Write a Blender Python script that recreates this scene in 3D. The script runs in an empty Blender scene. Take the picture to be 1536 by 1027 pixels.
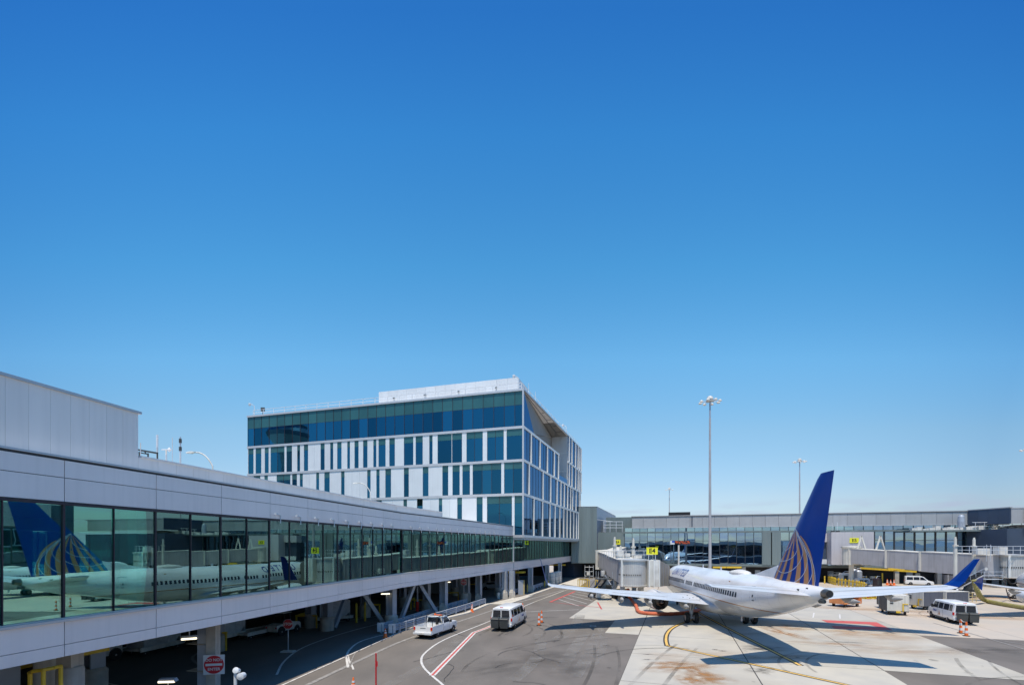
import bpy, bmesh, math, random
from math import sin, cos, tan, pi, sqrt, atan2, radians
from mathutils import Vector, Matrix
random.seed(7)
S = bpy.context.scene
COL = S.collection
# ------------------------------------------------------------------ camera, world, sun
H = 7.83
F = 725.0
cam = bpy.data.cameras.new('camera'); co = bpy.data.objects.new('camera', cam); COL.objects.link(co)
cam.sensor_width = 36; cam.lens = 36*F/1536; cam.shift_y = (818-513.5)/1536
cam.clip_start = .1; cam.clip_end = 9000
co.location = (0, 0, H); co.rotation_euler = (radians(90), 0, 0)
S.camera = co
SUN = Vector((-.08, -.345, 1)).normalized()
EL = math.asin(SUN.z)
W = bpy.data.worlds.new('World'); S.world = W; W.use_nodes = True
nt = W.node_tree; nt.nodes.clear()
def N(t, ty, **k):
    n = t.nodes.new(ty)
    for a, b in k.items():
        if a.startswith('i_'): n.inputs[int(a[2:])].default_value = b
        else: setattr(n, a, b)
    return n
sky = N(nt, 'ShaderNodeTexSky'); sky.sky_type = 'NISHITA'; sky.sun_disc = False
sky.sun_elevation = EL; sky.sun_rotation = pi + atan2(.08, .345)
sky.altitude = 0; sky.air_density = 1.0; sky.dust_density = .35; sky.ozone_density = 3.0
hs = N(nt, 'ShaderNodeHueSaturation'); hs.inputs['Saturation'].default_value = 1.22; hs.inputs['Value'].default_value = 1.0
nt.links.new(sky.outputs[0], hs.inputs['Color'])
# polarised, deeper blue overhead as in the photograph: the sky's colour by height, the same all round
tcs = N(nt, 'ShaderNodeTexCoord'); sps = N(nt, 'ShaderNodeSeparateXYZ'); nt.links.new(tcs.outputs['Generated'], sps.inputs[0])
rp_ = N(nt, 'ShaderNodeValToRGB'); 
def mth(op, a, b=None):
    n = N(nt, 'ShaderNodeMath', operation=op)
    for i, v in enumerate((a, b)):
        if v is None: continue
        if isinstance(v, (int, float)): n.inputs[i].default_value = v
        else: nt.links.new(v, n.inputs[i])
    return n.outputs[0]
den_ = mth('SQRT', mth('SUBTRACT', 1.0, mth('MULTIPLY', mth('MULTIPLY', sps.outputs[0], sps.outputs[0]), .95)))
nt.links.new(mth('DIVIDE', sps.outputs[2], den_), rp_.inputs[0]); el = rp_.color_ramp.elements
for i, (p_, c_) in enumerate([(.0, (.58, .59, .72)), (.1, (.82, .74, .74)), (.05, (.62, .62, .72)), (.232, (1.08, 1.01, .85)), (.358, (1.04, 1.24, 1.06)), (.5, (.68, 1.18, 1.1)), (.649, (.43, 1.0, 1.1)), (.742, (.28, .76, 1.0)), (1.0, (.28, .76, 1.0))]):
    e_ = el[i] if i < 1 else (el[1] if i == 1 else el.new(p_)); e_.position = p_; e_.color = (c_[0]/1.3, c_[1]/1.3, c_[2]/1.3, 1)
sv_ = N(nt, 'ShaderNodeVectorMath', operation='SCALE'); sv_.inputs['Scale'].default_value = 1.3; nt.links.new(rp_.outputs[0], sv_.inputs[0])
ml_ = N(nt, 'ShaderNodeVectorMath', operation='MULTIPLY'); nt.links.new(hs.outputs[0], ml_.inputs[0]); nt.links.new(sv_.outputs[0], ml_.inputs[1])
# the polarised sky grows a little deeper towards both sides
x2_ = mth('MULTIPLY', sps.outputs[0], sps.outputs[0]); sd_ = mth('MINIMUM', mth('MULTIPLY', mth('MULTIPLY', x2_, x2_), 4.2), 1.0)
sm_ = N(nt, 'ShaderNodeMixRGB'); sm_.inputs[1].default_value = (1, 1, 1, 1); sm_.inputs[2].default_value = (.64, .70, .79, 1); nt.links.new(sd_, sm_.inputs[0])
ml2_ = N(nt, 'ShaderNodeVectorMath', operation='MULTIPLY'); nt.links.new(ml_.outputs[0], ml2_.inputs[0]); nt.links.new(sm_.outputs[0], ml2_.inputs[1])
# thin pale cloud bank low over the horizon
tc = N(nt, 'ShaderNodeTexCoord'); sp = N(nt, 'ShaderNodeSeparateXYZ'); nt.links.new(tc.outputs['Generated'], sp.inputs[0])
mp = N(nt, 'ShaderNodeMapping'); mp.inputs['Scale'].default_value = (7, 7, 42); nt.links.new(tc.outputs['Generated'], mp.inputs[0])
nz = N(nt, 'ShaderNodeTexNoise'); nz.inputs['Scale'].default_value = 1.3; nz.inputs['Detail'].default_value = 6; nt.links.new(mp.outputs[0], nz.inputs['Vector'])
cr = N(nt, 'ShaderNodeMapRange'); cr.inputs[1].default_value = .44; cr.inputs[2].default_value = .62; cr.inputs[3].default_value = 0; cr.inputs[4].default_value = .8
nt.links.new(nz.outputs[0], cr.inputs[0])
hr = N(nt, 'ShaderNodeMapRange'); hr.inputs[1].default_value = .085; hr.inputs[2].default_value = .05; hr.inputs[3].default_value = 0; hr.inputs[4].default_value = 1
nt.links.new(sp.outputs[2], hr.inputs[0])
mu = N(nt, 'ShaderNodeMath', operation='MULTIPLY'); nt.links.new(cr.outputs[0], mu.inputs[0]); nt.links.new(hr.outputs[0], mu.inputs[1])
mx = N(nt, 'ShaderNodeMixRGB'); mx.inputs[2].default_value = (2.35, 2.55, 3.5, 1)
nt.links.new(mu.outputs[0], mx.inputs[0]); nt.links.new(ml2_.outputs[0], mx.inputs[1])
bg = N(nt, 'ShaderNodeBackground'); bg.inputs[1].default_value = .15
wo = N(nt, 'ShaderNodeOutputWorld'); nt.links.new(mx.outputs[0], bg.inputs[0]); nt.links.new(bg.outputs[0], wo.inputs[0])
sl = bpy.data.lights.new('sun', 'SUN'); sl.energy = 3.6; sl.angle = radians(.53); sl.color = (1, .90, .76)
so = bpy.data.objects.new('sun', sl); COL.objects.link(so); so.rotation_euler = SUN.to_track_quat('Z', 'Y').to_euler(); so.location = (0, -20, 60)
S.view_settings.view_transform = 'Standard'; S.view_settings.look = 'None'; S.view_settings.gamma = 1
S.view_settings.use_curve_mapping = False; S.view_settings.exposure = .35
S.render.engine = 'CYCLES'
S.cycles.max_bounces = 8; S.cycles.transparent_max_bounces = 16; S.cycles.glossy_bounces = 4
S.cycles.diffuse_bounces = 3
# ------------------------------------------------------------------ materials
TONE = {'metal_panel_silver': .035, 'metal_panel_light': .03, 'panel_white': .05, 'parapet_panel': .06, 'concrete_pale': .05, 'concrete_tan': .06, 'cladding_greygreen': .06, 'glass': 0, 'spandrel_green': .18, 'wall_lilac': .03}
STREAK = {'metal_panel_silver': .08, 'metal_panel_light': .1, 'panel_white': .08, 'parapet_panel': .15, 'jetbridge_grey': .45, 'jetbridge_cream': .4, 'white_worn': .4, 'wall_lilac': .25, 'concrete_post': .5, 'cladding_greygreen': .25, 'nacelle_white': .2}
def mat(name, c, rough=.6, metal=0, var=.12, scale=1.5, bump=0, c2=None, obj=False, emit=None, spec=.5, grime=0, stretch=None, det=5, coat=0):
    m = bpy.data.materials.new(name); m.use_nodes = True; t = m.node_tree; b = t.nodes['Principled BSDF']
    b.inputs['Roughness'].default_value = rough; b.inputs['Metallic'].default_value = metal
    b.inputs['Specular IOR Level'].default_value = spec
    if coat: b.inputs['Coat Weight'].default_value = coat
    if obj:
        src = N(t, 'ShaderNodeTexCoord').outputs['Object']
    else:
        src = N(t, 'ShaderNodeNewGeometry').outputs['Position']
    mpn = N(t, 'ShaderNodeMapping'); t.links.new(src, mpn.inputs[0])
    if stretch: mpn.inputs['Scale'].default_value = stretch
    n = N(t, 'ShaderNodeTexNoise'); n.inputs['Scale'].default_value = scale; n.inputs['Detail'].default_value = det
    t.links.new(mpn.outputs[0], n.inputs['Vector'])
    r = N(t, 'ShaderNodeMapRange'); r.inputs[1].default_value = .3; r.inputs[2].default_value = .7
    t.links.new(n.outputs[0], r.inputs[0])
    mixn = N(t, 'ShaderNodeMixRGB')
    a = c2 if c2 else tuple(v*(1-var) for v in c)
    d = c if c2 else tuple(min(1, v*(1+var*.6)) for v in c)
    mixn.inputs[1].default_value = (*a, 1); mixn.inputs[2].default_value = (*d, 1)
    t.links.new(r.outputs[0], mixn.inputs[0]); out = mixn.outputs[0]
    if grime:
        n2 = N(t, 'ShaderNodeTexNoise'); n2.inputs['Scale'].default_value = scale*.23; n2.inputs['Detail'].default_value = 8
        t.links.new(mpn.outputs[0], n2.inputs['Vector'])
        r2 = N(t, 'ShaderNodeMapRange'); r2.inputs[1].default_value = .5; r2.inputs[2].default_value = .72; r2.inputs[3].default_value = 0; r2.inputs[4].default_value = grime
        t.links.new(n2.outputs[0], r2.inputs[0])
        m2 = N(t, 'ShaderNodeMixRGB'); m2.inputs[2].default_value = (c[0]*.42, c[1]*.37, c[2]*.3, 1)
        t.links.new(r2.outputs[0], m2.inputs[0]); t.links.new(out, m2.inputs[1]); out = m2.outputs[0]
    if name in TONE:
        oi = N(t, 'ShaderNodeObjectInfo'); hv = N(t, 'ShaderNodeHueSaturation'); rr_ = N(t, 'ShaderNodeMapRange')
        rr_.inputs[3].default_value = 1-TONE[name]; rr_.inputs[4].default_value = 1+TONE[name]
        t.links.new(oi.outputs['Random'], rr_.inputs[0]); t.links.new(rr_.outputs[0], hv.inputs['Value']); t.links.new(out, hv.inputs['Color']); out = hv.outputs[0]
    if name in STREAK:
        mps = N(t, 'ShaderNodeMapping'); mps.inputs['Scale'].default_value = (3, 3, .12); t.links.new(src, mps.inputs[0])
        ns = N(t, 'ShaderNodeTexNoise'); ns.inputs['Scale'].default_value = 1.6; ns.inputs['Detail'].default_value = 8; t.links.new(mps.outputs[0], ns.inputs['Vector'])
        rs = N(t, 'ShaderNodeMapRange'); rs.inputs[1].default_value = .48; rs.inputs[2].default_value = .78; rs.inputs[3].default_value = 0; rs.inputs[4].default_value = STREAK[name]
        t.links.new(ns.outputs[0], rs.inputs[0]); ms = N(t, 'ShaderNodeMixRGB'); ms.inputs[2].default_value = (.22, .2, .18, 1)
        t.links.new(rs.outputs[0], ms.inputs[0]); t.links.new(out, ms.inputs[1]); out = ms.outputs[0]
    t.links.new(out, b.inputs['Base Color'])
    if bump:
        bn = N(t, 'ShaderNodeBump'); bn.inputs['Strength'].default_value = bump; bn.inputs['Distance'].default_value = .02
        n3 = N(t, 'ShaderNodeTexNoise'); n3.inputs['Scale'].default_value = scale*12; n3.inputs['Detail'].default_value = 4
        t.links.new(src, n3.inputs['Vector']); t.links.new(n3.outputs[0], bn.inputs['Height']); t.links.new(bn.outputs[0], b.inputs['Normal'])
    if emit:
        b.inputs['Emission Color'].default_value = (*emit[0], 1); b.inputs['Emission Strength'].default_value = emit[1]
    return m
def glass(name, tint, refl, base, wave=0, rough=.0, wsc=.5, vary=.03):
    m = bpy.data.materials.new(name); m.use_nodes = True; t = m.node_tree; t.nodes.clear()
    tr = N(t, 'ShaderNodeBsdfTransparent'); tr.inputs[0].default_value = (*tint, 1)
    gl = N(t, 'ShaderNodeBsdfGlossy'); gl.inputs['Color'].default_value = (*refl, 1); gl.inputs['Roughness'].default_value = rough
    fr = N(t, 'ShaderNodeFresnel'); fr.inputs[0].default_value = 1.5
    mr = N(t, 'ShaderNodeMapRange'); mr.inputs[3].default_value = base; mr.inputs[4].default_value = 1; t.links.new(fr.outputs[0], mr.inputs[0])
    oi = N(t, 'ShaderNodeObjectInfo'); ro = N(t, 'ShaderNodeMapRange'); ro.inputs[3].default_value = base-vary; ro.inputs[4].default_value = base+vary
    t.links.new(oi.outputs['Random'], ro.inputs[0]); t.links.new(ro.outputs[0], mr.inputs[3])
    mxs = N(t, 'ShaderNodeMixShader'); t.links.new(mr.outputs[0], mxs.inputs[0]); t.links.new(tr.outputs[0], mxs.inputs[1]); t.links.new(gl.outputs[0], mxs.inputs[2])
    if wave:
        g = N(t, 'ShaderNodeNewGeometry'); n = N(t, 'ShaderNodeTexNoise'); n.inputs['Scale'].default_value = wsc; n.inputs['Detail'].default_value = 1
        t.links.new(g.outputs['Position'], n.inputs['Vector'])
        bn = N(t, 'ShaderNodeBump'); bn.inputs['Strength'].default_value = wave; bn.inputs['Distance'].default_value = .1
        t.links.new(n.outputs[0], bn.inputs['Height']); t.links.new(bn.outputs[0], gl.inputs['Normal'])
    o = N(t, 'ShaderNodeOutputMaterial'); t.links.new(mxs.outputs[0], o.inputs[0])
    return m
# ------------------------------------------------------------------ mesh helpers
I4 = Matrix.Identity(4)
def T(x, y, z=0): return Matrix.Translation((x, y, z))
def RZ(a): return Matrix.Rotation(a, 4, 'Z')
def RX(a): return Matrix.Rotation(a, 4, 'X')
def RY(a): return Matrix.Rotation(a, 4, 'Y')
def SC(x, y, z): return Matrix.Diagonal((x, y, z, 1))
WM = {}
def put(name, me, M=I4, parent=None, label=None, kind=None):
    o = bpy.data.objects.new(name, me); COL.objects.link(o)
    if parent is not None:
        o.parent = parent; o.matrix_parent_inverse = WM[parent.name].inverted()
    o.matrix_basis = M; WM[o.name] = M.copy()
    if label: o['label'] = label
    if kind: o['kind'] = kind
    return o
def thing(name, label, cat, x=0, y=0, z=0, rz=0, group=None):
    o = bpy.data.objects.new(name, None); COL.objects.link(o); o.empty_display_size = .3
    M = T(x, y, z) @ RZ(rz); o.matrix_basis = M; WM[o.name] = M
    o['label'] = label; o['category'] = cat
    if group: o['group'] = group
    return o
def tag(o, label, cat, group=None):
    o['label'] = label; o['category'] = cat
    if group: o['group'] = group
    return o
def move(o, x, y, rz=0, z=0):
    o.matrix_basis = T(x, y, z) @ RZ(rz)
def dup(root, x, y, rz, label, z=0, group=None):
    r = root.copy(); COL.objects.link(r); r.matrix_basis = T(x, y, z) @ RZ(rz); r['label'] = label
    if group: r['group'] = group
    for ch in list(root.children):
        c = ch.copy(); COL.objects.link(c); c.parent = r; c.matrix_parent_inverse = ch.matrix_parent_inverse.copy()
        for g_ in list(ch.children):
            d = g_.copy(); COL.objects.link(d); d.parent = c; d.matrix_parent_inverse = g_.matrix_parent_inverse.copy()
    return r
class MB:
    def __init__(s): s.v = []; s.f = []; s.m = []
    def add(s, vs, fs, mi=0, M=None):
        b = len(s.v)
        s.v += [tuple(M @ Vector(p)) if M is not None else tuple(p) for p in vs]
        s.f += [tuple(b+i for i in f) for f in fs]; s.m += [mi]*len(fs); return s
    def box(s, x0, x1, y0, y1, z0, z1, mi=0, M=None):
        return s.add([(x0, y0, z0), (x1, y0, z0), (x1, y1, z0), (x0, y1, z0), (x0, y0, z1), (x1, y0, z1), (x1, y1, z1), (x0, y1, z1)],
            [(0, 3, 2, 1), (4, 5, 6, 7), (0, 1, 5, 4), (1, 2, 6, 5), (2, 3, 7, 6), (3, 0, 4, 7)], mi, M)
    def tube(s, p, q, r, n=8, r2=None, mi=0, M=None):
        p = Vector(p); q = Vector(q); r2 = r if r2 is None else r2; d = (q-p).normalized()
        a = d.orthogonal().normalized(); b = d.cross(a)
        vs = [p+(a*cos(2*pi*i/n)+b*sin(2*pi*i/n))*r for i in range(n)]+[q+(a*cos(2*pi*i/n)+b*sin(2*pi*i/n))*r2 for i in range(n)]
        fs = [(i, (i+1) % n, n+(i+1) % n, n+i) for i in range(n)]+[tuple(range(n-1, -1, -1)), tuple(range(n, 2*n))]
        return s.add(vs, fs, mi, M)
    def path(s, pts, r, n=8, mi=0):
        for a, b in zip(pts[:-1], pts[1:]): s.tube(a, b, r, n, mi=mi)
        return s
    def beam(s, p, q, w, h, mi=0, M=None):
        p = Vector(p); q = Vector(q); d = (q-p).normalized(); up = Vector((0, 0, 1)) if abs(d.z) < .95 else Vector((0, 1, 0))
        a = d.cross(up).normalized()*w/2; b = a.cross(d).normalized()*h/2
        vs = [p-a-b, p+a-b, p+a+b, p-a+b, q-a-b, q+a-b, q+a+b, q-a+b]
        return s.add(vs, [(0, 3, 2, 1), (4, 5, 6, 7), (0, 1, 5, 4), (1, 2, 6, 5), (2, 3, 7, 6), (3, 0, 4, 7)], mi, M)
    def lathe(s, prof, n=16, mi=0, M=None):
        vs = []; fs = []
        for r, z in prof: vs += [(r*cos(2*pi*i/n), r*sin(2*pi*i/n), z) for i in range(n)]
        for k in range(len(prof)-1):
            for i in range(n):
                j = (i+1) % n; fs.append((k*n+i, k*n+j, (k+1)*n+j, (k+1)*n+i))
        fs.append(tuple(range(n-1, -1, -1))); m = (len(prof)-1)*n; fs.append(tuple(range(m, m+n)))
        return s.add(vs, fs, mi, M)
    def loft(s, rings, mi=0, cap=True, closed=True, M=None):
        n = len(rings[0]); vs = [p for r in rings for p in r]; fs = []
        for k in range(len(rings)-1):
            for i in range(n if closed else n-1):
                j = (i+1) % n; fs.append((k*n+i, k*n+j, (k+1)*n+j, (k+1)*n+i))
        if cap: fs.append(tuple(range(n-1, -1, -1))); m = (len(rings)-1)*n; fs.append(tuple(range(m, m+n)))
        return s.add(vs, fs, mi, M)
    def prism(s, poly, z0, z1, mi=0, M=None):
        n = len(poly)
        return s.loft([[(x, y, z0) for x, y in poly], [(x, y, z1) for x, y in poly]], mi, M=M)
    def mesh(s, name, mats, smooth=False):
        me = bpy.data.meshes.new(name); me.from_pydata([tuple(v) for v in s.v], [], s.f)
        for m in (mats if isinstance(mats, (list, tuple)) else [mats]): me.materials.append(m)
        me.polygons.foreach_set('material_index', s.m)
        bm = bmesh.new(); bm.from_mesh(me); bmesh.ops.recalc_face_normals(bm, faces=bm.faces); bm.to_mesh(me); bm.free()
        if smooth:
            me.polygons.foreach_set('use_smooth', [len(p.vertices) <= 4 for p in me.polygons])
            try: me.set_sharp_from_angle(angle=radians(38))
            except Exception: pass
        me.update(); return me
    def obj(s, name, mats, parent=None, M=I4, smooth=False, label=None, kind=None):
        return put(name, s.mesh(name, mats, smooth), M, parent, label, kind)
CUBE = {}
def piece(name, m, parent, Fm, x0, x1, y0, y1, z0, z1, label=None, kind=None):
    if m.name not in CUBE: CUBE[m.name] = MB().box(0, 1, 0, 1, 0, 1).mesh('block', m)
    return put(name, CUBE[m.name], Fm @ T(x0, y0, z0) @ SC(x1-x0, y1-y0, z1-z0), parent, label, kind)
def pane(name, m, parent, Fm, x0, x1, y0, y1, z0, z1, tilt=.002):
    # a pane set very slightly out of true, as real glazing is
    if m.name not in CUBE: CUBE[m.name] = MB().box(0, 1, 0, 1, 0, 1).mesh('block', m)
    a, b = random.gauss(0, tilt), random.gauss(0, tilt*.6)
    return put(name, CUBE[m.name], Fm @ T((x0+x1)/2, y0, (z0+z1)/2) @ RZ(a) @ RX(b) @ T((x0-x1)/2, 0, (z0-z1)/2) @ SC(x1-x0, y1-y0, z1-z0), parent)
def frame(x, y, dx, dy, z=0):
    return T(x, y, z) @ RZ(atan2(dy, dx))
def text_mesh(s, size, m, ext=.01, shear=0, align='CENTER', bold=0, spacing=1, sx=1):
    c = bpy.data.curves.new('lettering', 'FONT'); c.body = s; c.size = size; c.extrude = ext; c.shear = shear
    c.align_x = align; c.align_y = 'CENTER'; c.offset = bold; c.space_character = spacing
    o = bpy.data.objects.new('lettering_source', c); COL.objects.link(o)
    me = bpy.data.meshes.new_from_object(o.evaluated_get(bpy.context.evaluated_depsgraph_get()))
    bpy.data.objects.remove(o); bpy.data.curves.remove(c)
    me.materials.clear(); me.materials.append(m)
    if sx != 1:
        for v in me.vertices: v.co.x *= sx
    return me
def spot(px, py):
    """ground point seen in a direction"""
    Y = F*H/(py-818.0); return ((px-768.0)*Y/F, Y)
def at(px, Y): return (px-768.0)*Y/F
def zat(py, Y): return H-(py-818.0)*Y/F
# ------------------------------------------------------------------ material set
M_asph = mat('asphalt', (.19, .168, .145), .9, var=.16, scale=.42, bump=.6, c2=(.138, .124, .108), grime=.4, det=11, stretch=(1, .45, 1))
M_asph2 = mat('asphalt_newer', (.145, .137, .127), .9, scale=.5, bump=.5, c2=(.118, .112, .105), grime=.2, det=9)
M_conc = mat('concrete_pale', (.51, .475, .395), .85, scale=.5, bump=.3, c2=(.43, .41, .36), grime=.3, det=10)
M_conct = mat('concrete_tan', (.52, .44, .35), .85, scale=.25, bump=.3, c2=(.44, .40, .34), grime=.3, det=9)
M_concp = mat('concrete_post', (.5, .46, .40), .8, scale=2, bump=.3, c2=(.38, .35, .31))
M_kerb = mat('kerb_concrete', (.6, .56, .48), .8, scale=1.5, bump=.2)
M_joint = mat('joint_dark', (.07, .065, .06), .95)
M_wpaint = mat('paint_white', (.74, .72, .67), .7, scale=3, var=.3, c2=(.5, .48, .45))
M_wfaint = mat('paint_worn', (.36, .34, .31), .85, scale=3, c2=(.2, .19, .18))
M_cream = mat('paint_cream', (.5, .46, .37), .8, scale=3, c2=(.33, .3, .25))
M_rpaint = mat('paint_red', (.6, .1, .08), .7, scale=3, c2=(.48, .1, .09))
M_ypaint = mat('paint_yellow', (.8, .5, .12), .7, scale=3, c2=(.66, .42, .12))
M_kpaint = mat('paint_black', (.035, .035, .035), .8)
M_panel = mat('metal_panel_silver', (.90, .81, .78), .42, .12, var=.04, scale=.4, spec=.6)
M_lilac = mat('wall_lilac', (.50, .48, .50), .6, var=.05, scale=.6)
M_airf = mat('airfield', (.17, .19, .20), .9, scale=.02)
M_hill = mat('hill_blue', (.16, .22, .28), .9, scale=.01)
M_panel2 = mat('metal_panel_light', (.92, .86, .80), .5, .05, var=.05, scale=.6, spec=.5, stretch=(1, 1, .2))
M_whitep = mat('panel_white', (.66, .69, .71), .35, var=.05, scale=.5, spec=.6)
M_whitef = mat('fin_white', (.80, .80, .76), .45, var=.05)
M_trim = mat('trim_grey', (.55, .55, .56), .4, .3, var=.05)
M_dtrim = mat('trim_dark', (.035, .04, .05), .4)
M_bronze = mat('mullion_dark', (.04, .028, .036), .5, .1)
M_soff = mat('soffit_concrete', (.24, .225, .20), .7, var=.08, scale=.8)
M_gtower = mat('cladding_greygreen', (.19, .235, .235), .5, .2, var=.14, scale=.8, stretch=(1, 1, .1))
M_navy = mat('cladding_navy', (.06, .085, .13), .45, .2, var=.1, scale=.6)
M_tpar = mat('parapet_panel', (.40, .41, .42), .5, .2, var=.06, scale=.6)
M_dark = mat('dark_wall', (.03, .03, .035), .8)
M_dkblue = mat('dark_interior', (.02, .035, .06), .8)
M_steel = mat('steel_painted', (.38, .42, .48), .45, .2, var=.1)
M_galv = mat('galvanised', (.62, .65, .68), .4, .25, var=.15, scale=3)
M_white = mat('white_paint', (.80, .80, .79), .3, var=.04, scale=1, obj=True, coat=.3)
M_offw = mat('white_worn', (.72, .70, .65), .5, var=.18, scale=1.2, obj=False, grime=.2)
M_cream2 = mat('jetbridge_cream', (.70, .67, .59), .55, var=.1, scale=.8, grime=.15)
M_jbgrey = mat('jetbridge_grey', (.46, .45, .46), .5, .1, var=.1, scale=.6, grime=.15)
M_drum = mat('drum_shutter', (.58, .57, .54), .45, .3, var=.06, scale=.8)
M_yel = mat('safety_yellow', (.75, .50, .04), .5, var=.15, scale=3)
M_ysign = mat('sign_yellow', (.85, .80, .03), .4, var=.02)
M_black = mat('black_matt', (.015, .015, .016), .6)
M_rub = mat('rubber', (.02, .02, .021), .8)
M_dgrey = mat('plastic_dark_grey', (.05, .055, .055), .5, var=.2)
M_hub = mat('hub_metal', (.5, .5, .5), .35, .7)
M_orange = mat('cone_orange', (.85, .17, .03), .5, var=.06)
M_orcart = mat('cart_orange', (.72, .28, .10), .6, var=.15, scale=2)
M_red = mat('signal_red', (.55, .02, .03), .4, var=.03)
M_redl = mat('lamp_red', (.6, .02, .02), .25)
M_blue = mat('livery_blue', (.0, .042, .27), .28, var=.1, spec=.28, obj=True, scale=.6)
M_gold = mat('livery_gold', (.52, .25, .11), .4, .1, var=.1, obj=True)
M_lgry = mat('livery_line', (.5, .53, .6), .4, obj=True)
M_win = mat('vehicle_glass', (.012, .018, .028), .04, var=0, spec=1.0)
M_cwin = mat('cabin_glass', (.03, .04, .06), .1, var=0, spec=.8)
M_curt = mat('cart_curtain', (.11, .12, .15), .7, var=.2, scale=3, stretch=(6, 6, .4))
M_brownc = mat('cart_curtain_brown', (.11, .10, .09), .7, var=.2, scale=3, stretch=(6, 6, .4))
M_hoseo = mat('hose_orange', (.62, .15, .07), .6, var=.2, scale=4)
M_hosey = mat('hose_olive', (.30, .26, .08), .6, var=.25, scale=3)
M_lamp = mat('lamp_lit', (.9, .85, .7), .4, emit=((1, .86, .6), 2.2))
M_led = mat('led_red', (.35, .06, .02), .4, emit=((1, .16, .05), .45))
M_bluesq = mat('sign_blue', (.02, .09, .5), .4)
M_hivis = mat('hi_vis', (.55, .85, .05), .6)
M_skin = mat('skin', (.45, .28, .2), .6)
M_wood = mat('pale_wood', (.6, .47, .2), .7, var=.2, scale=4)
M_floor = mat('lino_floor', (.30, .33, .33), .4)
M_ceil = mat('ceiling_tile', (.62, .66, .66), .6)
M_teal = mat('interior_teal', (.22, .42, .40), .6)
M_tealpost = mat('interior_post', (.5, .58, .56), .6)
G_conn = glass('glass_connector', (.50, .92, .84), (.50, .86, .80), .29)
G_blue = glass('glass_office', (.10, .24, .34), (.06, .27, .42), .42, wave=.03, wsc=.25, vary=.16)
G_side = glass('glass_office_side', (.10, .2, .32), (.20, .36, .60), .5, wave=.04, wsc=.3, vary=.12)
G_term = glass('glass_terminal', (.28, .42, .48), (.54, .76, .90), .60, wave=.05, wsc=.4, vary=.1)
M_spandrel = mat('spandrel_green', (.03, .11, .12), .18, var=.12, spec=.5, scale=.3)
# ------------------------------------------------------------------ ground
U = Vector((.947, -.3215)); V = Vector((.3215, .947))
def ab(a, b): p = U*a+V*b; return (p.x, p.y)
GR = MB().box(-5000, 5000, -5000, 7000, -.5, 0).obj('ground', M_conct, kind='structure')
for m_, sc in ((M_conct, 1),):
    pass
asA = MB()
asA.add([(*p, .008) for p in [ab(-140, -60), ab(-3.1, -60), ab(-3.1, 36.2), ab(-3.1, 43.8), ab(-6.1, 43.8), ab(-6.1, 51.4), ab(-11, 51.4), ab(-11, 72.5), ab(-11, 135), ab(-140, 135)]],
    [(0, 1, 2, 3, 4, 5, 6, 7, 8, 9)])
asphalt = asA.obj('asphalt_apron', M_asph, kind='structure')
MB().add([(*p, .008) for p in [ab(12.35, -60), ab(160, -60), ab(160, 51.4), ab(20.05, 51.4), ab(20.05, 36.15), ab(12.35, 36.15)]], [(0, 1, 2, 3, 4, 5)]).obj('asphalt_patch', M_asph, kind='structure')
MB().add([(*p, .004) for p in [ab(-11.05, -60), ab(90, -60), ab(90, 140), ab(-11.05, 140)]], [(0, 1, 2, 3)]).obj('joint_bed', M_joint, kind='structure')
for (m_, gap) in ((M_conc, .03),): pass
def slab(a0, a1, b0, b1, m, g_=.035):
    if (m.name, 'slab') not in CUBE: CUBE[(m.name, 'slab')] = MB().box(0, 1, 0, 1, 0, 1).mesh('slab_block', m)
    put('concrete_slab', CUBE[(m.name, 'slab')], T(*ab(a0+g_, b0+g_), 0.001) @ RZ(atan2(U.y, U.x)) @ SC(a1-a0-2*g_, b1-b0-2*g_, .0165+random.random()*.003), GR)
aj = [-11, -3.1, 4.6, 12.35, 20.05]
b = -1.8
bj = [5.9+7.58*i for i in range(18)]
for k in range(-1, 16):
    b0 = 51.4+7.6*(k-6); b1 = b0+7.6
    if b0 > 116: break
    for i in range(4):
        a0, a1 = aj[i], aj[i+1]
        if i == 0:
            if b0 < 43: continue
            if b0 < 51: a0 = -6.1
        if i == 3 and b1 < 36.5: continue
        slab(a0, a1, b0, b1, M_conc if b0 < 82 else M_conct)
    if b0 > 51:
        for i in range(8):
            slab(20.05+7.65*i, 27.7+7.65*i, b0, b1, M_conct, .012)
MB().add([(-3000, -4200, .02), (3000, -4200, .02), (3000, -62, .02), (-3000, -62, .02)], [(0, 1, 2, 3)]).obj('airfield', M_airf, kind='structure')
hp = [(-3200+i*200, 22+14*abs(sin(i*.7))+6*sin(i*1.9)) for i in range(33)]
MB().loft([[(x, -4000, 0), (x, -4000-h*4, h), (x, -4600, 0)] for x, h in hp]).obj('hills', M_hill, kind='structure')
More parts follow.
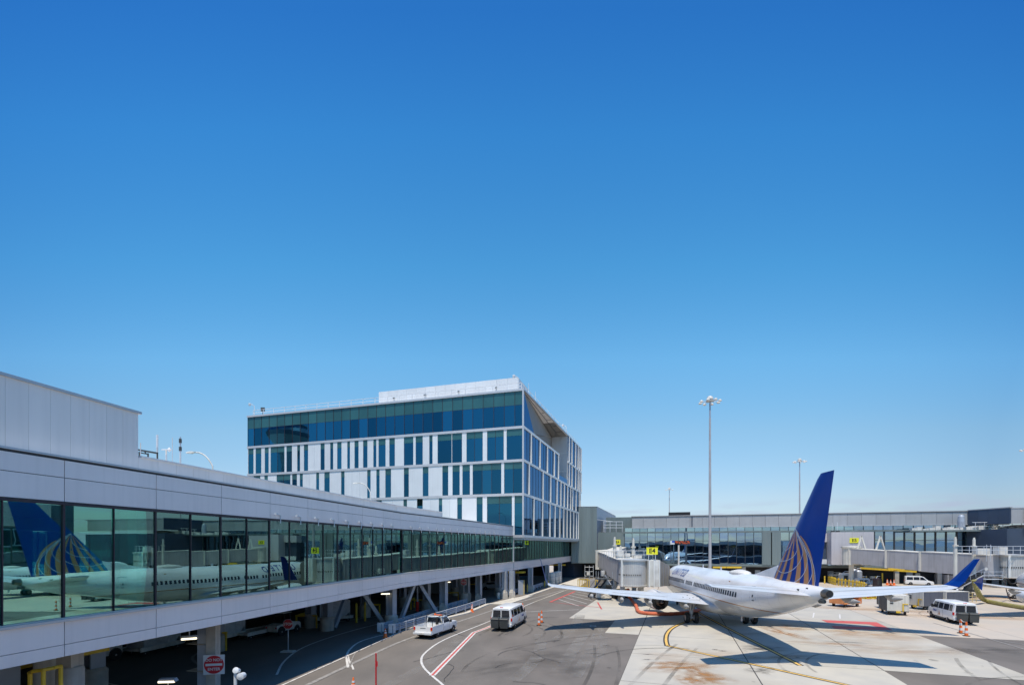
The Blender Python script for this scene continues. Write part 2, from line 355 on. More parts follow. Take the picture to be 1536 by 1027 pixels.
# stains: own irregular patches of rust and oil, soft edged
def stain(name, c, px, py, rx, ry, rot=0, strength=.7, seed=0):
    m = bpy.data.materials.new(name); m.use_nodes = True; t = m.node_tree; bs = t.nodes['Principled BSDF']
    bs.inputs['Base Color'].default_value = (*c, 1); bs.inputs['Roughness'].default_value = .9
    tcn = N(t, 'ShaderNodeTexCoord'); mp_ = N(t, 'ShaderNodeMapping'); t.links.new(tcn.outputs['Object'], mp_.inputs[0])
    gr = N(t, 'ShaderNodeVectorMath', operation='LENGTH'); t.links.new(mp_.outputs[0], gr.inputs[0])
    nn = N(t, 'ShaderNodeTexNoise'); nn.inputs['Scale'].default_value = 2.6; nn.inputs['Detail'].default_value = 7
    ad = N(t, 'ShaderNodeVectorMath', operation='ADD'); ad.inputs[1].default_value = (seed*7.1, seed*3.3, 0); t.links.new(mp_.outputs[0], ad.inputs[0]); t.links.new(ad.outputs[0], nn.inputs['Vector'])
    fall = N(t, 'ShaderNodeMapRange'); fall.inputs[1].default_value = 0; fall.inputs[2].default_value = .95; fall.inputs[3].default_value = 1; fall.inputs[4].default_value = 0; t.links.new(gr.outputs['Value'], fall.inputs[0])
    nr = N(t, 'ShaderNodeMapRange'); nr.inputs[1].default_value = .36; nr.inputs[2].default_value = .62; t.links.new(nn.outputs[0], nr.inputs[0])
    mm = N(t, 'ShaderNodeMath', operation='MULTIPLY'); t.links.new(fall.outputs[0], mm.inputs[0]); t.links.new(nr.outputs[0], mm.inputs[1])
    m3 = N(t, 'ShaderNodeMath', operation='MULTIPLY'); m3.inputs[1].default_value = min(1, strength*1.35); t.links.new(mm.outputs[0], m3.inputs[0]); t.links.new(m3.outputs[0], bs.inputs['Alpha'])
    x, y = spot(px, py)
    me = MB().add([(cos(i*pi/12), sin(i*pi/12), 0) for i in range(24)], [tuple(range(24))]).mesh('stain', m)
    put('ground_stain', me, T(x, y, .021+seed*.0004) @ RZ(rot) @ SC(rx, ry, 1), None, kind='structure')
RUST = (.40, .20, .07); OIL = (.06, .055, .05); TANS = (.50, .33, .2)
for i, a in enumerate([(RUST, 1020, 1000, 3.2, 1.5, .3, .85), (RUST, 1005, 994, 2.0, .7, .1, .7), (RUST, 1060, 1016, 1.6, 2.0, .9, .7), (RUST, 1180, 940, 2.2, 2.4, .2, .55), (RUST, 1050, 1008, .8, 2.2, .2, .8), (RUST, 1040, 1020, 1.3, 1.5, .1, .75), (RUST, 1173, 948, 1.1, 4.5, .05, .7), (OIL, 1145, 972, 2.2, 1.6, 0, .6),
    (RUST, 1160, 985, 5, 1.0, 0, .45), (OIL, 1073, 974, .35, .3, 0, .8), (OIL, 1084, 976, .4, .3, 0, .8), (RUST, 1245, 965, 4.0, .8, -.3, .5), (OIL, 1270, 963, 2.2, .5, -.3, .5),
    (TANS, 1300, 950, 7, 5, 0, .5), (TANS, 1330, 915, 13, 2.0, -.45, .7), (TANS, 1450, 895, 15, 5, -.3, .6), (TANS, 1480, 925, 12, 3, -.2, .5), (OIL, 972, 981, .5, .18, .2, .8), (OIL, 971, 989, .5, .16, .1, .8),
    (OIL, 830, 985, 3.5, 2.5, 0, .25), (OIL, 750, 1000, 5, 2.5, .6, .25), (OIL, 860, 1005, 3, 3, 0, .22), (OIL, 1140, 1005, 1.3, .9, .4, .5), (OIL, 1480, 975, 5, 2, 0, .3), (OIL, 910, 968, .4, .3, 0, .6), (OIL, 892, 980, .9, .3, 0, .5),
    (TANS, 1350, 975, 6, 3, 0, .3), (RUST, 1120, 950, 4, .9, 0, .3), (TANS, 1060, 985, 6, 3.5, 0, .25)]):
    stain('stain_%d' % i, a[0], a[1], a[2], a[3], a[4], a[5], a[6], i)
# painted markings
def strip(pts, w, m, z=.031, name='road_marking', smooth=2):
    P = [Vector(p) for p in pts]
    for _ in range(smooth if len(P) > 2 else 0):
        Q = [P[0]]
        for a_, b_ in zip(P[:-1], P[1:]): Q += [a_*.75+b_*.25, a_*.25+b_*.75]
        P = Q+[P[-1]]
    vs = []
    for i, p in enumerate(P):
        d = (P[min(i+1, len(P)-1)]-P[max(i-1, 0)]).normalized(); n_ = Vector((-d.y, d.x))*w/2
        vs += [(*(p+n_), z), (*(p-n_), z)]
    fs = [(2*i, 2*i+1, 2*i+3, 2*i+2) for i in range(len(P)-1)]
    return MB().add(vs, fs).obj(name, m, kind='structure')
g = spot
strip([g(*p) for p in [(846, 885.5), (800, 903), (777, 913), (728.6, 934), (700, 945), (659, 962), (634.5, 980.6), (631, 991), (635.6, 1002), (650, 1015), (668, 1030), (690, 1060)]], .15, M_wpaint)
rl = [g(*p) for p in [(648, 1013), (711, 948.5), (728.6, 942), (784, 918)]]
strip(rl, .42, M_wpaint, .030, smooth=0); strip(rl, .15, M_rpaint, .034, smooth=0)
strip([g(787, 917.5), g(868, 914)], .14, M_wpaint, smooth=0)
strip([g(*p) for p in [(459, 1028), (560, 980), (612, 957), (700, 928), (760, 908), (800, 897), (846, 884)]], .3, M_wfaint, .029)
strip([g(*p) for p in [(800, 903), (846, 886), (868, 877)]], .2, M_cream, .033)
strip([g(*p) for p in [(825, 902.7), (862.5, 886.6)]], .35, M_rpaint, smooth=0)
strip([g(*p) for p in [(825, 902.7), (902, 911)]], .16, M_rpaint, smooth=0)
strip([g(896.4, 903), g(902.4, 913.5)], .2, M_rpaint, smooth=0)
for p, q in [((838, 898.5), (868, 908.5)), ((845, 895), (880, 905)), ((852, 892), (889, 901)), ((858, 889.5), (895, 897)), ((864, 887), (898, 893.5))]:
    strip([g(*p), g(*q)], .13, M_wpaint, .033, smooth=0)
# edge line where the connector's shade ends
strip([g(*p) for p in [(380, 1048), (424, 1027), (519, 984.5), (607, 944.5), (618, 941)]], .13, M_wpaint, .033)
strip([g(*p) for p in [(360, 958.5), (448.5, 940.8), (560, 925), (640, 912)]], .12, M_wpaint)
strip([g(*p) for p in [(415, 1012), (424, 992), (450, 972), (490, 957), (530, 945), (577, 933), (640, 918)]], .14, M_wpaint)
strip([g(*p) for p in [(522, 1001), (519.5, 985), (522.7, 975), (538, 962), (566, 954), (575, 952)]], .16, M_wpaint)
strip([g(*p) for p in [(522, 984), (524, 992), (529, 1000), (530, 1004)]], .12, M_wpaint)
strip([g(*p) for p in [(533, 979), (527, 990), (526, 1000)]], .07, M_wfaint)
strip([g(*p) for p in [(140, 1000), (128, 1006), (133, 1016), (150, 1022), (185, 1030)]], .13, M_wpaint)
strip([g(*p) for p in [(310, 975), (290, 982), (288, 990), (300, 998)]], .2, M_wfaint)
# yellow guide lines with black edges
def lead(pts):
    pts = [g(*p) for p in pts]; strip(pts, .44, M_kpaint, .028); strip(pts, .2, M_ypaint, .034)
lead([(1050, 925), (1034, 931), (1025.3, 933.5), (1008, 941), (1000, 950), (998.5, 960), (1001, 968.5)])
lead([(1000, 968), (1270, 1027), (1300, 1034)])
lead([(1030, 905), (1048.5, 919.8), (1201, 998)])
# red box painted under the starboard wing
MB().add([(*g(*p), .032) for p in [(1232, 929.5), (1315, 933), (1339.5, 945), (1252, 942.5), (1247, 938.2), (1318, 940.8), (1304, 936.2), (1241, 933.4)]], [tuple(range(8))]).obj('road_marking', M_rpaint, kind='structure')
for p, q in [((1221, 919), (1219.5, 926)), ((1259.5, 921), (1260, 928)), ((1452, 948.6), (1540, 974.5)), ((1400, 934), (1452, 948.6)), ((1496, 960), (1540, 967))]:
    strip([g(*p), g(*q)], .14, M_wfaint if p[0] > 1300 else M_wpaint, .033, smooth=0)
MB().lathe([(.34, .030), (.34, .034)], 20, M=T(*g(889.5, 938.7))).obj('road_marking', M_wpaint, kind='structure')
MB().lathe([(.22, .034), (.22, .036)], 20, M=T(*g(889.5, 938.7))).obj('road_marking', M_asph, kind='structure')
# tyre marks, crack sealant and drips on the pavements
rnd = random.Random(21)
def wear(name, c, alpha):
    m = bpy.data.materials.new(name); m.use_nodes = True; t = m.node_tree; bs = t.nodes['Principled BSDF']; bs.inputs['Base Color'].default_value = (*c, 1); bs.inputs['Roughness'].default_value = .8
    gn = N(t, 'ShaderNodeNewGeometry'); nn = N(t, 'ShaderNodeTexNoise'); nn.inputs['Scale'].default_value = .5; nn.inputs['Detail'].default_value = 8; t.links.new(gn.outputs['Position'], nn.inputs['Vector'])
    mr = N(t, 'ShaderNodeMapRange'); mr.inputs[1].default_value = .34; mr.inputs[2].default_value = .66; mr.inputs[4].default_value = alpha; t.links.new(nn.outputs[0], mr.inputs[0]); t.links.new(mr.outputs[0], bs.inputs['Alpha'])
    return m
M_tyre = wear('tyre_rubber_marks', (.05, .046, .04), .34); M_pale = wear('worn_pale', (.33, .31, .28), .5); M_seal = mat('crack_sealant', (.05, .048, .045), .5)
def curve(x, y, a, k, L, n=14):
    pts = []
    for i in range(n):
        pts.append((x, y)); x += cos(a)*L/n; y += sin(a)*L/n; a += k*L/n
    return pts
for i in range(16):
    px, py = rnd.uniform(640, 960), rnd.uniform(935, 1040)
    if i > 10: px, py = rnd.uniform(960, 1500), rnd.uniform(925, 1035)
    x, y = g(px, py); a = rnd.choice([1.25, 1.25, 1.5, .9, .3])+rnd.uniform(-.2, .2); k = rnd.uniform(-.16, .16); L = rnd.uniform(6, 16)
    for o_ in ((0, 1.7) if rnd.random() < .7 else (0,)):
        strip([(X_+o_*sin(a), Y_-o_*cos(a)) for X_, Y_ in curve(x, y, a, k, L)], rnd.uniform(.14, .26), M_tyre, .0355+i*.0003, 'tyre_mark', smooth=0)
for i in range(7):
    x, y = g(rnd.uniform(560, 930), rnd.uniform(935, 1035)); strip(curve(x, y, 1.28+rnd.uniform(-.1, .1), rnd.uniform(-.03, .03), 16), rnd.uniform(.5, 1.1), M_pale, .0225+i*.0004, 'worn_lane', smooth=0)
for i in range(7):
    x, y = g(rnd.uniform(600, 930), rnd.uniform(930, 1035)); pts = []
    a = rnd.uniform(0, 3)
    for k in range(9): pts.append((x, y)); a += rnd.uniform(-.5, .5); x += cos(a)*.6; y += sin(a)*.6
    strip(pts, .04, M_seal, .027+i*.0002, 'crack_seal', smooth=0)
for i in range(34):
    px, py = rnd.uniform(880, 1480), rnd.uniform(930, 1035)
    x, y = g(px, py); r_ = rnd.uniform(.06, .22); el_ = rnd.uniform(.4, 1.6)
    put('oil_drip', MB().add([(r_*cos(q*pi/5)*(1+.3*sin(q*2.3+i)), r_*el_*sin(q*pi/5), 0) for q in range(10)], [tuple(range(10))]).mesh('drip', M_tyre), T(x, y, .0455+i*.0001), None, kind='structure')
# kerb along the arcade of columns
kb = [g(*p) for p in [(610, 944), (640, 934), (700, 919.5), (731, 906.5), (762, 901.5), (800, 891), (830, 880.5), (868, 867.5)]]
def ribbon(pts, w, z0, z1, m, name):
    P = [Vector(p) for p in pts]; vs = []
    for i, p in enumerate(P):
        d = (P[min(i+1, len(P)-1)]-P[max(i-1, 0)]).normalized(); n_ = Vector((-d.y, d.x))*w/2
        vs.append([(*(p+n_), z0), (*(p-n_), z0), (*(p-n_), z1), (*(p+n_), z1)])
    return MB().loft(vs).obj(name, m, kind='structure')
ribbon(kb, .55, 0, .12, M_kerb, 'kerb')
MB().prism([g(*p) for p in [(735, 905.5), (760, 907), (786, 898.5), (800, 893), (770, 897)]], 0, .10).obj('kerb_island', M_kerb, kind='structure')
MB().prism([g(*p) for p in [(845, 876), (868, 868), (880, 872), (870, 880)]], 0, .10).obj('kerb_island', M_kerb, kind='structure')
# ------------------------------------------------------------------ the glazed connector
A = Vector((-15.9, 15.04)); u1 = Vector((.1925, .9813)); B = Vector((-10.2, 44.1)); u2 = Vector((.3134, .9496))
F1 = frame(A.x, A.y, u1.x, u1.y); F2 = frame(B.x, B.y, u2.x, u2.y)
conn = thing('glazed_walkway', 'long elevated walkway with silver metal fascias and green tinted glazing on columns', 'walkway', -12, 40)
ZB, ZG0, ZG1, ZJ, ZT, ZP, ZPH = 4.0, 5.36, 9.24, 10.18, 10.9, 11.55, 13.35
MOD = 3.475
s0 = 1.75-5*MOD
L1 = 29.61
def seg_panels(Fm, xs, hi_to=None, lo_to=None, fas_to=None):
    for x0, x1 in zip(xs[:-1], xs[1:]):
        g_ = .014
        for z0, z1 in ((ZB, 4.40), (4.42, 5.20)):
            piece('fascia_panel', M_panel, conn, Fm, x0+g_, x1-g_, -.06, .05, z0, z1)
        if fas_to is None or x0 < fas_to-.5:
            for z0, z1 in ((9.36, ZJ-.012), (ZJ+.012, 10.78)):
                piece('fascia_panel', M_panel, conn, Fm, x0+g_, x1-g_, -.06, .05, z0, z1)
xs1 = [s0+MOD*i for i in range(14)]; xs1 = [x for x in xs1 if x < L1-.8]+[L1]
seg_panels(F1, xs1)
L2 = 92.5; LF = 33.0
xs2 = [MOD*i for i in range(int(L2/MOD)+1)]+[L2]
seg_panels(F2, xs2, fas_to=LF)
for Fm, x0, x1, xf in ((F1, s0, L1, L1), (F2, 0, L2, LF)):
    piece('sill', M_trim, conn, Fm, x0, x1, -.16, .05, 5.21, 5.30)
    piece('sill_bead', M_kerb, conn, Fm, x0, x1, -.10, .04, 5.303, 5.345)
    piece('window_head', M_bronze, conn, Fm, x0, x1, -.075, .05, 9.24, 9.345)
    piece('coping', M_trim, conn, Fm, x0, xf, -.12, .30, 10.86, 10.93)
    piece('coping_shadow_gap', M_dtrim, conn, Fm, x0, xf, -.035, .30, 10.79, 10.855)
    piece('fascia_backing', M_dtrim, conn, Fm, x0, x1, .06, .30, 4.02, 5.2)
    piece('fascia_backing', M_dtrim, conn, Fm, x0, x1, .06, .30, 9.35, 10.77)
    piece('floor_deck', M_floor, conn, Fm, x0, x1, .31, 11, 4.12, 5.25)
    piece('ceiling', M_ceil, conn, Fm, x0, x1, .31, 11, 9.3, 9.6)
    piece('roof_deck', M_panel2, conn, Fm, x0, xf, .31, 11, 10.4, 10.7)
    piece('back_wall', M_teal, conn, Fm, x0, x1, 10.6, 10.9, 5.26, 6.3)
    piece('back_wall', M_teal, conn, Fm, x0, x1, 10.6, 10.9, 8.6, 9.29)
    nb = int((x1-x0)/3.475)
    for k in range(nb):
        xk = x0+k*(x1-x0)/nb; wk = (x1-x0)/nb; sol = .45 if k % 3 else .8
        piece('back_wall_panel', M_teal, conn, Fm, xk, xk+wk*sol, 10.6, 10.9, 6.31, 8.59)
        pane('back_window', G_term, conn, Fm, xk+wk*sol+.03, xk+wk-.03, 10.7, 10.73, 6.32, 8.58)
# panes and mullions
def panes(Fm, x0, n, w, first_thick=0):
    for i in range(n):
        xa = x0+i*w
        pane('window_pane', G_conn, conn, Fm, xa+.03, xa+w-.03, 0, .03, 5.35, 9.235)
        th = .034 if i % 2 == first_thick else .016
        piece('mullion', M_bronze, conn, Fm, xa-th, xa+th, -.05, .06, 5.347, 9.238)
n1 = len(xs1)-1
panes(F1, xs1[0], 2*(n1-1)+2, MOD/2)
panes(F2, .3, int((L2-.4)/(MOD/2)), MOD/2)
piece('corner_post', M_trim, conn, F2, 33.0, 33.35, -.1, .1, ZB, 10.93)
# window-washing brackets along the head
for k in range(24):
    if k < 8:
        xb = 1.75+MOD*(3+k*.5); Fm = F1; x = 12.2+k*MOD/2
        if x > L1: Fm, x = F2, x-L1
    else: Fm = F2; x = .3+(k-8)*MOD/2
    if k < 9: Fm = F1; x = 13.0+k*1.86
    m_ = MB().tube((0, -.10, 9.12), (0, -.10, 9.58), .028, 6).tube((0, -.10, 9.58), (-.62, -.30, 9.62), .028, 6).box(-.72, -.55, -.36, -.26, 9.56, 9.66)
    if k == 0: br_me = m_.mesh('bracket', M_whitep)
    put('bracket', br_me, Fm @ T(x, 0, 0), conn)
# parapets behind the coping: tall and low part (joints between pieces)
def lx_line(px, Ax, Ay, ux, uy):
    a = (px-768)/F; return (a*Ay-Ax)/(ux-a*uy)
xh = lx_line(208, A.x-.4, A.y, u1.x, u1.y)
x = s0
step = .64
while x < xh-.1:
    x1 = min(x+step, xh); piece('parapet_panel', M_panel2, conn, F1, x+.0035, x1-.0035, .42, .50, 10.7, ZPH-.10); x = x1
piece('parapet_backing', M_trim, conn, F1, s0, xh-.02, .505, 8, 10.71, ZPH-.12)
piece('parapet_coping', M_trim, conn, F1, s0, xh+.04, .36, 8, ZPH-.10, ZPH)
step = .9
while x < L1-.1:
    x1 = min(x+step, L1); piece('parapet_panel', M_panel2, conn, F1, x+.0035, x1-.0035, .42, .50, 10.7, ZP-.08); x = x1
piece('parapet_backing', M_trim, conn, F1, xh+.02, L1, .505, .7, 10.71, ZP-.09)
piece('parapet_coping', M_panel2, conn, F1, xh+.05, L1+.1, .38, .75, ZP-.08, ZP)
xe = lx_line(662.5, B.x-.4, B.y, u2.x, u2.y)
x = .02
while x < xe-.1:
    x1 = min(x+step, xe); piece('parapet_panel', M_panel2, conn, F2, x+.0035, x1-.0035, .42, .50, 10.7, ZP-.08); x = x1
piece('parapet_backing', M_trim, conn, F2, 0, xe-.02, .505, .7, 10.71, ZP-.09)
piece('parapet_coping', M_panel2, conn, F2, 0, xe+.03, .38, .75, ZP-.08, ZP)
# interior posts, diagonal braces, hanging lights
for k in range(9):
    x = -2+k*3.9*1.9
    if x < L1: piece('interior_post', M_tealpost, conn, F1, x, x+.4, 1.6, 2.0, 5.26, 9.29)
for k in range(13):
    piece('interior_post', M_tealpost, conn, F2, 4+k*6.95, 4.35+k*6.95, 1.6, 1.95, 5.26, 9.29)
for k in range(13):
    x = 4.2+k*6.95
    if k % 3 != 2:
        MB().beam((x+.3, 1.77, 9.2), (x+6.6, 1.77, 5.3), .28, .28).obj('interior_brace', M_tealpost, conn, M=F2)
for Fm, n_ in ((F1, 8), (F2, 24)):
    for k in range(n_):
        piece('interior_rail', M_galv, conn, Fm, k*3.6, k*3.6+3.5, .9, .96, 6.3, 6.36)
# soffit downstand and navy end wall, its foot added to stand for shadow
MB().prism([(10.5, 122.5), (15.2, 119.4), (22, 130), (12, 134)], 0, 9.2).obj('end_wall', M_navy, conn)
# columns
def column(x, y, rnd=True, w=.5):
    m = MB()
    cb = put('column_base', MB().lathe([(.62, 0), (.62, 1.15), (.50, 1.3)], 18).mesh('column_base', M_concp, True), T(x, y) , conn) if rnd else \
        put('column_base', MB().loft([[(-.5, -.5, 0), (.5, -.5, 0), (.5, .5, 0), (-.5, .5, 0)], [(-.42, -.42, .9), (.42, -.42, .9), (.42, .42, .9), (-.42, .42, .9)], [(-.26, -.26, 1.3), (.26, -.26, 1.3), (.26, .26, 1.3), (-.26, .26, 1.3)]]).mesh('column_base', M_concp), T(x, y), conn)
    c = MB().box(-.36, .36, -.36, -.28, 0, 4.12).box(-.36, .36, .28, .36, 0, 4.12).box(-.05, .05, -.28, .28, 0, 4.12)
    c.obj('column', M_steel, conn, M=T(x, y) @ RZ(radians(72)))
cols = [(100, None), (313, None)]
def col_at(Y, off=2.0):
    if Y < 44: X = A.x+(Y-A.y)*.1962-off
    else: X = B.x+(Y-B.y)*.33-off
    return X, Y
cpos = [col_at(18.6, 1.9)]
cx_, cy_ = at(313, 25.4), 25.4
cpos += [g(587, 942), g(665.5, 920.5), g(718, 903), g(757, 897.5), g(768, 897), g(795.8, 887), g(820.8, 878), g(840, 871.8), g(858, 864.5)]
for i, (x, y) in enumerate(cpos[1:]): column(x, y, i < 1)
MB().lathe([(.43, 0), (.43, 3.1), (.36, 3.2)], 22).obj('column_collar', M_concp, conn, M=T(-17.0, 18.6), smooth=True)
MB().box(-.28, .28, -.28, .28, 3.2, 4.12).obj('column', M_concp, conn, M=T(-17.0, 18.6))
MB().tube((-17.35, 18.5, 3.1), (-17.35, 18.5, 4.1), .05, 6).obj('drain_pipe', M_cream2, conn)
piece('column', M_steel, conn, T(cx_, cy_) @ RZ(.15), -.46, -.02, -.2, .3, 0, 4.12)
piece('column', M_concp, conn, T(cx_, cy_) @ RZ(.15), 0, .45, -.3, .3, 0, 4.12)
back = [g(490.6, 945), g(466, 940.5), (-22.5, 26), (-19.5, 18.5), (-22, 36), g(640, 915), g(700, 902), g(747, 893), g(547, 925), (-14, 62), (-9, 76), (-4.5, 90), (1, 104)]
for i, (x, y) in enumerate(back):
    column(x, y, True)
# chevron braces between the front columns
for p, q, zt in (((501.6, 942), (526, 0), 4.0), ((578, 940), (556, 0), 4.0), ((599, 937), (622, 0), 4.0), ((658, 924), (636, 0), 4.0)):
    x, y = g(*p); k_ = .5
    # top point: above the line between columns at the bay centre
    tx = at(q[0], y+2.2); MB().beam((x, y, .1), (tx, y+2.2 if p[0] in (501.6, 599) else y-1.5, zt), .34, .34).obj('brace', M_steel, conn)
MB().tube((*g(626, 921.5), .9), (*g(626, 921.5), 4.1), .09).obj('drain_pipe', M_steel, conn)
MB().tube((*g(626, 921.5), .4), (*g(626, 921.5), 1.5), .16).obj('pipe_guard', M_redl, conn)
# dark wall added deep under the walkway to stand in for its shade
MB().prism([(-38, 2), (-37.7, 2), (-29.5, 46), (-8, 112), (-3, 124), (9, 128), (9.2, 128.4), (-3.2, 124.5), (-8.3, 112), (-29.8, 46)], 0, 4.1).obj('undercroft_dark_backing', M_dark, conn)
MB().add([(p[0], p[1], 4.115) for p in [(-38, 2), (-28.5, 2), (-24, 25), (-20.5, 45), (4, 120), (-3, 124), (-8, 112), (-29.5, 46)]], [tuple(range(8))]).obj('undercroft_ceiling', M_teal, conn)
piece('pipe_run', M_yel, conn, F1, -4, 7, 4.5, 4.62, 2.9, 3.05)
for x0 in (36.5, 37.6, 68, 69.5): piece('clearance_beam', M_yel, conn, F2, x0, x0+.22, -.6, 4.4, 3.35, 3.6)
# ------------------------------------------------------------------ office block
C = Vector((1.76, 74.9)); t1 = 15.8; Lp = Vector((C.x-3.248*t1, C.y+t1)); LL = 53.7
FL = frame(Lp.x, Lp.y, C.x-Lp.x, C.y-Lp.y)
FR = frame(C.x, C.y, .3189, .948); LR = 48.7
off = thing('office_block', 'four storey office block with glass top floor, white strip panels and folded corner', 'office building', C.x, C.y)
def lx(px):
    a = (px-768)/F; t = (C.x-C.y*a)/(a+3.248); return LL-3.398*t
def rx(px):
    a = (px-768)/F; return (a*C.y-C.x)/(.3189-a*.948)*1.0
ZR, Z4, Z3, Z2, Z1 = 32.1, 26.2, 21.05, 15.8, 9.3
# slabs, core and floors
for z in (Z1, Z2, Z3, Z4): 
    piece('floor_band', M_trim, off, FL, -.1, LL+.12, -.14, .1, z-.2, z+.2)
    piece('floor_slab', M_ceil, off, FL, .1, LL-.5, .45, 14, z-.3, z-.18)
piece('roof_edge', M_trim, off, FL, -.1, LL+.12, -.18, .1, ZR-.28, ZR+.05)
for z in (Z1, Z2, Z3): piece('floor_band', M_whitef, off, FR, .12, LR, -.14, .1, z-.2, z+.2)
piece('floor_band', M_whitef, off, FR, .12, 24.3, -.14, .1, Z4-.2, Z4+.2)
piece('floor_band', M_whitef, off, FR, 32.7, LR, -.14, .1, Z4-.2, Z4+.2)
piece('roof_edge', M_trim, off, FR, .1, LR, -.14, .12, ZR-.2, ZR+.03)
# roof slab as polygon; back faces closed
Rr = FR.to_translation(); 
def fp(Fm, x, y): v = Fm @ Vector((x, y, 0)); return (v.x, v.y)
MB().prism([fp(FL, 0, .1), fp(FL, LL-.1, .1), fp(FR, LR-.1, .1), fp(FR, LR, 25), fp(FL, 0, 25)], ZR-.27, ZR-.02).obj('roof', M_panel2, off)
MB().prism([fp(FL, .1, 10), fp(FL, LL-9, 10), fp(FR, LR-1, 9), fp(FR, LR-1, 10), fp(FL, LL-10.2, 11), fp(FL, .1, 11)], 4.2, ZR-.3).obj('core_wall', M_dkblue, off)
piece('end_wall', M_whitep, off, FL, -.05, .1, .1, 25, 0, ZR-.3)
piece('lower_wall', M_whitep, off, FL, 0, LL-9.5, .1, .4, 0, Z1-.21)
MB().prism([fp(FL, LL-9.5, .05), fp(FL, LL, .05), fp(FR, LR, .05), fp(FR, LR, 6), fp(FL, LL-9.5, 6)], Z1-.55, Z1-.22).obj('soffit', M_trim, off)
# top floor curtain wall, left face
mods = [lx(360+v/4.889) for v in (62, 104, 158, 214, 272, 328, 385, 443, 502, 563, 625, 685, 746, 808, 872, 938, 1001, 1068, 1135, 1205, 1272, 1342)]+[lx(620+v/4.889) for v in (143, 214, 288, 362, 436, 512, 590, 667, 744, 803)]
mods[0] = 0; mods[-1] = LL-.12
for x0, x1 in zip(mods[:-1], mods[1:]):
    pane('window_pane', G_blue, off, FL, x0+.03, x1-.03, 0, .03, Z4+.21, 29.68)
    piece('spandrel_pane', M_spandrel, off, FL, x0+.03, x1-.03, 0, .05, 29.72, ZR-.29)
    piece('mullion', M_bronze, off, FL, x0-.03, x0+.03, -.05, .06, Z4+.21, ZR-.29)
piece('transom', M_bronze, off, FL, 0, LL-.1, -.02, .05, 29.685, 29.715)
piece('corner_trim', M_trim, off, FL, LL-.14, LL+.1, -.17, .06, Z1-.2, ZR+.04)
# rows of strip windows and white panels
r4 = [(v0/4.889+360, v1/4.889+360) for v0, v1 in ((62, 100), (116, 157), (183, 211), (226, 327), (342, 382), (421, 441), (470, 500), (592, 621), (663, 684), (714, 745), (788, 807), (841, 870), (904, 935), (979, 1000), (1017, 1068), (1096, 1136), (1203, 1271))]+\
     [(v0/4.889+620, v1/4.889+620) for v0, v1 in ((18, 69), (118, 141), (179, 281), (285, 357), (391, 509), (542, 663), (685, 800))]
r3 = [(v0/4.889+360, v1/4.889+360) for v0, v1 in ((100, 150), (180, 205), (270, 370), (384, 418), (440, 461), (560, 581), (620, 658), (743, 767), (934, 958), (1001, 1024), (1067, 1108), (1203, 1238))]+\
     [(v0/4.889+620, v1/4.889+620) for v0, v1 in ((70, 111), (214, 256), (288, 340), (361, 415), (436, 645), (667, 800))]
r2 = [(v0/4.889+360, v1/4.889+360) for v0, v1 in ((150, 200), (350, 380), (600, 640), (800, 830), (1000, 1040), (1200, 1225), (1299, 1342))]+\
     [(v0/4.889+620, v1/4.889+620) for v0, v1 in ((27, 69), (188, 212), (323, 357), (465, 508), (541, 723), (743, 800))]
for rows, z0, z1, sp_ in ((r4, Z3, Z4, 1.25), (r3, Z2, Z3, 1.25), (r2, Z1, Z2, 1.35)):
    cur = 0.0
    for p0, p1 in rows+[(None, None)]:
        x0 = lx(p0) if p0 else LL-.16; x1 = lx(p1) if p1 else LL-.16
        w = x0-cur
        if w > .08:
            n_ = max(1, round(w/1.75))
            for i in range(n_):
                piece('wall_panel', M_whitep, off, FL, cur+w*i/n_+.012, cur+w*(i+1)/n_-.012, -.05, .12, z0+.215, z1-.215)
        if p0 is None: break
        n_ = max(1, round((x1-x0)/1.75))
        for i in range(n_):
            xa, xb = x0+(x1-x0)*i/n_, x0+(x1-x0)*(i+1)/n_
            pane('window_pane', G_blue, off, FL, xa+.02, xb-.02, 0, .03, z0+.21, z1-sp_-.02)
            piece('spandrel_pane', M_spandrel, off, FL, xa+.02, xb-.02, 0, .05, z1-sp_, z1-.21)
            if i: piece('mullion', M_bronze, off, FL, xa-.025, xa+.025, -.04, .06, z0+.21, z1-.21)
        cur = x1
# structure seen through the glass
for k in range(8):
    x = LL-2.2-k*7.0*1.0
    if x > 0:
        for z0, z1 in ((Z1, Z2), (Z2, Z3), (Z3, Z4), (Z4, ZR)): piece('interior_post', M_tealpost, off, FL, x-.28, x+.28, 1.0, 1.5, z0+.2, z1-.31)
for k in range(3):
    xa = LL-2.2-7*(2+2*k); 
    if xa-7 > 0:
        MB().beam((xa, 1.25, Z4+.2), (xa-3.4, 1.25, Z4+3.2), .35, .35).obj('interior_brace', M_tealpost, off, M=FL)
        MB().beam((xa-7, 1.25, Z4+.2), (xa-3.6, 1.25, Z4+3.2), .35, .35).obj('interior_brace', M_tealpost, off, M=FL)
